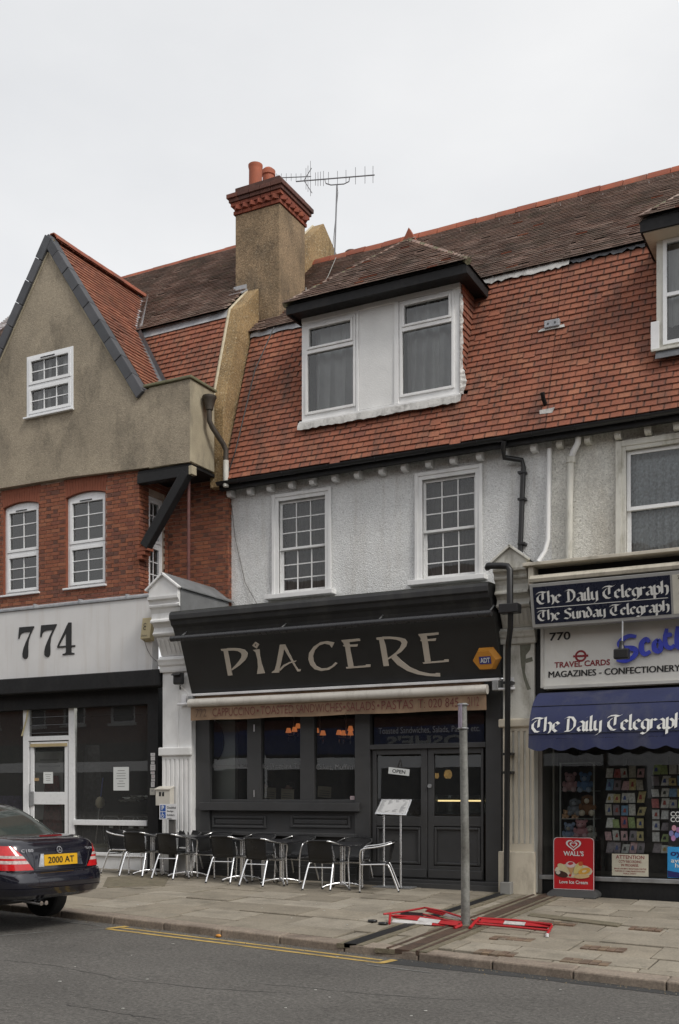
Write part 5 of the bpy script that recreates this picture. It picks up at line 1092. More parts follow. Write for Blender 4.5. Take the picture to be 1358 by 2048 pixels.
for s, a, b_, mt in (('772', 391, 413, mat('faded_brown_print', (.10, .06, .045), .9)), ('CAPPUCCiNO', 425, 510, MAROON), ('TOASTED', 521, 587, MAROON), ('SANDWiCHES', 592, 684, MAROON), ('SALADS', 693, 750, MAROON), ('PASTAS', 763, 826, MAROON), ('T: 020 845', 836, 917, MAROON), ('2112', 935, 958, MAROON)):
    z0 = zv0 + .06; text('valance_lettering', s, (X(a, VT), VT, z0), UX, UZ, X(b_, VT) - X(a, VT), .145, mt, aw, bold=-.006)
for px in (515.5, 688.5, 756.5): obj('valance_bullet', MB().prism(clist((X(px, VT), VT, zv0 + .13), .022, 0, 330, 11, UX, UZ), (0, -.001, 0)), MAROON, aw)
for px, s in ((992, 1), (383, -1)):
    x = X(px, -.25); obj('end_bracket', MB().box(x - .05, x + .05, -.30, -.14, zro - .02, zro + .13), STEEL, aw, bevel=.01)
    obj('arm_bracket', MB().tube([(x - .03, -.28, zro + .0), (x + (.30 if s > 0 else -.32), -.22, zro + .0)], .022, 8), WHITEGLOSS, aw); obj('wall_plate', MB().box(x + s * .22 - .05, x + s * .22 + .05, -.185, -.152, zro - .02, zro + .18), WHITEGLOSS, aw, bevel=.006)
# hexagonal alarm
al = thing('alarm_box', 'orange hexagonal alarm box with blue lettered plate on the cafe fascia', 'alarm box', PF(975, 1338)); c = PF(975, 1317); hx = []
for k in range(6): a = k * 60; hx.append(c + UX * (.235 * math.cos(R(a))) + FV * (.205 * math.sin(R(a)) ))
h2 = [c + FN * .10 + (p - c) * .80 - UX * .02 for p in hx]
ORANGE = mat('orange_plastic', (.58, .25, .035), .4, .06)
b = MB(); b.strip([p + FN * .002 for p in hx], h2, None, True); b.face(h2); ac = obj('case', b, ORANGE, al); ac.modifiers.new('bevel', 'BEVEL').width = .008
pl = c + FN * .102 - UX * .10 - FV * .06; obj('name_plate', MB().prism([pl, pl + UX * .19, pl + UX * .19 + FV * .12, pl + FV * .12], FN * .004), mat('navy_plate', (.03, .04, .22), .4), al); text('lettering', 'ADT', pl + FN * .006 + UX * .015 + FV * .02, UX, FV, .16, .08, PAPER, al, bold=.03)
# flood lamp, letter box and sign on the white pilaster
fl_ = thing('flood_lamp', 'small black flood lamp high on the white pilaster', 'lamp', P(357, 1358, -.3)); c = P(357, 1357, -.28)
obj('housing', MB().box(c.x - .10, c.x + .10, c.y - .05, c.y + .06, c.z - .11, c.z + .11), BLACKPLASTIC, fl_, bevel=.03); obj('hood', MB().prism([(c.x - .09, c.y - .05, c.z + .10), (c.x - .09, c.y - .12, c.z + .05), (c.x - .09, c.y - .05, c.z + .05)], (.18, 0, 0)), BLACKPLASTIC, fl_); obj('bracket', MB().tube([(c.x, c.y + .05, c.z - .12), (c.x - .05, -.16, c.z - .18)], .015, 6), BLACKPLASTIC, fl_)
obj('cable', MB().tube([(c.x, c.y, c.z - .11), (c.x + .08, -.17, c.z - .22), (c.x + .2, -.16, c.z - .33)], .005, 5).tube([(c.x - .09, -.156, c.z - .2), (c.x - .09, -.156, 2.0), (c.x - .09, -.175, .9)], .006, 5), WHITE, fl_)
lb = thing('letter_box', 'cream metal letter box on the white pilaster above the parking sign', 'letter box', (X(328, -.3), -.3, Z(328, 1605, -.3)))
x0, x1 = X(311, -.30), X(340, -.30); z0, z1 = Z(326, 1611, -.30), Z(326, 1574, -.30); LBX = mat('cream_metal', (.56, .53, .47), .45, .06)
obj('box', MB().prism([(x0, -.30, z0), (x0, -.30, z1 - .04), (x0, -.17, z1), (x0, -.17, z0)], (x1 - x0, 0, 0)), LBX, lb, bevel=.008); obj('lid', MB().prism([(x0 - .01, -.32, z1 - .05), (x0 - .01, -.32, z1 - .03), (x0 - .01, -.165, z1 + .015), (x0 - .01, -.165, z1 + .002)], (x1 - x0 + .02, 0, 0)), LBX, lb)
for e in (.08, .15): obj('viewing_slot', MB().box(x0 + e, x0 + e + .045, -.303, -.2995, z0 + .17, z0 + .25), PRINT, lb)
obj('lock', MB().tube([(x0 + .16, -.30, z1 - .1), (x0 + .16, -.308, z1 - .1)], .013, 8), STEEL, lb)
ps = thing('parking_sign', 'disabled badge holders only sign on a low grey post before the white pilaster', 'sign', G(344, 1745)); yS = -.48
x0, x1 = X(319, yS), X(354, yS); z0, z1 = Z(336, 1639, yS), Z(336, 1608, yS)
obj('post', MB().box(X(336, yS) - .0, X(345, yS), yS + .02, yS + .10, zp(X(340, yS), yS) - .02, z0 + .25), mat('dark_steel_post', (.09, .085, .08), .6), ps)
obj('plate', MB().box(x0, x1, yS - .006, yS + .004, z0, z1), WHITEGLOSS, ps, bevel=.003)
BLUE = mat('road_sign_blue', (.02, .09, .36), .4, .03); w_ = (x1 - x0)
for k, zz_ in enumerate((z0 + (z1 - z0) * .53, z0 + (z1 - z0) * .08)):
    obj('blue_square', MB().box(x0 + .025, x0 + .025 + w_ * .30, yS - .009, yS - .0062, zz_, zz_ + (z1 - z0) * .40), BLUE, ps)
    if k == 0: text('lettering', 'P', (x0 + .055, yS - .011, zz_ + .018), UX, UZ, w_ * .14, (z1 - z0) * .3, PAPER, ps, bold=.03)
    else:
        A, B = pen(None, clist((x0 + .075, yS - .011, zz_ + .045), .032, 140, 400, 12, UX, UZ), .012, (0, -1, 0)); wb = MB().strip(A, B); wb.box(x0 + .066, x0 + .078, yS - .0115, yS - .0105, zz_ + .045, zz_ + .10).box(x0 + .078, x0 + .105, yS - .0115, yS - .0105, zz_ + .06, zz_ + .07).add([p + Vector((0, 0, 0)) for p in clist((x0 + .07, yS - .011, zz_ + .116), .012, 0, 330, 11, UX, UZ)], [tuple(range(12))]); obj('wheelchair_symbol', wb, PAPER, ps)
for k, s in enumerate(('Disabled', 'badge', 'holders', 'only')): text('lettering', s, (x0 + w_ * .45, yS - .0075, z1 - .085 - k * .067), UX, UZ, w_ * (.5, .36, .42, .26)[k], .042, PRINT, ps, bold=.015)
# ================================================================ newsagent shopfront
xp = X(1078, -.2); CW = mat('cream_timber', (.52, .48, .40), .6, .12, 3, dirt=(.2, .18, .14), damt=.6, dscale=6, bump=.003, bs=30)
obj('cornice_ledge', MB().prism([(xp - .10, -.72, 4.94), (xp - .10, -.72, 4.99), (xp - .10, 1.15, 5.06), (xp - .10, 1.15, 4.94)], (XE - xp + .1, 0, 0)), CW, b770, bevel=.006)
boxo('cornice_recess', b770, BLACKP, xp, XE, -.40, .3, 4.66, 4.938, bevel=0); boxo('cornice_bracket', b770, CW, xp - .03, xp + .05, -.66, -.401, 4.66, 4.936)
obj('lower_ledge', MB().prism([(xp, -.70, 4.69), (xp, -.72, 4.74), (xp, -.66, 4.80), (xp, -.401, 4.81), (xp, -.401, 4.69)], (XE - xp, 0, 0)), CW, b770, bevel=.006)
lbx = thing('lightbox_sign', 'long navy newspaper lightbox above the white newsagent fascia', 'sign', (-3.4, -.5, 4.03))
LB, LT = Vector((0, -.56, 4.03)), Vector((0, -.72, 4.66)); LV = (LT - LB).normalized(); LN = Vector((0, -LV.z, LV.y)); LBP = LB
def PL(px, py):
    d = ray(px, py); return CAM + d * ((LB - CAM).dot(LN) / d.dot(LN))
lx0 = PL(1066, 1220).x; lx1 = PL(1342, 1200).x
obj('case', MB().prism([(lx0 - .03, LB.y, LB.z), (lx0 - .03, LT.y, LT.z), (lx0 - .03, -.45, LT.z), (lx0 - .03, -.40, LB.z)], (XE - lx0, 0, 0)), mat('anodised_frame', (.42, .42, .41), .45, .06, metal=.4), lbx, bevel=.006)
NAVY = mat('navy_panel', (.009, .012, .030), .3, .05); hL = (LT - LB).length
q = lambda x, v, off=.004: Vector((x, LB.y, LB.z)) + LV * v + LN * off
obj('navy_panel', MB().prism([q(lx0 + .02, .05), q(lx1, .05), q(lx1, hL - .05), q(lx0 + .02, hL - .05)], LN * -.003), NAVY, lbx)
obj('white_panel', MB().prism([q(lx1 + .03, .05), q(XE - .05, .05), q(XE - .05, hL - .05), q(lx1 + .03, hL - .05)], LN * -.003), mat('cream_panel', (.56, .54, .47), .4), lbx)
text('small_number', '77', q(lx1 + .1, hL - .12, .006), UX, LV, .10, .05, PRINT, lbx); text('initial', 'S', q(lx1 + .12, .22, .006), UX, LV, .14, .17, PRINT, lbx, bold=.02)
LETW = mat('white_lettering', (.68, .68, .66), .5, 0)
wP = lx1 - lx0
gothic('newspaper_title', 'The Daily Telegraph', q(lx0 + .05, .345, .006), UX, LV, wP - .08, .18, LETW, lbx, nib=.25); gothic('newspaper_title', 'The Sunday Telegraph', q(lx0 + .05, .095, .006), UX, LV, wP - .08, .155, LETW, lbx, nib=.25)
obj('rule', MB().prism([q(lx0 + .06, .280, .006), q(lx1 - .04, .280, .006), q(lx1 - .04, .289, .006), q(lx0 + .06, .289, .006)], LN * -.001), LETW, lbx)
# white fascia with its lettering
fy = -.25; fz0, fz1 = 3.17, 4.06; fx0 = X(1088, fy)
WF = mat('white_sign_panel', (.66, .65, .61), .4, .05, 2, dirt=(.5, .47, .40), damt=.4)
boxo('newsagent_fascia', b770, WF, fx0, XE, fy, -.1, fz0, fz1, bevel=.004); obj('fascia_trim', MB().box(fx0 - .05, fx0 - .0, fy - .02, -.1, fz0 - .03, fz1).box(fx0, XE, fy - .03, -.1, fz0 - .05, fz0 - .002), mat('pale_trim', (.50, .49, .46), .4), b770, bevel=.004)
boxo('fascia_backing', b770, BLACKP, X(1070, -.1), XE, -.099, .3, 2.9, 4.3, bevel=0)
def ftxt(s, px0, px1, py, h, mt, bold=.02, depth=.004, nm='sign_lettering'):
    o = P(px0, py, fy - .002); return text(nm, s, o, UX, UZ, X(px1, fy) - X(px0, fy), h, mt, b770, bold=bold, depth=depth)
DRED = mat('dark_red_print', (.22, .012, .018), .5, .05)
ftxt('770', 1099, 1141, 1282, .125, PRINT); ftxt('TRAVEL CARDS', 1109, 1220, 1336, .088, DRED); ftxt('MAGAZINES - CONFECTIONERY', 1097, 1360, 1355.5, .095, PRINT, bold=0); text('sign_lettering', 'MAGAZINES - CONFECTIONERY', P(1097, 1355.5, fy - .0075) + UX * .007, UX, UZ, X(1360, fy) - X(1097, fy), .095, PRINT, b770)
c = P(1161.5, 1312, fy); A, B = pen(None, clist(c, .074, 0, 350, 35, UX, UZ), .030, (0, -1, 0), .004, True); obj('roundel', MB().strip(A, B, None, True), DRED, b770)
obj('roundel', MB().box(c.x - .115, c.x + .115, fy - .006, fy - .0045, c.z - .016, c.z + .016), DRED, b770)
SCB = mat('blue_acrylic', (.05, .07, .50), .35, .05)
def brush(paths, sc=4.409, ox=1050, oy=1140, wd=38, nm='script_letter'):
    b = MB()
    for k, pts in enumerate(paths):
        closed = pts[0] == pts[-1]; n = len(pts); pp = [P(ox + a / sc, oy + c_ / sc, fy) for a, c_ in pts]
        sm = []
        for i in range(n - 1):                 # round the path
            p0, p1, p2, p3 = pp[max(i - 1, 0)], pp[i], pp[i + 1], pp[min(i + 2, n - 1)]
            for j in range(4): t = j / 4; sm.append(.5 * ((2 * p1) + (p2 - p0) * t + (2 * p0 - 5 * p1 + 4 * p2 - p3) * t * t + (3 * p1 - p0 - 3 * p2 + p3) * t ** 3))
        sm.append(pp[-1]); ww = wd / sc / 128
        m_ = len(sm); wl = [ww * (.72 + .42 * math.sin(math.pi * min(1, max(0, i / (m_ - 1))))) for i in range(m_)]
        A, B = pen(None, sm, wl, (0, -1, 0), .05 + .0015 * k); b.strip(A, B, (0, .03, 0))
    return obj(nm, b, SCB, b770)
brush([[(985, 590), (920, 585), (860, 620), (838, 660), (880, 690), (960, 695), (985, 725), (960, 770), (890, 805), (815, 795)]])
brush([[(1100, 640), (1075, 612), (1035, 650), (1035, 715), (1065, 745), (1110, 720)]]); brush([[(1180, 615), (1145, 650), (1150, 705), (1190, 715), (1205, 660), (1180, 615)]])
brush([[(1255, 520), (1240, 600), (1250, 670), (1290, 690), (1325, 665)], [(1225, 590), (1265, 575), (1300, 575)]], wd=34); brush([[(1350, 500), (1342, 600), (1352, 680), (1395, 690)], [(1330, 580), (1375, 570), (1400, 565)]], wd=34)
sp = thing('sign_spotlight', 'black spotlight hanging in front of the blue script lettering', 'lamp', P(1243, 1300, -.6)); c = P(1243, 1307, -.62)
obj('rod', MB().tube([(c.x, -.55, 4.05), (c.x, -.58, c.z + .12)], .012, 6), STEEL, sp); obj('lamp_body', MB().box(c.x - .11, c.x + .11, c.y - .05, c.y + .08, c.z - .08, c.z + .07), BLACKPLASTIC, sp, bevel=.02); obj('neck', MB().lathe([(.05, 0), (.035, .06), (.03, .12)], (c.x, c.y, c.z + .06), 10), BLACKPLASTIC, sp)
# ---------------------------------------------------------------- blue awning
ba = thing('blue_awning', 'navy blue awning with scalloped valance over the newsagent window', 'awning', (-3.4, -.5, 2.2))
BL = mat('navy_canvas', (.020, .026, .078), .8, .12, 2, dirt=(.07, .072, .09), damt=.5, dscale=2, bump=.002, bs=90)
ax0, ax1 = X(1057, -.95), XE; AY0, AZ0, AW, AH = -.28, 3.06, .67, .74
curve = [(AY0 - AW * math.sin(R(a)), AZ0 - AH + AH * math.cos(R(a))) for a in range(0, 91, 6)]
nx = 34
obj('canopy', MB().grid([[(ax0 + (ax1 - ax0) * i / nx, y, z - .004 * math.sin(i * .9) * (k / 15)) for i in range(nx + 1)] for k, (y, z) in enumerate(curve)]), BL, ba, smooth=50)
obj('end_panel', MB().face([(ax0, y, z) for y, z in curve] + [(ax0, AY0, curve[-1][1])]), BL, ba)
for a in (48, 84):
    y, z = AY0 - (AW + .006) * math.sin(R(a)), AZ0 - AH + (AH + .006) * math.cos(R(a)); obj('seam', MB().tube([(ax0, y, z), (ax1, y, z)], .006, 5), NAVY, ba)
rows = []
ns = int((ax1 - ax0) * 22)
for j in range(4): rows.append([(ax0 + (ax1 - ax0) * i / ns, curve[-1][0] - .004 - .01 * (j / 3) * (1 + math.sin(i * .35)), curve[-1][1] - (j / 3) * (.12 + .055 * abs(math.sin(math.pi * (ax0 + (ax1 - ax0) * i / ns - ax0) / .33)))) for i in range(ns + 1)])
obj('valance', MB().grid(rows), BL, ba, smooth=50)
for i in range(1): obj('front_frame', MB().tube([(ax0, curve[-1][0] + .02, curve[-1][1] + .01), (ax1, curve[-1][0] + .02, curve[-1][1] + .01)], .015, 6), ALU, ba)
ya, za = AY0 - AW * math.sin(R(60)), AZ0 - AH + AH * math.cos(R(60)); tv = Vector((0, ya - curve[-1][0], za - curve[-1][1])).normalized(); tn = Vector((0, -tv.z, tv.y))
og = Vector((ax0 + .02, curve[-1][0], curve[-1][1])) + tn * .032 + tv * .10
gothic('newspaper_title', 'The Daily Telegraph', og, UX, tv, X(1366, -.95) - ax0 - .02, .225, LETW, ba, nib=.23)
# ---------------------------------------------------------------- window, riser, display
gy = .08; gz0 = Z(1200, 1753, gy); gx0 = X(1086, gy)
boxo('window_post', b770, mat('grey_frame', (.22, .20, .18), .5), X(1078, gy), X(1085.5, gy), gy - .05, gy + .08, -.3, 3.0); boxo('stall_riser', b770, BLACKP, X(1078, gy), XE, gy - .02, gy + .2, -.5, gz0 - .07); boxo('window_sill', b770, STEEL, X(1080, gy), XE, gy - .06, gy + .1, gz0 - .069, gz0, bevel=.008)
obj('shop_pane', MB().face([(gx0, gy, gz0), (XE, gy, gz0), (XE, gy, 2.95), (gx0, gy, 2.95)]), NEWSGLASS, b770); boxo('return_post', b770, mat('pale_post', (.33, .32, .29), .6), X(1105, .35), X(1108.5, .35), .35, .40, gz0, 2.9)
obj('side_lining', MB().face([(gx0 + .01, gy + .02, gz0), (gx0 + .01, .9, gz0), (gx0 + .01, .9, 2.9), (gx0 + .01, gy + .02, 2.9)]), mat('pale_lining', (.30, .29, .26), .8), b770)
room_box(b770, gx0, XE, .2, 2.2, gz0 - .1, 3.0, mat('shop_wall', (.10, .095, .09), .8, .4, 5), 'shop_room'); boxo('window_bed', b770, FLOORIN, gx0, XE, gy + .05, 1.4, gz0 - .1, gz0 - .005, bevel=0)
dsp = thing('toy_display', 'glass shelf unit with plush toys at the left of the newsagent window', 'display', P(1155, 1745, .75)); DY7 = .34
SHELF = mat('pale_shelf', (.3, .32, .31), .4); xs0, xs1 = X(1121, DY7), X(1189, DY7)
for px in (1121, 1188): obj('upright', MB().box(X(px, DY7) - .012, X(px, DY7) + .012, DY7 - .012, DY7 + .012, gz0, Z(1155, 1525, DY7)), SHELF, dsp)
for py in (1581, 1637, 1680, 1525): obj('shelf', MB().box(xs0, xs1, DY7, DY7 + .4, Z(1155, py, DY7) - .012, Z(1155, py, DY7)), SHELF, dsp)
def ball(b, c, r, s=(1, 1, 1), n=8, m_=6):
    rows = [[(c[0] + r * s[0] * math.sin(math.pi * j / m_) * math.cos(6.28319 * i / n), c[1] + r * s[1] * math.sin(math.pi * j / m_) * math.sin(6.28319 * i / n), c[2] + r * s[2] * math.cos(math.pi * j / m_)) for i in range(n + 1)] for j in range(m_ + 1)]; return b.grid(rows)
def toy(px, py, r, colr, colm, label, ears='round'):
    c = P(px, py, DY7 + .05); o = thing('plush_toy', label, 'soft toy', (c.x, c.y, c.z - r), 'plush toys in the newsagent window'); k = 'plush_%d_%d' % (px, py)
    m1, m2 = mat(k, colr, .95, .15, 20, bump=.006, bs=120), mat(k + 'b', colm, .95, .1, 20)
    obj('body', ball(MB(), (c.x, c.y, c.z - r * .45), r * .62, (1, .8, .95)), m1, o, smooth=80); obj('head', ball(MB(), (c.x, c.y - .02, c.z + r * .38), r * .55, (1, .85, .9)), m1, o, smooth=80); obj('muzzle', ball(MB(), (c.x, c.y - r * .52, c.z + r * .28), r * .24), m2, o, smooth=80)
    for s in (-1, 1):
        obj('ear', ball(MB(), (c.x + s * r * .45, c.y, c.z + r * (.78 if ears == 'round' else .35)), r * .22, (1, .5, 1 if ears == 'round' else 1.8)), m1, o, smooth=80); obj('arm', ball(MB(), (c.x + s * r * .62, c.y - r * .2, c.z - r * .3), r * .27, (.8, .8, 1.3)), m1, o, smooth=80); obj('foot', ball(MB(), (c.x + s * r * .45, c.y - r * .45, c.z - r * .82), r * .3), m2, o, smooth=80); obj('eye', ball(MB(), (c.x + s * r * .2, c.y - r * .5, c.z + r * .5), r * .06, n=6, m_=4), PRINT, o)
for a in ((1141, 1563, .15, (.42, .26, .28), (.5, .36, .38), 'pink plush bear on the top shelf of the newsagent display'), (1171, 1563, .155, (.13, .25, .46), (.3, .4, .55), 'blue plush bear on the top shelf of the newsagent display'), (1150, 1612, .14, (.17, .19, .22), (.25, .27, .3), 'grey plush elephant on the middle shelf of the newsagent display', 'flop'), (1176, 1608, .17, (.20, .10, .05), (.6, .55, .45), 'brown and white plush dog on the middle shelf of the newsagent display', 'flop'), (1132, 1628, .075, (.5, .3, .17), (.6, .42, .3), 'left one of two small tan plush bears on the middle shelf'), (1151, 1628, .075, (.5, .3, .17), (.6, .42, .3), 'right one of two small tan plush bears on the middle shelf'), (1139, 1662, .14, (.25, .32, .45), (.4, .38, .33), 'blue-jacketed grey plush bear on the bottom shelf of the newsagent display'), (1163, 1656, .15, (.55, .28, .30), (.6, .38, .4), 'pink plush pig on the bottom shelf of the newsagent display'), (1182, 1664, .12, (.38, .37, .33), (.5, .48, .42), 'pale grey plush rabbit on the bottom shelf of the newsagent display', 'flop')): toy(*a)
rc = random.Random(11)
def card_rack(px0, px1, py0, py1, cols, rows_, Y, label):
    o = thing('card_rack', label, 'card rack', P((px0 + px1) / 2, 1750, Y)); x0, x1 = X(px0, Y), X(px1, Y); z1, z0 = Z((px0 + px1) / 2, py0, Y), Z((px0 + px1) / 2, py1, Y); w_, h = (x1 - x0) / cols, (z1 - z0) / rows_
    obj('stand', MB().box((x0 + x1) / 2 - .02, (x0 + x1) / 2 + .02, Y + .05, Y + .09, gz0, z1 + .1), BLACKPLASTIC, o)
    for r_ in range(rows_):
        obj('wire_shelf', MB().box(x0, x1, Y - .01, Y + .05, z0 + r_ * h - .02, z0 + r_ * h - .008), BLACKPLASTIC, o)
        for k in range(cols):
            col_ = rc.choice([(.75, .74, .7), (.6, .57, .5), (.22, .4, .62), (.62, .2, .2), (.7, .6, .3), (.8, .8, .8), (.48, .6, .27), (.34, .3, .34), (.76, .5, .53), (.8, .8, .77)])
            m1 = mat('card_%d' % int(sum(col_) * 1000), col_, .5, .3, 30); a = x0 + k * w_; t = rc.uniform(-.03, .03); hh = h * rc.uniform(.66, .96)
            obj('greeting_card', MB().prism([(a + .008, Y - .02, z0 + r_ * h), (a + w_ - .008, Y - .02 + t, z0 + r_ * h), (a + w_ - .008 + t, Y + .02 + t, z0 + r_ * h + hh), (a + .008 + t, Y + .02, z0 + r_ * h + hh)], (0, .008, 0)), m1, o)
            if rc.random() < .6:
                c2 = rc.choice([(.1, .1, .1), (.5, .12, .1), (.55, .4, .1), (.1, .15, .4)]); m2 = mat('motif_%d' % int(sum(c2) * 100), c2, .5, .2)
                obj('card_motif', MB().prism([(a + w_ * .3, Y - .024, z0 + r_ * h + hh * .3), (a + w_ * .7, Y - .024 + t * .6, z0 + r_ * h + hh * .3), (a + w_ * .6, Y + t * .6 - .004, z0 + r_ * h + hh * .7), (a + w_ * .4, Y - .004, z0 + r_ * h + hh * .7)], (0, .004, 0)), m2, o)
card_rack(1211, 1289, 1530, 1706, 5, 7, .30, 'tall black spinner rack of greeting cards in the middle of the newsagent window')
card_rack(1304, 1372, 1526, 1706, 4, 8, .26, 'wall rack of greeting cards at the right of the newsagent window')
nt_ = psheet('camera_notice', 'cream notice about camera recording low in the newsagent window', 'notice', 1224, 1297, 1708, 1752, gy - .004, [], material=mat('cream_card', (.56, .53, .43), .6))
nx0, nx1 = X(1224, gy), X(1297, gy); nz1 = Z(1260, 1708, gy); w_ = nx1 - nx0
for s, k, h, ww, mt in (('ATTENTION', .075, .055, .78, DRED), ('CCTV RECORDING', .135, .040, .62, DRED), ('IN PROGRESS.', .19, .040, .48, DRED), ('IMAGES ARE BEING MONITORED FOR THE', .235, .022, .88, DRED), ('PURPOSE OF CRIME PREVENTION AND', .272, .022, .82, DRED), ('PUBLIC SAFETY', .308, .022, .35, DRED)):
    text('lettering', s, (nx0 + w_ * (1 - ww) / 2, gy - .0085, nz1 - k), UX, UZ, w_ * ww, h, mt, nt_, bold=.012)
po = psheet('shop_poster', 'black poster with white letters at the right edge of the newsagent window', 'poster', 1337, 1380, 1622, 1692, gy - .004, [], material=mat('black_poster', (.012, .012, .014), .4)); x0 = X(1340, gy)
for k, py in enumerate((1633, 1644)): text('lettering', 'CO', P(1341, py, gy - .009), UX, UZ, .14, .075, PAPER, po, bold=.02)
for k, (dx, dz_, c_) in enumerate(((.06, .0, (.5, .25, .32)), (.02, -.08, (.2, .2, .4)), (.1, -.1, (.12, .2, .5)), (.12, -.03, (.3, .15, .3)), (.05, -.15, (.4, .2, .4)))): obj('sweet', MB().prism(clist((x0 + dx, gy - .008, Z(1345, 1656, gy) + dz_), .034, 0, 330, 11, UX, UZ, .045), (0, -.002, 0)), mat('sweet_%d' % k, c_, .5), po)
oy = psheet('shop_poster', 'blue travel poster in the lower right corner of the newsagent window', 'poster', 1335, 1385, 1694, 1756, gy - .006, [], material=mat('sky_blue_poster', (.03, .28, .62), .4))
text('lettering', 'oyster', P(1341, 1715, gy - .0115), UX, UZ, .42, .10, mat('navy_print', (.015, .02, .12), .5), oy, bold=.03); text('lettering', 'available', P(1342, 1725, gy - .0115), UX, UZ, .40, .065, PAPER, oy, bold=.015); text('lettering', 'here', P(1350, 1735, gy - .0115), UX, UZ, .22, .065, PAPER, oy, bold=.015)
obj('navy_band', MB().prism([P(1335.5, 1741, gy - .0105), P(1384, 1750, gy - .0105), P(1384, 1757, gy - .0105), P(1335.5, 1754, gy - .0105)], (0, -.001, 0)), mat('navy_print', (.015, .02, .12), .5), oy)
# rainwater pipe down the cream pilaster
YP = -.30
rp_ = obj('rain_pipe', MB().tube([(X(1013, YP), YP, .14), (X(1016, YP), YP, Z(1016, 1300, YP)), (X(1017, -.36), -.36, Z(1018, 1285, -.4)), (X(1021, -.62), -.62, Z(1021, 1255, -.62)), (X(1021, -.66), -.66, Z(1021, 1225, -.66))], .045, 10), BLACKPLASTIC, b770, smooth=40)
zh = Z(1020, 1218, -.68); xh = X(1020, -.7); obj('rain_hopper', MB().box(xh - .15, xh + .15, -.80, -.60, zh - .07, zh + .07), BLACKPLASTIC, b770, bevel=.012)
obj('rain_pipe', MB().tube([(xh, -.70, zh + .05), (xh, -.70, Z(1020, 1140, -.7)), (xh - .04, -.70, Z(1020, 1132, -.7)), (xh - .12, -.70, Z(1020, 1130, -.7)), (X(975, -.7), -.68, Z(975, 1131, -.7)), (X(973, -.6), -.55, Z(975, 1131, -.7))], .05, 10), BLACKPLASTIC, b770, smooth=40)
for py in (1365, 1508, 1545, 1770): z = Z(1014, py, YP); obj('pipe_clip', MB().box(X(1014.5, YP) - .065, X(1014.5, YP) + .075, YP - .02, -.152, z - .02, z + .02), BLACKPLASTIC, b770)
obj('pipe_shoe', MB().box(X(1013, YP) - .08, X(1013, YP) + .09, YP - .08, YP + .1, -.1, .15), mat('concrete_block', (.25, .245, .23), .9), b770, bevel=.01)
# ================================================================ street
ASPH = mat('asphalt', (.105, .098, .089), .9, .16, .8, bump=.008, bs=180, dirt=(.13, .123, .112), damt=.6, dscale=.45, dstretch=(.35, 1, 1), speck=((.32, .31, .28), 42, .66, .6), grain=(30, .42))
def sheet_grid(name, xs, ys, fz, material): return obj(name, MB().grid([[(x, y(x) if callable(y) else y, fz(x, y(x) if callable(y) else y)) for x in xs] for y in ys]), material)
xs = [-160, -80] + list(range(-40, 41, 4)) + [80, 160]
rd = sheet_grid('road', xs, [-15.2, -12, -9, lambda x: yk(x) - 1.5, lambda x: yk(x) + .1], lambda x, y: zr(x), ASPH); rd['kind'] = 'structure'
gd = obj('ground', MB().face([(-1500, -1500, -3.2), (1500, -1500, -3.2), (1500, 1500, -3.2), (-1500, 1500, -3.2)]), mat('far_ground', (.08, .08, .07), .95)); gd['kind'] = 'structure'
SAND = mat('joint_sand', (.05, .044, .032), .95, .3, 6, bump=.01, bs=60, dirt=(.05, .065, .03), damt=.5, dscale=3)
pv_ = sheet_grid('pavement', xs, [lambda x: yk(x) + .1, -3.5, -2, -.8, .3], lambda x, y: zp(x, y) - .022, SAND); pv_['kind'] = 'structure'
op = sheet_grid('opposite_pavement', xs, [-24, -20, -15.2], lambda x, y: zr(x) + .11, mat('far_paving', (.18, .17, .15), .9)); op['kind'] = 'structure'
obj('kerb_face', MB().grid([[(x, -15.2, zr(x) - .1) for x in xs], [(x, -15.2, zr(x) + .11) for x in xs]]), SAND, op)
SLAB = mat('worn_paving_slab', (.2, .18, .15), .92, .14, 2.5, bump=.004, bs=70, dirt=(.13, .115, .088), damt=.6, dscale=1.6, dstretch=(1, 1, 1), grain=(34, .16),
           ramp=[(.252, .218, .168), (.29, .255, .20), (.212, .184, .142), (.268, .236, .185), (.325, .29, .235), (.23, .20, .155)], speck=((.12, .11, .09), 9, .70, .55))
KERB = mat('granite_kerb', (.2, .15, .12), .85, .18, 5, bump=.004, bs=50, dirt=(.085, .06, .048), damt=.7, dscale=1.5, grain=(36, .22), ramp=[(.245, .20, .158), (.275, .228, .182), (.21, .168, .132)])
def ground_quad(x0, x1, y0, y1, lift, thick, material, name, parent, fz=zp, jit=0.0, bevel=0.0):
    j = [random.uniform(-jit, jit) for _ in range(4)]; top = [(x0, y0), (x1, y0), (x1, y1), (x0, y1)]
    t = [(x, y, fz(x, y) + lift + j[k]) for k, (x, y) in enumerate(top)]; b = MB().prism(t, (0, 0, -thick)); return obj(name, b, material, parent, bevel=bevel)
x = -21.0
while x < 3.5:                                  # kerb stones
    L_ = random.uniform(.82, 1.0); a, e = x + .004, x + L_ - .004
    q = [(a, yk(a), 0), (e, yk(e), 0), (e, yk(e) + .27, 0), (a, yk(a) + .27, 0)]; j = random.uniform(-.004, .004)
    obj('kerb_stone', MB().prism([(u_, v_, zp(u_, v_) + .004 + j) for u_, v_, _ in q], (0, 0, -.2)), KERB, pv_, bevel=.018); x += L_
y1 = -.02; r_ = 0
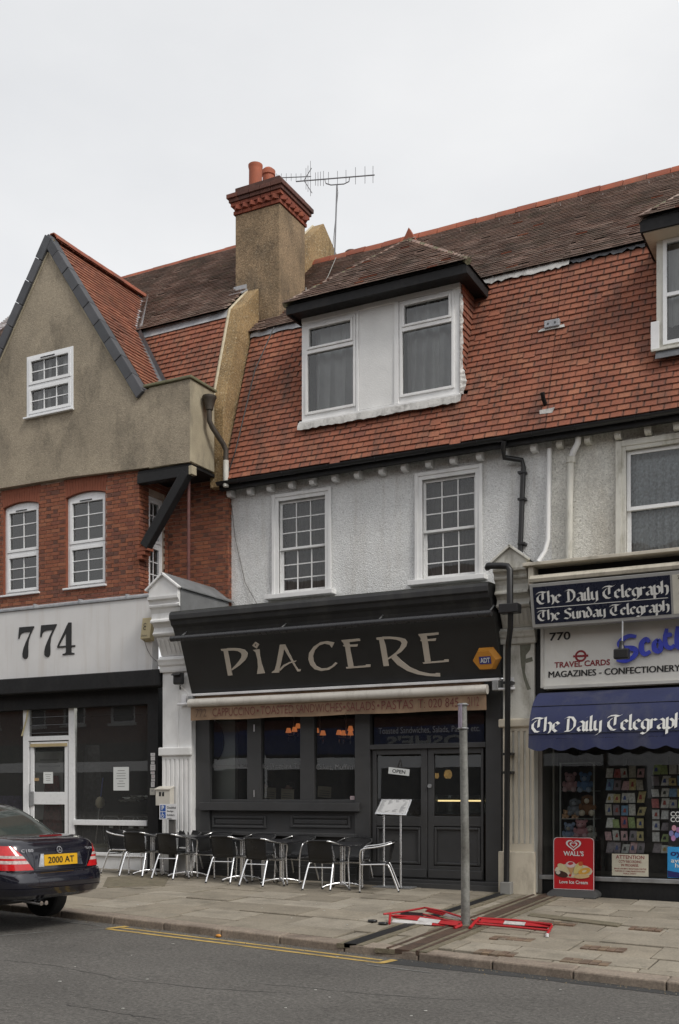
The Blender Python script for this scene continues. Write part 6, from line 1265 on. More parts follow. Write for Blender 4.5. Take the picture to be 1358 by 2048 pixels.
while y1 > -5.6:                                # paving slabs, row by row from the shops to the kerb
    wrow = random.choice([.6, .6, .62, .75]); y0 = y1 - wrow; x = -19.0 + random.uniform(0, .6)
    while x < 2.2:
        L_ = random.choice([.6, .75, .9, .9, .9, .75]); a, e = x + .010, x + L_ - .010; x += L_
        lo = max(y0 + .005, yk((a + e) / 2) + .275)
        if y1 - .005 - lo < .12: continue
        lo2 = lambda xx: max(y0 + .005, yk(xx) + .275)
        jb = random.uniform(-.012, .007); jj = [jb + random.uniform(-.004, .004) for _ in range(4)]; tq = [(a, lo2(a) + .006), (e, lo2(e) + .006), (e, y1 - .012), (a, y1 - .012)]
        obj('paving_slab', MB().prism([(u_, v_, zp(u_, v_) + jj[k]) for k, (u_, v_) in enumerate(tq)], (0, 0, -.04)), SLAB, pv_, bevel=.006)
    y1 = y0; r_ += 1
# gullies across the pavement, patches, brick infill
BLK = mat('black_gully', (.016, .016, .017), .5, .2); RUSTY = mat('rusty_channel', (.075, .045, .03), .8, .35, 9, bump=.008, bs=60, dirt=(.04, .035, .03), damt=.6); GRAV = mat('gravel_mortar', (.17, .145, .10), .95, .3, 10, bump=.015, bs=60, dirt=(.09, .09, .05), damt=.6)
def strip_to_kerb(name, xc, w_, lift, material, y1_=-.02, taper=0.0, th=.05):
    ya_ = yk(xc) + .0; ys_ = [ya_ + (y1_ - ya_) * k / 12 for k in range(13)]; b = MB()
    A = [(xc - w_ / 2 + random.uniform(-.008, .008), y, zp(xc, y) + lift) for y in ys_]; B = [(xc + w_ / 2 + random.uniform(-.008, .008), y, zp(xc, y) + lift) for y in ys_]; b.strip(A, B, (0, 0, -th)); return obj(name, b, material, pv_)
strip_to_kerb('gully_bed', -5.50, .34, .006, GRAV); strip_to_kerb('gully_channel', -5.50, .15, .014, BLK)
strip_to_kerb('gully_bed', -4.86, .62, .006, GRAV); strip_to_kerb('gully_channel', -4.84, .17, .013, RUSTY)
strip_to_kerb('gully_edge', -4.66, .035, .018, RUSTY); strip_to_kerb('gully_edge', -5.02, .03, .018, RUSTY)
for k, (pxs) in enumerate((((215, 1755), (340, 1748), (330, 1772), (205, 1775)), ((1062, 1826), (1245, 1848), (1235, 1853), (1055, 1832)))):
    obj('mortar_patch', MB().prism([G(*p_) + UZ * (.007 + .001 * k) for p_ in pxs], (0, 0, -.03)), GRAV, pv_)
SETT = mat('brown_sett', (.16, .11, .075), .9, .25, 8, bump=.006, bs=60, ramp=[(.17, .11, .075), (.13, .09, .065), (.20, .14, .09), (.15, .12, .09)])
for (ax, ay, bx_, by_) in ((984, 1874, 1066, 1882), (953, 1902, 1032, 1910), (1126, 1918, 1218, 1930), (1165, 1893, 1250, 1902), (1265, 1852, 1320, 1864), (1075, 1842, 1150, 1850)):
    p0, p1 = G(ax, ay), G(bx_, by_); n = 5; xa_, xb_ = min(p0.x, p1.x), max(p0.x, p1.x); ym = (p0.y + p1.y) / 2
    for i in range(n):
        for j in range(2): ground_quad(xa_ + (xb_ - xa_) * i / n + .006, xa_ + (xb_ - xa_) * (i + 1) / n - .006, ym + j * .12 - .12 + .005, ym + j * .12 - .005, .008, .03, SETT, 'sett', pv_, jit=.003)
# road markings
YEL = mat('worn_yellow_line', (.44, .30, .085), .8, .2, 4, dirt=(.10, .09, .07), damt=.75, dscale=5, dstretch=(1, 1, 1)); WLN = mat('worn_white_line', (.22, .22, .21), .85, .3, 5, dirt=(.07, .07, .066), damt=.9, dscale=6, dstretch=(1, 1, 1))
def road_line(name, p, q, wd, lift, mt):
    p, q = Vector((p[0], p[1], 0)), Vector((q[0], q[1], 0)); d = (q - p); n = max(2, int(d.length / .3)); s = Vector((-d.y, d.x, 0)).normalized() * wd / 2
    A = [p + d * (k / n) + s * random.uniform(.9, 1.06) for k in range(n + 1)]; B = [p + d * (k / n) - s * random.uniform(.9, 1.06) for k in range(n + 1)]
    b = MB().strip([Vector((v.x, v.y, zr(v.x) + lift)) for v in A], [Vector((v.x, v.y, zr(v.x) + lift)) for v in B]); return obj(name, b, mt, rd)
g0, g1 = GR(207, 1859), GR(785, 1921)
off0, off1 = g0.y - yk(g0.x), g1.y - yk(g1.x)
ya = lambda x_, o_: yk(x_) + o_
road_line('yellow_line', (g0.x, ya(g0.x, -.40)), (g1.x, ya(g1.x, -.40)), .075, .004, YEL); road_line('yellow_line', (g0.x + .1, ya(g0.x, -.22)), (g1.x - .1, ya(g1.x, -.22)), .07, .004, YEL)
road_line('yellow_bar', (g0.x + .02, ya(g0.x, -.38)), (g0.x + .07, ya(g0.x, -.08)), .10, .008, YEL); road_line('yellow_bar', (g1.x - .02, ya(g1.x, -.42)), (g1.x + .02, ya(g1.x, -.14)), .09, .008, YEL)
for a, b_ in (((0, 1872), (106, 1863)), ((172, 1861), (208, 1858)), ((735, 1930), (860, 1946)), ((40, 1834), (200, 1852))): p, q_ = GR(*a), GR(*b_); road_line('white_line', p, q_, .03, .005, WLN)
ASPH2 = mat('asphalt_repair', (.040, .040, .040), .9, .15, 2, bump=.008, bs=150, speck=((.15, .15, .145), 200, .68, .5))
obj('repair_patch', MB().add([GR(*p_) + UZ * .003 for p_ in ((760, 1926), (1040, 1955), (1358, 1992), (1358, 1980), (1000, 1938), (800, 1918))], [(0, 1, 4, 5), (1, 2, 3, 4)]), ASPH2, rd)
CRK = mat('crack', (.02, .02, .02), .95)
rk = random.Random(21)
for pts in (((10, 1920), (120, 1934), (260, 1962), (430, 1978), (620, 1990)), ((130, 2010), (260, 2030), (330, 2040)), ((500, 1965), (700, 1985), (960, 2003))):
    P_ = [];
    for (a, b_) in zip(pts, pts[1:]):
        for k in range(8): P_.append(GR(a[0] + (b_[0] - a[0]) * k / 8 + rk.uniform(-3, 3), a[1] + (b_[1] - a[1]) * k / 8 + rk.uniform(-1.2, 1.2)) + UZ * .002)
    A, B = pen(None, P_, [rk.uniform(.003, .012) for _ in P_], (0, 0, 1)); obj('road_crack', MB().strip(A, B), CRK, rd)
gb = MB()
for k in range(420):                            # grit and crumbs along the gutter
    xx = rk.uniform(-11, -1.2); yy = yk(xx) - abs(rk.gauss(0, .09)) - .015; s_ = rk.uniform(.003, .011); zz_ = zr(xx) + .002
    gb.add([(xx - s_, yy - s_, zz_), (xx + s_, yy - s_ * .6, zz_), (xx, yy + s_, zz_), (xx, yy, zz_ + s_ * 1.2)], [(0, 1, 3), (1, 2, 3), (2, 0, 3)], rk.random())
gro = obj('gutter_grit', gb, mat('grit', (.15, .12, .08), .95, .4, 12, ramp=[(.10, .08, .06), (.22, .17, .10), (.16, .15, .13), (.07, .06, .045)]), rd, kind='stuff')
# litter on the road and slabs
LIT = mat('pale_litter', (.5, .5, .46), .8)
for k in range(30):
    px, py = rk.uniform(20, 1340), rk.uniform(1800, 2040); g = G(px, py); onp = g.y > yk(g.x); g = g if onp else GR(px, py); s_ = rk.uniform(.006, .018)
    if k < 6: pass
    o = obj('litter_scrap', MB().prism([(g.x - s_, g.y - s_ * .5, g.z + .005), (g.x + s_, g.y - s_ * .3, g.z + .006), (g.x + s_ * .7, g.y + s_ * .6, g.z + .007), (g.x - s_ * .6, g.y + s_ * .4, g.z + .006)], (0, 0, .004)), LIT, pv_ if onp else rd)
ob = thing('orange_peel', 'bit of orange peel lying in the gutter by the kerb', 'litter', GR(470, 1870)); c = GR(470, 1868); c.y = yk(c.x) - .05; obj('peel', ball(MB(), (c.x, c.y, zr(c.x) + .02), .035, (1.2, .8, .6)), ORANGE, ob, smooth=60)
for px, py, lab in ((745, 1845, 'left one of two black rubber feet on the paving by the fallen barrier'), (766, 1850, 'right one of two black rubber feet on the paving by the fallen barrier')):
    g = G(px, py); o = thing('rubber_foot', lab, 'rubber foot', g); obj('ring', MB().tube(clist(g + UZ * .02, .05, 0, 330, 11, UX, (0, 1, 0), .035), .018, 6, closed=True), BLACKPLASTIC, o, smooth=60); obj('core', MB().lathe([(.02, 0), (.02, .03)], g, 8), BLACKPLASTIC, o)
# ================================================================ cafe tables and chairs
def arc3(pts, n=5):
    """smooth path through points"""
    P_ = [Vector(p) for p in pts]; out = []
    for i in range(len(P_) - 1):
        p0, p1, p2, p3 = P_[max(i - 1, 0)], P_[i], P_[i + 1], P_[min(i + 2, len(P_) - 1)]
        for j in range(n): t = j / n; out.append(.5 * ((2 * p1) + (p2 - p0) * t + (2 * p0 - 5 * p1 + 4 * p2 - p3) * t * t + (3 * p1 - p0 - 3 * p2 + p3) * t ** 3))
    out.append(P_[-1]); return out
def make_chair():
    o = thing('bistro_chair', 'chair', 'chair')
    half = [(.245, -.25, 0), (.235, -.235, .42), (.265, -.225, .60), (.275, -.17, .655), (.272, .0, .675), (.262, .14, .70), (.215, .25, .73), (.12, .295, .742)]
    path = arc3(half + [(-x, y, z) for x, y, z in reversed(half)], 4)
    obj('arm_frame', MB().tube(path, .0125, 8), ALU, o, smooth=50)
    for s in (-1, 1):
        obj('leg', MB().tube(arc3([(s * .195, .12, .415), (s * .20, .165, .405), (s * .215, .20, .37), (s * .245, .335, 0)], 3), .0135, 8), ALU, o, smooth=50)
        obj('seat_rail', MB().tube([(s * .205, -.235, .415), (s * .20, .14, .415)], .011, 6), ALU, o, smooth=50)
        obj('foot_cap', MB().tube([(s * .245, .335, .0), (s * .2435, .33, .02)], .016, 8).tube([(s * .245, -.25, .0), (s * .2448, -.2496, .02)], .015, 8), BLACKPLASTIC, o)
    obj('stretcher', MB().tube([(-.218, .212, .34), (.218, .212, .34)], .009, 6), ALU, o, smooth=50); obj('stretcher', MB().tube([(-.236, -.236, .39), (.236, -.236, .39)], .009, 6), ALU, o, smooth=50)
    prof = [(-.235, .425), (-.22, .437), (-.1, .432), (.05, .424), (.14, .424), (.185, .44), (.21, .48), (.235, .58), (.262, .68), (.275, .737)]
    front, back = [], []
    for k, (y, z) in enumerate(prof):
        t = max(0, (k - 5) / 4); hw = .205 if k < 6 else .2 + .012 * t; row, row2 = [], []
        for i in range(9):
            u = i / 4 - 1; bow = -.055 * t * u * u if k > 5 else 0; sagz = -.012 * (1 - u * u) if k < 5 else 0
            row.append((u * hw, y + bow, z + sagz)); row2.append((u * hw, y + bow + (.012 if k > 5 else 0), z + sagz - (.012 if k <= 5 else .004)))
        front.append(row); back.append(row2)
    b = MB().grid(front); b.grid(list(reversed(back)))
    for i in range(2):
        A = [r_[0 if i == 0 else -1] for r_ in front]; B = [r_[0 if i == 0 else -1] for r_ in back]; b.strip(A, B)
    b.strip(front[-1], back[-1]); b.strip(front[0], back[0]); obj('woven_shell', b, WICKER, o, smooth=50)
    obj('shell_rim', MB().tube([r_[0] for r_ in back[4:]], .008, 6).tube([r_[-1] for r_ in back[4:]], .008, 6), WICKER, o, smooth=50)
    obj('top_wrap', MB().tube(arc3([(-.215, .247, .731), (-.12, .295, .743), (.12, .295, .743), (.215, .247, .731)], 5), .016, 8), WICKER, o, smooth=50)
    return o
def make_table():
    o = thing('bistro_table', 'table', 'table')
    prof = [(.0, .728), (.30, .728), (.31, .724), (.31, .712), (.30, .708), (.0, .708)]
    b = MB(); n = 28
    for sgn in (1,):
        top = [(.30 * math.copysign(abs(math.cos(6.28319 * k / n)) ** .35, math.cos(6.28319 * k / n)), .30 * math.copysign(abs(math.sin(6.28319 * k / n)) ** .35, math.sin(6.28319 * k / n)), .705) for k in range(n)]; b.prism(top, (0, 0, .025))
    obj('table_top', b, TABLETOP, o, bevel=.005); obj('pillar', MB().tube([(0, 0, .07), (0, 0, .70)], .03, 12), ALU, o, smooth=40); obj('pillar', MB().tube([(.05, 0, .07), (.05, 0, .70)], .013, 8), ALU, o, smooth=40)
    obj('hub', MB().lathe([(.05, .06), (.045, .1), (.03, .11)], (0, 0, 0), 12), ALU, o)
    for k in range(4):
        a = R(45 + 90 * k); d = Vector((math.cos(a), math.sin(a), 0)); obj('foot', MB().tube(arc3([Vector((0, 0, .085)), d * .12 + UZ * .08, d * .26 + UZ * .055, d * .34 + UZ * .025], 3), [.02] * 4 + [.018] * 3 + [.016] * 3, 8), ALU, o, smooth=50); obj('foot_pad', MB().lathe([(.02, 0), (.02, .02)], tuple(d * .335), 8), BLACKPLASTIC, o)
    return o
ch0, tb0 = make_chair(), make_table(); first = {'c': True, 't': True}
def place(kind, src, x, y, rz, label, group):
    o = src if first[kind] else copy_tree(src); first[kind] = False
    sl_x = (zp(x + .2, y) - zp(x - .2, y)) / .4; sl_y = (zp(x, y + .2) - zp(x, y - .2)) / .4
    o.location = (x, y, zp(x, y) + .002); o.rotation_euler = (math.atan(sl_y), -math.atan(sl_x), rz); o.scale = (1.05,) * 3 if kind == 'c' else (1, 1, 1); o['label'] = label; o['group'] = group
GC, GT = 'black and aluminium chairs outside the cafe', 'black topped tables outside the cafe'
def back_chair(f0, f1, label):                 # seen from behind: its two rear feet are known
    a, b_ = G(*f0), G(*f1); ang = math.atan2(b_.y - a.y, b_.x - a.x); m_ = (a + b_) / 2; n = Vector((-math.sin(ang), math.cos(ang), 0)); c = m_ + n * .335
    place('c', ch0, c.x, c.y, ang + math.pi, label, GC)
nm = ('leftmost', 'second from left', 'middle', 'second from right', 'rightmost')
for k, (f0, f1) in enumerate((((241, 1753), (284, 1756)), ((304, 1758), (347, 1762)), ((412, 1766), (462, 1770)), ((478, 1772), (528, 1777)), ((607, 1781), (660, 1785)))):
    back_chair(f0, f1, nm[k] + ' of the five chairs in the front row seen from behind')
place('c', ch0, -12.55, -.70, R(92), 'chair at the far left end of the cafe tables, facing right', GC)
place('c', ch0, -7.38, -.88, R(-68), 'chair at the right end of the cafe tables, turned towards the left', GC)
for k, px in enumerate((372, 433, 520, 598, 712)):
    x = X(px, -.30); place('c', ch0, x, -.42 - .0 * k, R((4, -6, 3, -4, 8)[k]), nm[k] + ' of the five chairs against the cafe front, facing the road', GC)
for k, (x, y, a) in enumerate(((-12.02, -.62, 8), (-11.22, -.64, -5), (-10.02, -.74, 4), (-9.20, -.80, -6), (-8.03, -.86, 5))):
    place('t', tb0, x, y, R(a), nm[k] + ' of the five small black topped tables outside the cafe', GT)
# ---------------------------------------------------------------- menu stand
ms = thing('menu_stand', 'silver menu lectern on two posts before the cafe doors', 'menu stand', (-7.0, -.35, zp(-7, -.35))); YM = -.36
xa, xb = X(768, YM), X(801.5, YM); zb = zp(xa, YM)
for x in (xa, xb): obj('post', MB().tube([(x, YM, zb + .02), (x, YM, Z(780, 1630, YM) + .05)], .018, 10), ALU, ms, smooth=40)
obj('base_plate', MB().box(xa - .15, xb + .22, YM - .16, YM + .16, zb, zb + .02), STEEL, ms, bevel=.006)
cc = P(786, 1613.5, YM - .03); uu = Vector((1, 0, 0)); vv_ = Vector((.22, .50, .32)).normalized(); vv_ = (vv_ - uu * 0).normalized()
q0 = P(749, 1627, YM - .13); q1 = P(812, 1630, YM - .13); q3 = P(763, 1597.5, YM + .1); q2 = P(824, 1598, YM + .1); nn = (q1 - q0).cross(q3 - q0).normalized()
obj('panel_frame', MB().prism([q0, q1, q2, q3], nn * -.025), ALU, ms, bevel=.008)
ins = lambda u_, v_: q0 + (q1 - q0) * u_ + (q3 - q0) * v_ + ((q2 - q3) - (q1 - q0)) * u_ * v_
obj('menu_sheet', MB().face([ins(.04, .07) + nn * .002, ins(.96, .07) + nn * .002, ins(.96, .93) + nn * .002, ins(.04, .93) + nn * .002]), mat('menu_paper', (.50, .50, .50), .5), ms)
for k in range(4):
    u0 = .07 + k * .225
    for j in range(11): ww = random.uniform(.08, .16); v_ = .85 - j * .07; obj('menu_line', MB().face([ins(u0, v_) + nn * .003, ins(u0 + ww, v_) + nn * .003, ins(u0 + ww, v_ + .025) + nn * .003, ins(u0, v_ + .04) + nn * .003]), mat('menu_print', (.16, .16, .17), .6, 0), ms)
# ---------------------------------------------------------------- steel sign post
gp = G(931, 1852); po_ = thing('sign_post', 'tall galvanised steel post with a plate seen edge on', 'post', gp); d0 = (gp - CAM).length
topz = 1.5 + (1590 - 1406) / FPX * proj(gp)[2]; rad = 8.3 / FPX * proj(gp)[2]
obj('pole', MB().tube([gp - UZ * .05, gp + UZ * 1.0 + UX * -.004, Vector((gp.x - .035, gp.y, topz))], [rad * 1.12, rad, rad * .93], 18), mat('weathered_galvanised', (.20, .20, .185), .6, .25, 5, metal=.3, dirt=(.10, .095, .08), damt=.6, dscale=4, grain=(30, .2)), po_, smooth=40)
rv = ray(925, 1430); rv.z = 0; rv.normalize(); an = R(9); pd = Vector((rv.x * math.cos(an) - rv.y * math.sin(an), rv.x * math.sin(an) + rv.y * math.cos(an), 0)); pn = Vector((pd.y, -pd.x, 0))
pc = Vector((gp.x - .035, gp.y, 0)) - rv * (rad + .03) + Vector((-.04, 0, 0)); z0, z1 = topz - .31, topz - .02
obj('plate', MB().prism([pc - pd * .14 + UZ * z0, pc + pd * .14 + UZ * z0, pc + pd * .14 + UZ * z1, pc - pd * .14 + UZ * z1], pn * .004), mat('purple_white_plate', (.42, .36, .46), .4, .4, 18), po_)
for z in (z0 - .01, z1 - .0): obj('clamp', MB().tube(clist((gp.x - .035, gp.y, z), rad * 1.14, 0, 340, 17, UX, (0, 1, 0)), .012, 6, closed=True), STEEL, po_, smooth=50)
obj('pole_collar', MB().lathe([(rad * 1.5, 0), (rad * 1.35, .015), (rad * 1.1, .02)], gp, 16), GRAV, po_)
# ---------------------------------------------------------------- fallen barrier
BWH = mat('scuffed_white_board', (.50, .49, .48), .6, .2, 8, dirt=(.25, .2, .18), damt=.6, dscale=9)
def GH(zx, zy, h):                              # a point h above the paving on the sight line read in the enlarged photograph
    return PZfun(720 + zx / 3.395, 1790 + zy / 3.395, lambda x_, y_: zp(x_, y_) + h)
def board(o, pts, seg, mats, rise=.032, wd=.07, th=.012):
    p, q_ = pts; d = q_ - p; s = Vector((-d.y, d.x, 0)).normalized() * wd + UZ * rise; ts_ = seg
    for k, mt in enumerate(mats):
        a, b_ = p + d * ts_[k], p + d * ts_[k + 1]; obj('board_segment', MB().prism([a, b_, b_ + s, a + s], d.cross(s).normalized() * -th), mt, o, bevel=.003)
ba_ = thing('fallen_barrier', 'red and white barrier section lying flat left of the steel post', 'barrier', G(845, 1840))
tb_ = lambda o, pts, r=.014: obj('frame_tube', MB().tube(pts, r, 8), RED, o, smooth=50)
tb_(ba_, [GH(160, 130, .06), GH(300, 112, .08), GH(410, 92, .10), GH(440, 86, .10), GH(560, 110, .10), GH(690, 150, .08)]); tb_(ba_, [GH(205, 125, .10), GH(203, 160, .05), GH(200, 192, .02)], .017)
tb_(ba_, [GH(210, 140, .07), GH(400, 148, .07), GH(690, 186, .05)]); tb_(ba_, [GH(430, 130, .08), GH(560, 165, .07), GH(690, 195, .05)], .012); tb_(ba_, [GH(640, 226, .02), GH(688, 205, .04)], .02)
board(ba_, (GH(440, 108, .06), GH(695, 168, .05)), (0, .5, 1), (RED, BWH)); board(ba_, (GH(218, 150, .05), GH(655, 208, .03)), (0, .40, .72, 1), (RED, BWH, RED), .034); board(ba_, (GH(214, 184, .015), GH(655, 214, .012)), (0, .62, 1), (BWH, RED), .03, .06)
obj('black_panel', MB().prism([GH(265, 140, .05), GH(430, 152, .05), GH(430, 125, .05), GH(290, 116, .05)], (0, 0, .008)), BLACKPLASTIC, ba_)
bb_ = thing('fallen_barrier', 'red and white barrier section lying flat right of the steel post', 'barrier', G(1020, 1850))
tb_(bb_, [GH(745, 226, .02), GH(775, 190, .06), GH(808, 158, .08)], .02); tb_(bb_, [GH(800, 158, .08), GH(1050, 172, .08), GH(1300, 200, .08), GH(1302, 212, .07), GH(1265, 276, .02)], .017); tb_(bb_, [GH(790, 195, .05), GH(1030, 215, .04), GH(1280, 240, .04)], .016); tb_(bb_, [GH(760, 168, .06), GH(830, 192, .05)], .012)
board(bb_, (GH(812, 182, .05), GH(1292, 218, .05)), (0, .34, .64, 1), (RED, BWH, RED), .03); board(bb_, (GH(880, 196, .025), GH(1270, 228, .025)), (0, .55, 1), (BWH, BLACKPLASTIC), .015, .05)
obj('end_cap', MB().lathe([(.02, -.02), (.02, .02)], GH(1270, 272, .03), 8), WHITEGLOSS, bb_)
# ---------------------------------------------------------------- ice cream pavement sign
wg = G(1145, 1793); wy = wg.y - .02; ws = thing('pavement_sign', 'red ice cream pavement sign on a grey base before the newsagent', 'sign', wg)
x0, x1 = X(1107, wy), X(1188, wy); z0, z1 = zp(wg.x, wy) + .11, Z(1148, 1675, wy); rc_ = .06
out = [(x0, z0), (x1, z0)] + [(x1 - rc_ + rc_ * math.cos(R(a)), z1 - rc_ + rc_ * math.sin(R(a))) for a in range(0, 91, 15)] + [(x0 + rc_ + rc_ * math.cos(R(a)), z1 - rc_ + rc_ * math.sin(R(a))) for a in range(90, 181, 15)]
REDS = mat('red_sign_face', (.50, .012, .018), .4, .04)
obj('board', MB().prism([(a, wy, b_) for a, b_ in out], (0, .02, 0)), REDS, ws); A = [(a, wy - .003, b_) for a, b_ in out]; cx, cz_ = (x0 + x1) / 2, (z0 + z1) / 2; obj('white_edge', MB().strip(A, [(cx + (a - cx) * .975, wy - .003, cz_ + (b_ - cz_) * .985) for a, _, b_ in A], (0, .0025, 0), True), WHITEGLOSS, ws)
obj('base', MB().prism([(x0 - .06, wy - .16, z0 - .13), (x1 + .06, wy - .16, z0 - .13), (x1 + .08, wy - .14, z0 - .06), (x1 + .0, wy - .06, z0 + .0), (x0 - .0, wy - .06, z0 + .0), (x0 - .08, wy - .14, z0 - .06)], (0, .34, 0)), mat('grey_rubber', (.055, .055, .055), .8), ws, bevel=.03)
yt = wy - .005; W_ = x1 - x0; H_ = z1 - z0
def heart(s, n=28):
    pts = []
    for k in range(n):
        t = 6.28319 * k / n; pts.append(((16 * math.sin(t) ** 3) / 16 * s, (13 * math.cos(t) - 5 * math.cos(2 * t) - 2 * math.cos(3 * t) - math.cos(4 * t)) / 16 * s * .82))
    return pts
hc = (cx, z1 - H_ * .14)
for s, wd in ((.118, .028), (.060, .022)):
    A = [(hc[0] + a, yt, hc[1] + b_) for a, b_ in heart(s, 40)]; B = [(hc[0] + a, yt, hc[1] + b_) for a, b_ in heart(s - wd, 40)]; obj('heart_emblem', MB().strip(A, B, None, True), PAPER, ws)
text('lettering', "WALL'S", (cx - W_ * .25, yt, z1 - H_ * .355), UX, UZ, W_ * .5, .075, PAPER, ws, bold=.025); text('lettering', 'Love Ice Cream', (cx - W_ * .35, yt, z0 + H_ * .11), UX, UZ, W_ * .7, .052, PAPER, ws, bold=.02)
def blob(nm_, pts, colr, k, edge=True):
    pp = [Vector((x0 + W_ * a, yt - .0012 * k, z0 + H_ * b_)) for a, b_ in pts]
    obj(nm_, MB().face(pp), mat('ice_' + nm_ + str(k), colr, .5, .1, 20), ws)
oval = lambda cx_, cy_, a, b_, rot, n=16: [(cx_ + (a * math.cos(6.283 * k / n) * math.cos(R(rot)) - b_ * math.sin(6.283 * k / n) * math.sin(R(rot))), cy_ + (a * math.cos(6.283 * k / n) * math.sin(R(rot)) + b_ * math.sin(6.283 * k / n) * math.cos(R(rot))) * .72) for k in range(n)]
for k, (nm_, sh, colr) in enumerate((('halo', oval(.5, .36, .47, .19, 0), (.62, .55, .42)), ('choc_bar', oval(.20, .29, .17, .085, -14), (.05, .018, .012)), ('bitten_tip', oval(.12, .32, .055, .05, 0), (.55, .5, .42)), ('vanilla_bar', oval(.25, .41, .17, .085, -35), (.58, .5, .30)), ('cone', [(.34, .43), (.52, .43), (.45, .27)], (.5, .28, .12)), ('scoop', oval(.43, .48, .12, .085, 0), (.62, .5, .5)), ('berry_sauce', oval(.43, .50, .07, .04, 10), (.45, .03, .04)), ('wafer_roll', oval(.62, .42, .085, .19, -28), (.6, .5, .2)), ('roll_tip', oval(.68, .50, .06, .06, 0), (.5, .1, .03)), ('orange_lolly', oval(.77, .36, .16, .085, 22), (.62, .33, .05)), ('swirl', oval(.77, .36, .06, .03, 22), (.65, .55, .35)), ('finger_ice', oval(.70, .26, .2, .06, 4), (.6, .42, .2)), ('cherry', oval(.42, .27, .035, .035, 0), (.5, .02, .03)))): blob(nm_, sh, colr, k)
# ================================================================ parked car
car = thing('parked_car', 'dark navy saloon car parked at the kerb, seen from behind', 'car')
PAINT = mat('navy_metallic_paint', (.0085, .0085, .017), .22, .03, metal=.25, coat=1.0, spec=.6); DARKTR = mat('dark_trim', (.01, .01, .011), .5); CHROME = mat('chrome', (.8, .8, .82), .12, 0, metal=1); TYRE = mat('tyre_rubber', (.014, .014, .014), .75)
ZS = 1.06
def lerp_tab(tab, z):
    for (a, u), (b_, v) in zip(tab, tab[1:]):
        if z <= b_: return u + (v - u) * max(0, (z - a)) / (b_ - a)
    return tab[-1][1]
XR = [(.35, -.24), (.375, -.12), (.42, -.04), (.51, .0), (.60, -.004), (.665, -.03), (.69, -.075), (.76, -.085), (.88, -.105), (.96, -.135), (1.01, -.165), (1.035, -.215)]
WD = [(.35, .74), (.375, .79), (.42, .835), (.51, .862), (.66, .865), (.78, .858), (.92, .835), (1.0, .80), (1.035, .74)]
def ringpt(t, z, off=0.0, cx_=-2.27, n_=7.0):
    a, w_ = lerp_tab(XR, z) - cx_ + off, lerp_tab(WD, z) + off; c_, s_ = math.cos(t), math.sin(t); return Vector((cx_ + a * math.copysign(abs(c_) ** (2 / n_), c_), w_ * math.copysign(abs(s_) ** (2 / n_), s_), z * ZS))
def surf(v, z, off=0.0): s_ = min(1, abs(v) / lerp_tab(WD, z)) ** 3.5; return ringpt(math.copysign(math.asin(s_), v), z, off)
ts = [math.pi + 6.283185 * k / 96 for k in range(97)]
zs_ = [.35, .362, .375, .39, .405, .42, .45, .48, .52, .56, .60, .64, .665, .678, .69, .71, .75, .8, .85, .9, .94, .97, 1.0, 1.02, 1.035]
b = MB().grid([[ringpt(t, z) for t in ts] for z in zs_])
deck = []
for k, (sc, dz) in enumerate(((1, 0), (.985, .010), (.94, .022), (.8, .03), (.5, .034), (.02, .035))): deck.append([Vector((-2.27 + (p.x + 2.27) * sc, p.y * sc, p.z + dz)) for p in [ringpt(t, 1.035) for t in ts]])
b.grid(deck); b.grid([[ringpt(t, .35) for t in ts], [Vector((-2.27 + (ringpt(t, .35).x + 2.27) * .05, ringpt(t, .35).y * .05, .35)) for t in ts]])
obj('body', b, PAINT, car, smooth=35, weld=True)
def gh(t, z):
    tab_r = [(1.03, -.66), (1.12, -.83), (1.25, -1.10), (1.34, -1.34), (1.395, -1.6), (1.42, -1.85)]; tab_f = [(1.03, -3.35), (1.2, -3.0), (1.34, -2.72), (1.395, -2.5), (1.42, -2.3)]; tab_w = [(1.03, .745), (1.12, .70), (1.25, .645), (1.34, .60), (1.395, .53), (1.42, .40)]
    r_, f_, w_ = lerp_tab(tab_r, z), lerp_tab(tab_f, z), lerp_tab(tab_w, z); cx_ = (r_ + f_) / 2; a = (r_ - f_) / 2; c_, s_ = math.cos(t), math.sin(t); return Vector((cx_ + a * math.copysign(abs(c_) ** (2 / 5.5), c_), w_ * math.copysign(abs(s_) ** (2 / 5.5), s_), z * ZS))
gz = [1.03, 1.06, 1.1, 1.15, 1.2, 1.25, 1.3, 1.34, 1.37, 1.395, 1.41, 1.42]
b = MB().grid([[gh(t, z) for t in ts] for z in gz]); b.face([gh(t, 1.42) for t in ts[:-1]]); obj('cabin', b, PAINT, car, smooth=40, weld=True)
CG = mat('tinted_car_glass', (.045, .055, .05), .06, .05, spec=.8)
def gpatch(nm_, t0, t1, za, zb, mt, n=14, off=.006): obj(nm_, MB().grid([[gh(R(t0 + (t1 - t0) * i / n), za + (zb - za) * j / 8) + Vector((off * math.cos(R((t0 + t1) / 2)), off * math.sin(R((t0 + t1) / 2)), off * .8)) for i in range(n + 1)] for j in range(9)]), mt, car, smooth=60)
gpatch('rear_window', -46, 46, 1.05, 1.355, CG, 24); gpatch('side_window', 68, 112, 1.07, 1.34, CG); gpatch('side_window', -112, -68, 1.07, 1.34, CG)
obj('boot_seam', MB().tube([surf(v, z, .001) for v, z in ((-.60, 1.02), (-.53, .90), (-.45, .74), (-.43, .705), (-.3, .70), (.3, .70), (.43, .705), (.45, .74), (.53, .90), (.60, 1.02))], .004, 5), DARKTR, car)
obj('bumper_seam', MB().tube([surf(v / 10, .68, .004) for v in range(-8, 9)], .005, 5), DARKTR, car); obj('bumper_strip', MB().grid([[surf(v / 20, z, .008) for v in range(-16, 17)] for z in (.47, .485, .50)]), PAINT, car, smooth=60)
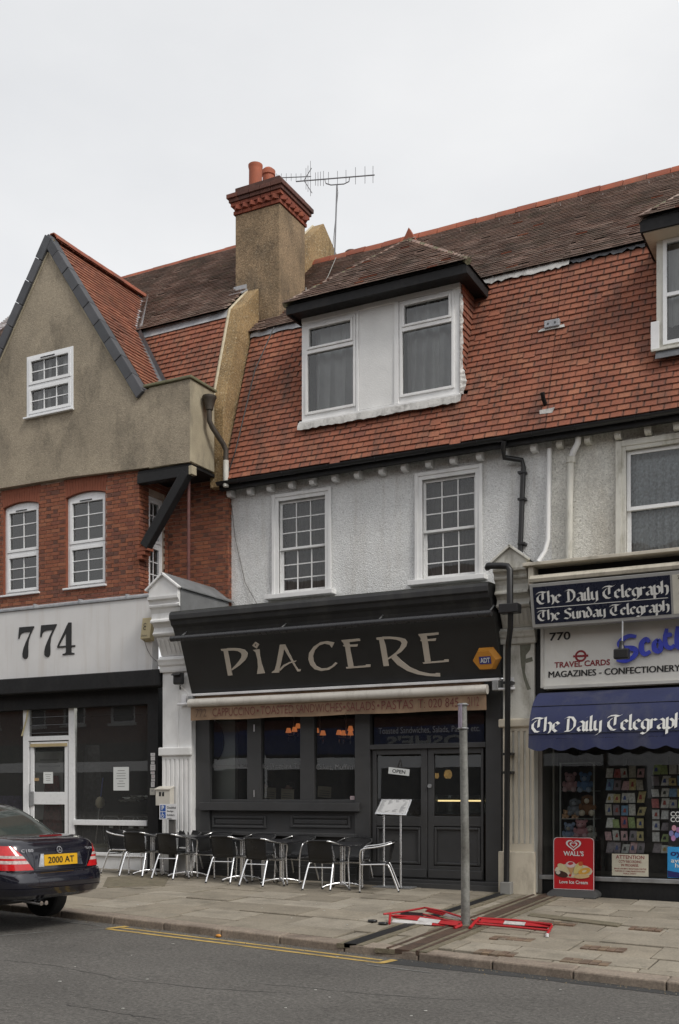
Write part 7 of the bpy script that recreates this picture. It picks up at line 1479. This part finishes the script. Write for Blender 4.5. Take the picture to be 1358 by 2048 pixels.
for sg in (-1, 1):
    lamp_ = None
    def row(zt, zb_):
        out = []
        for z in (zb_, zt):
            tt = (z - .70) / (1.0 - .70); vin = .43 + .25 * tt; tin = math.asin(min(1, vin / lerp_tab(WD, z)) ** 3.5); tout = R(50 - 6 * tt); out.append([ringpt(sg * (tin + (tout - tin) * i / 16), z, .010) for i in range(17)])
        return out
    LR = mat('red_lens', (.55, .012, .015), .12, .15, 20, coat=.6); LC = mat('clear_lens', (.55, .45, .43), .15, .3, 40, coat=.6)
    base = obj('tail_light', MB().grid(row(.775, .705)), LR, car, smooth=60); obj('lens', MB().grid(row(.835, .813)), LR, base, smooth=60); obj('lens', MB().grid(row(.972, .868)), LR, base, smooth=60); obj('clear_strip', MB().grid(row(.812, .776)), LC, base, smooth=60); obj('clear_strip', MB().grid(row(.867, .836)), LC, base, smooth=60)
PLY = mat('yellow_number_plate', (.72, .40, .012), .4, .03); zc_ = .805
for v0, v1, z0_, z1_, nm_, mt, of in ((-.27, .27, zc_ - .062, zc_ + .062, 'number_plate', PLY, .014), (.275, .36, zc_ - .07, zc_ + .075, 'handle_panel', CHROME, .012), (-.36, -.275, zc_ - .07, zc_ + .075, 'handle_panel', CHROME, .012)):
    q_ = [surf(v0, z0_, of), surf(v1, z0_, of), surf(v1 - (.04 if v1 > .3 else 0), z1_, of), surf(v0 + (.04 if v0 < -.3 else 0), z1_, of)]; xm_ = max(p.x for p in q_); obj(nm_, MB().prism([Vector((xm_ + (p.x - xm_) * .5, p.y, p.z)) for p in q_], (-.012, 0, 0)), mt, car)
xpz = surf(0, zc_, .02).x; tiltv = Vector((-.06, 0, 1)).normalized(); uy = Vector((0, 1, 0))
text('plate_lettering', '2000 AT', (surf(0, zc_ - .04, .019).x, -.215, (zc_ - .036) * ZS), uy, tiltv, .43, .078, PRINT, car, bold=.012)
CHR2 = mat('badge_chrome', (.7, .7, .72), .25, 0, metal=.8)
text('model_badge', 'C180', (surf(-.45, .91, .006).x, -.60, .905 * ZS), uy, Vector((-.28, 0, 1)), .19, .036, CHR2, car, bold=.02); text('model_badge', 'KOMPRESSOR', (surf(.5, .91, .004).x, .33, .905 * ZS), uy, Vector((-.28, 0, 1)), .25, .028, CHR2, car, bold=.02)
sc_ = surf(0, .915, .012); tv2 = Vector((-.28, 0, 1)).normalized(); A, B = pen(None, clist(sc_, .040, 0, 345, 23, uy, tv2), .008, uy.cross(tv2), .002, True); st_ = MB().strip(A, B, None, True)
for a in (90, 210, 330): e = sc_ + uy * .038 * math.cos(R(a)) + tv2 * .038 * math.sin(R(a)); s2_ = uy * .006 * math.sin(R(a)) - tv2 * .006 * math.cos(R(a)); st_.face([sc_ + s2_ + UX * .003, e + UX * .003, sc_ - s2_ + UX * .003])
obj('star_emblem', st_, CHR2, car)
obj('brake_light', MB().grid([[Vector((-.255 + .0 - .04 * abs(v) ** 2, v, z)) for v in [k / 10 * .19 for k in range(-10, 11)]] for z in (1.125 * 1.0, 1.145)]), mat('dark_red_lens', (.20, .01, .015), .2), car)
obj('underbody', MB().box(-4.2, -.9, -.45, .45, .24, .38), DARKTR, car)
for s in (-.28, -.20): obj('exhaust_pipe', MB().tube([(-.4, s, .345), (-.1, s, .335)], .028, 10), CHROME, car, smooth=40)
def wheel(xw, yw):
    o = obj('wheel', MB().lathe([(.20, -.10), (.29, -.105), (.312, -.085), (.318, -.04), (.318, .04), (.312, .085), (.29, .105), (.20, .10)], (0, 0, 0), 32), TYRE, car, smooth=40); o.location = (xw, yw, .318); o.rotation_euler = (R(90), 0, 0)
    obj('rim', MB().lathe([(.20, -.09), (.19, -.03), (.05, .02), (.03, .05)], (0, 0, 0), 24), CHROME, o, smooth=40)
for xw in (-1.08, -3.75):
    for yw in (-.73, .73): wheel(xw, yw)
cxw, cyw = -9.04, -6.28; car.location = (cxw, cyw, zr(cxw - 1.0) + .0); car.rotation_euler = (0, math.atan(.03), math.atan(KY1))
# ================================================================ the terrace across the road, which the panes reflect
ot = thing('opposite_terrace', 'red brick terrace with blue shop awning across the road, seen reflected in the panes', 'building', (-4, -24, 0)); OY = -24.0
OB = mat('opposite_brick', (.16, .06, .042), .9, .25, 3)
hs_ = []
for k in range(18):
    x = -78 + k * 5.5
    hs_ += [(x + .6, x + 2.0, 4.9, 6.7), (x + 3.1, x + 4.5, 4.9, 6.7)]
obj('brick_facade', holes_wall(-80, 22, 4.0, 8.6, OY - .3, OY, hs_), OB, ot)
for h in hs_: obj('window', bars(MB(), h[0], h[1], h[2], h[3], .1, OY - .12, OY - .02).box(h[0] + .1, h[1] - .1, OY - .1, OY - .04, 5.75, 5.85), UPVC, ot); obj('sill', MB().box(h[0] - .1, h[1] + .1, OY - .05, OY + .12, h[2] - .12, h[2]), WHITE, ot); obj('dark_pane', MB().face([(h[1], OY - .09, h[2]), (h[0], OY - .09, h[2]), (h[0], OY - .09, h[3]), (h[1], OY - .09, h[3])]), mat('dark_glass', (.03, .035, .04), .1), ot)
obj('roof', MB().prism([(-80, OY + .4, 8.6), (-80, OY - 5, 12.4), (-80, OY - 10.4, 8.6)], (102, 0, 0)), TILED, ot)
for k in range(18):
    x = -79.5 + k * 5.5; obj('shopfront', MB().box(x, x + 5.2, OY - .2, OY + .1, -.8, 2.6), mat('shop_dark_%d' % (k % 3), ((.02, .02, .022), (.035, .03, .028), (.025, .03, .035))[k % 3], .3), ot); obj('fascia_board', MB().box(x, x + 5.2, OY - .2, OY + .2, 3.1, 3.98), mat('fascia_%d' % (k % 4), ((.06, .06, .06), (.22, .21, .19), (.07, .03, .03), (.04, .06, .05))[k % 4], .6), ot)
ca = P(560, 1480, -OY); ax_, bx_ = P(400, 1480, -OY).x, P(985, 1480, -OY).x
obj('blue_canopy', MB().prism([(ax_, OY + .2, 4.3), (ax_, OY + 1.3, 4.0), (ax_, OY + 1.3, 3.2), (ax_, OY + .2, 3.2)], (bx_ - ax_, 0, 0)), mat('opposite_blue', (.03, .06, .22), .7), ot)
tt_ = P(925, 1484, -OY - 1.35); t2_ = P(770, 1484, -OY - 1.35); text('canopy_lettering', "OSHE'S", (tt_.x, OY + 1.32, 3.36), (-1, 0, 0), UZ, tt_.x - t2_.x, .5, PAPER, ot, bold=.03)
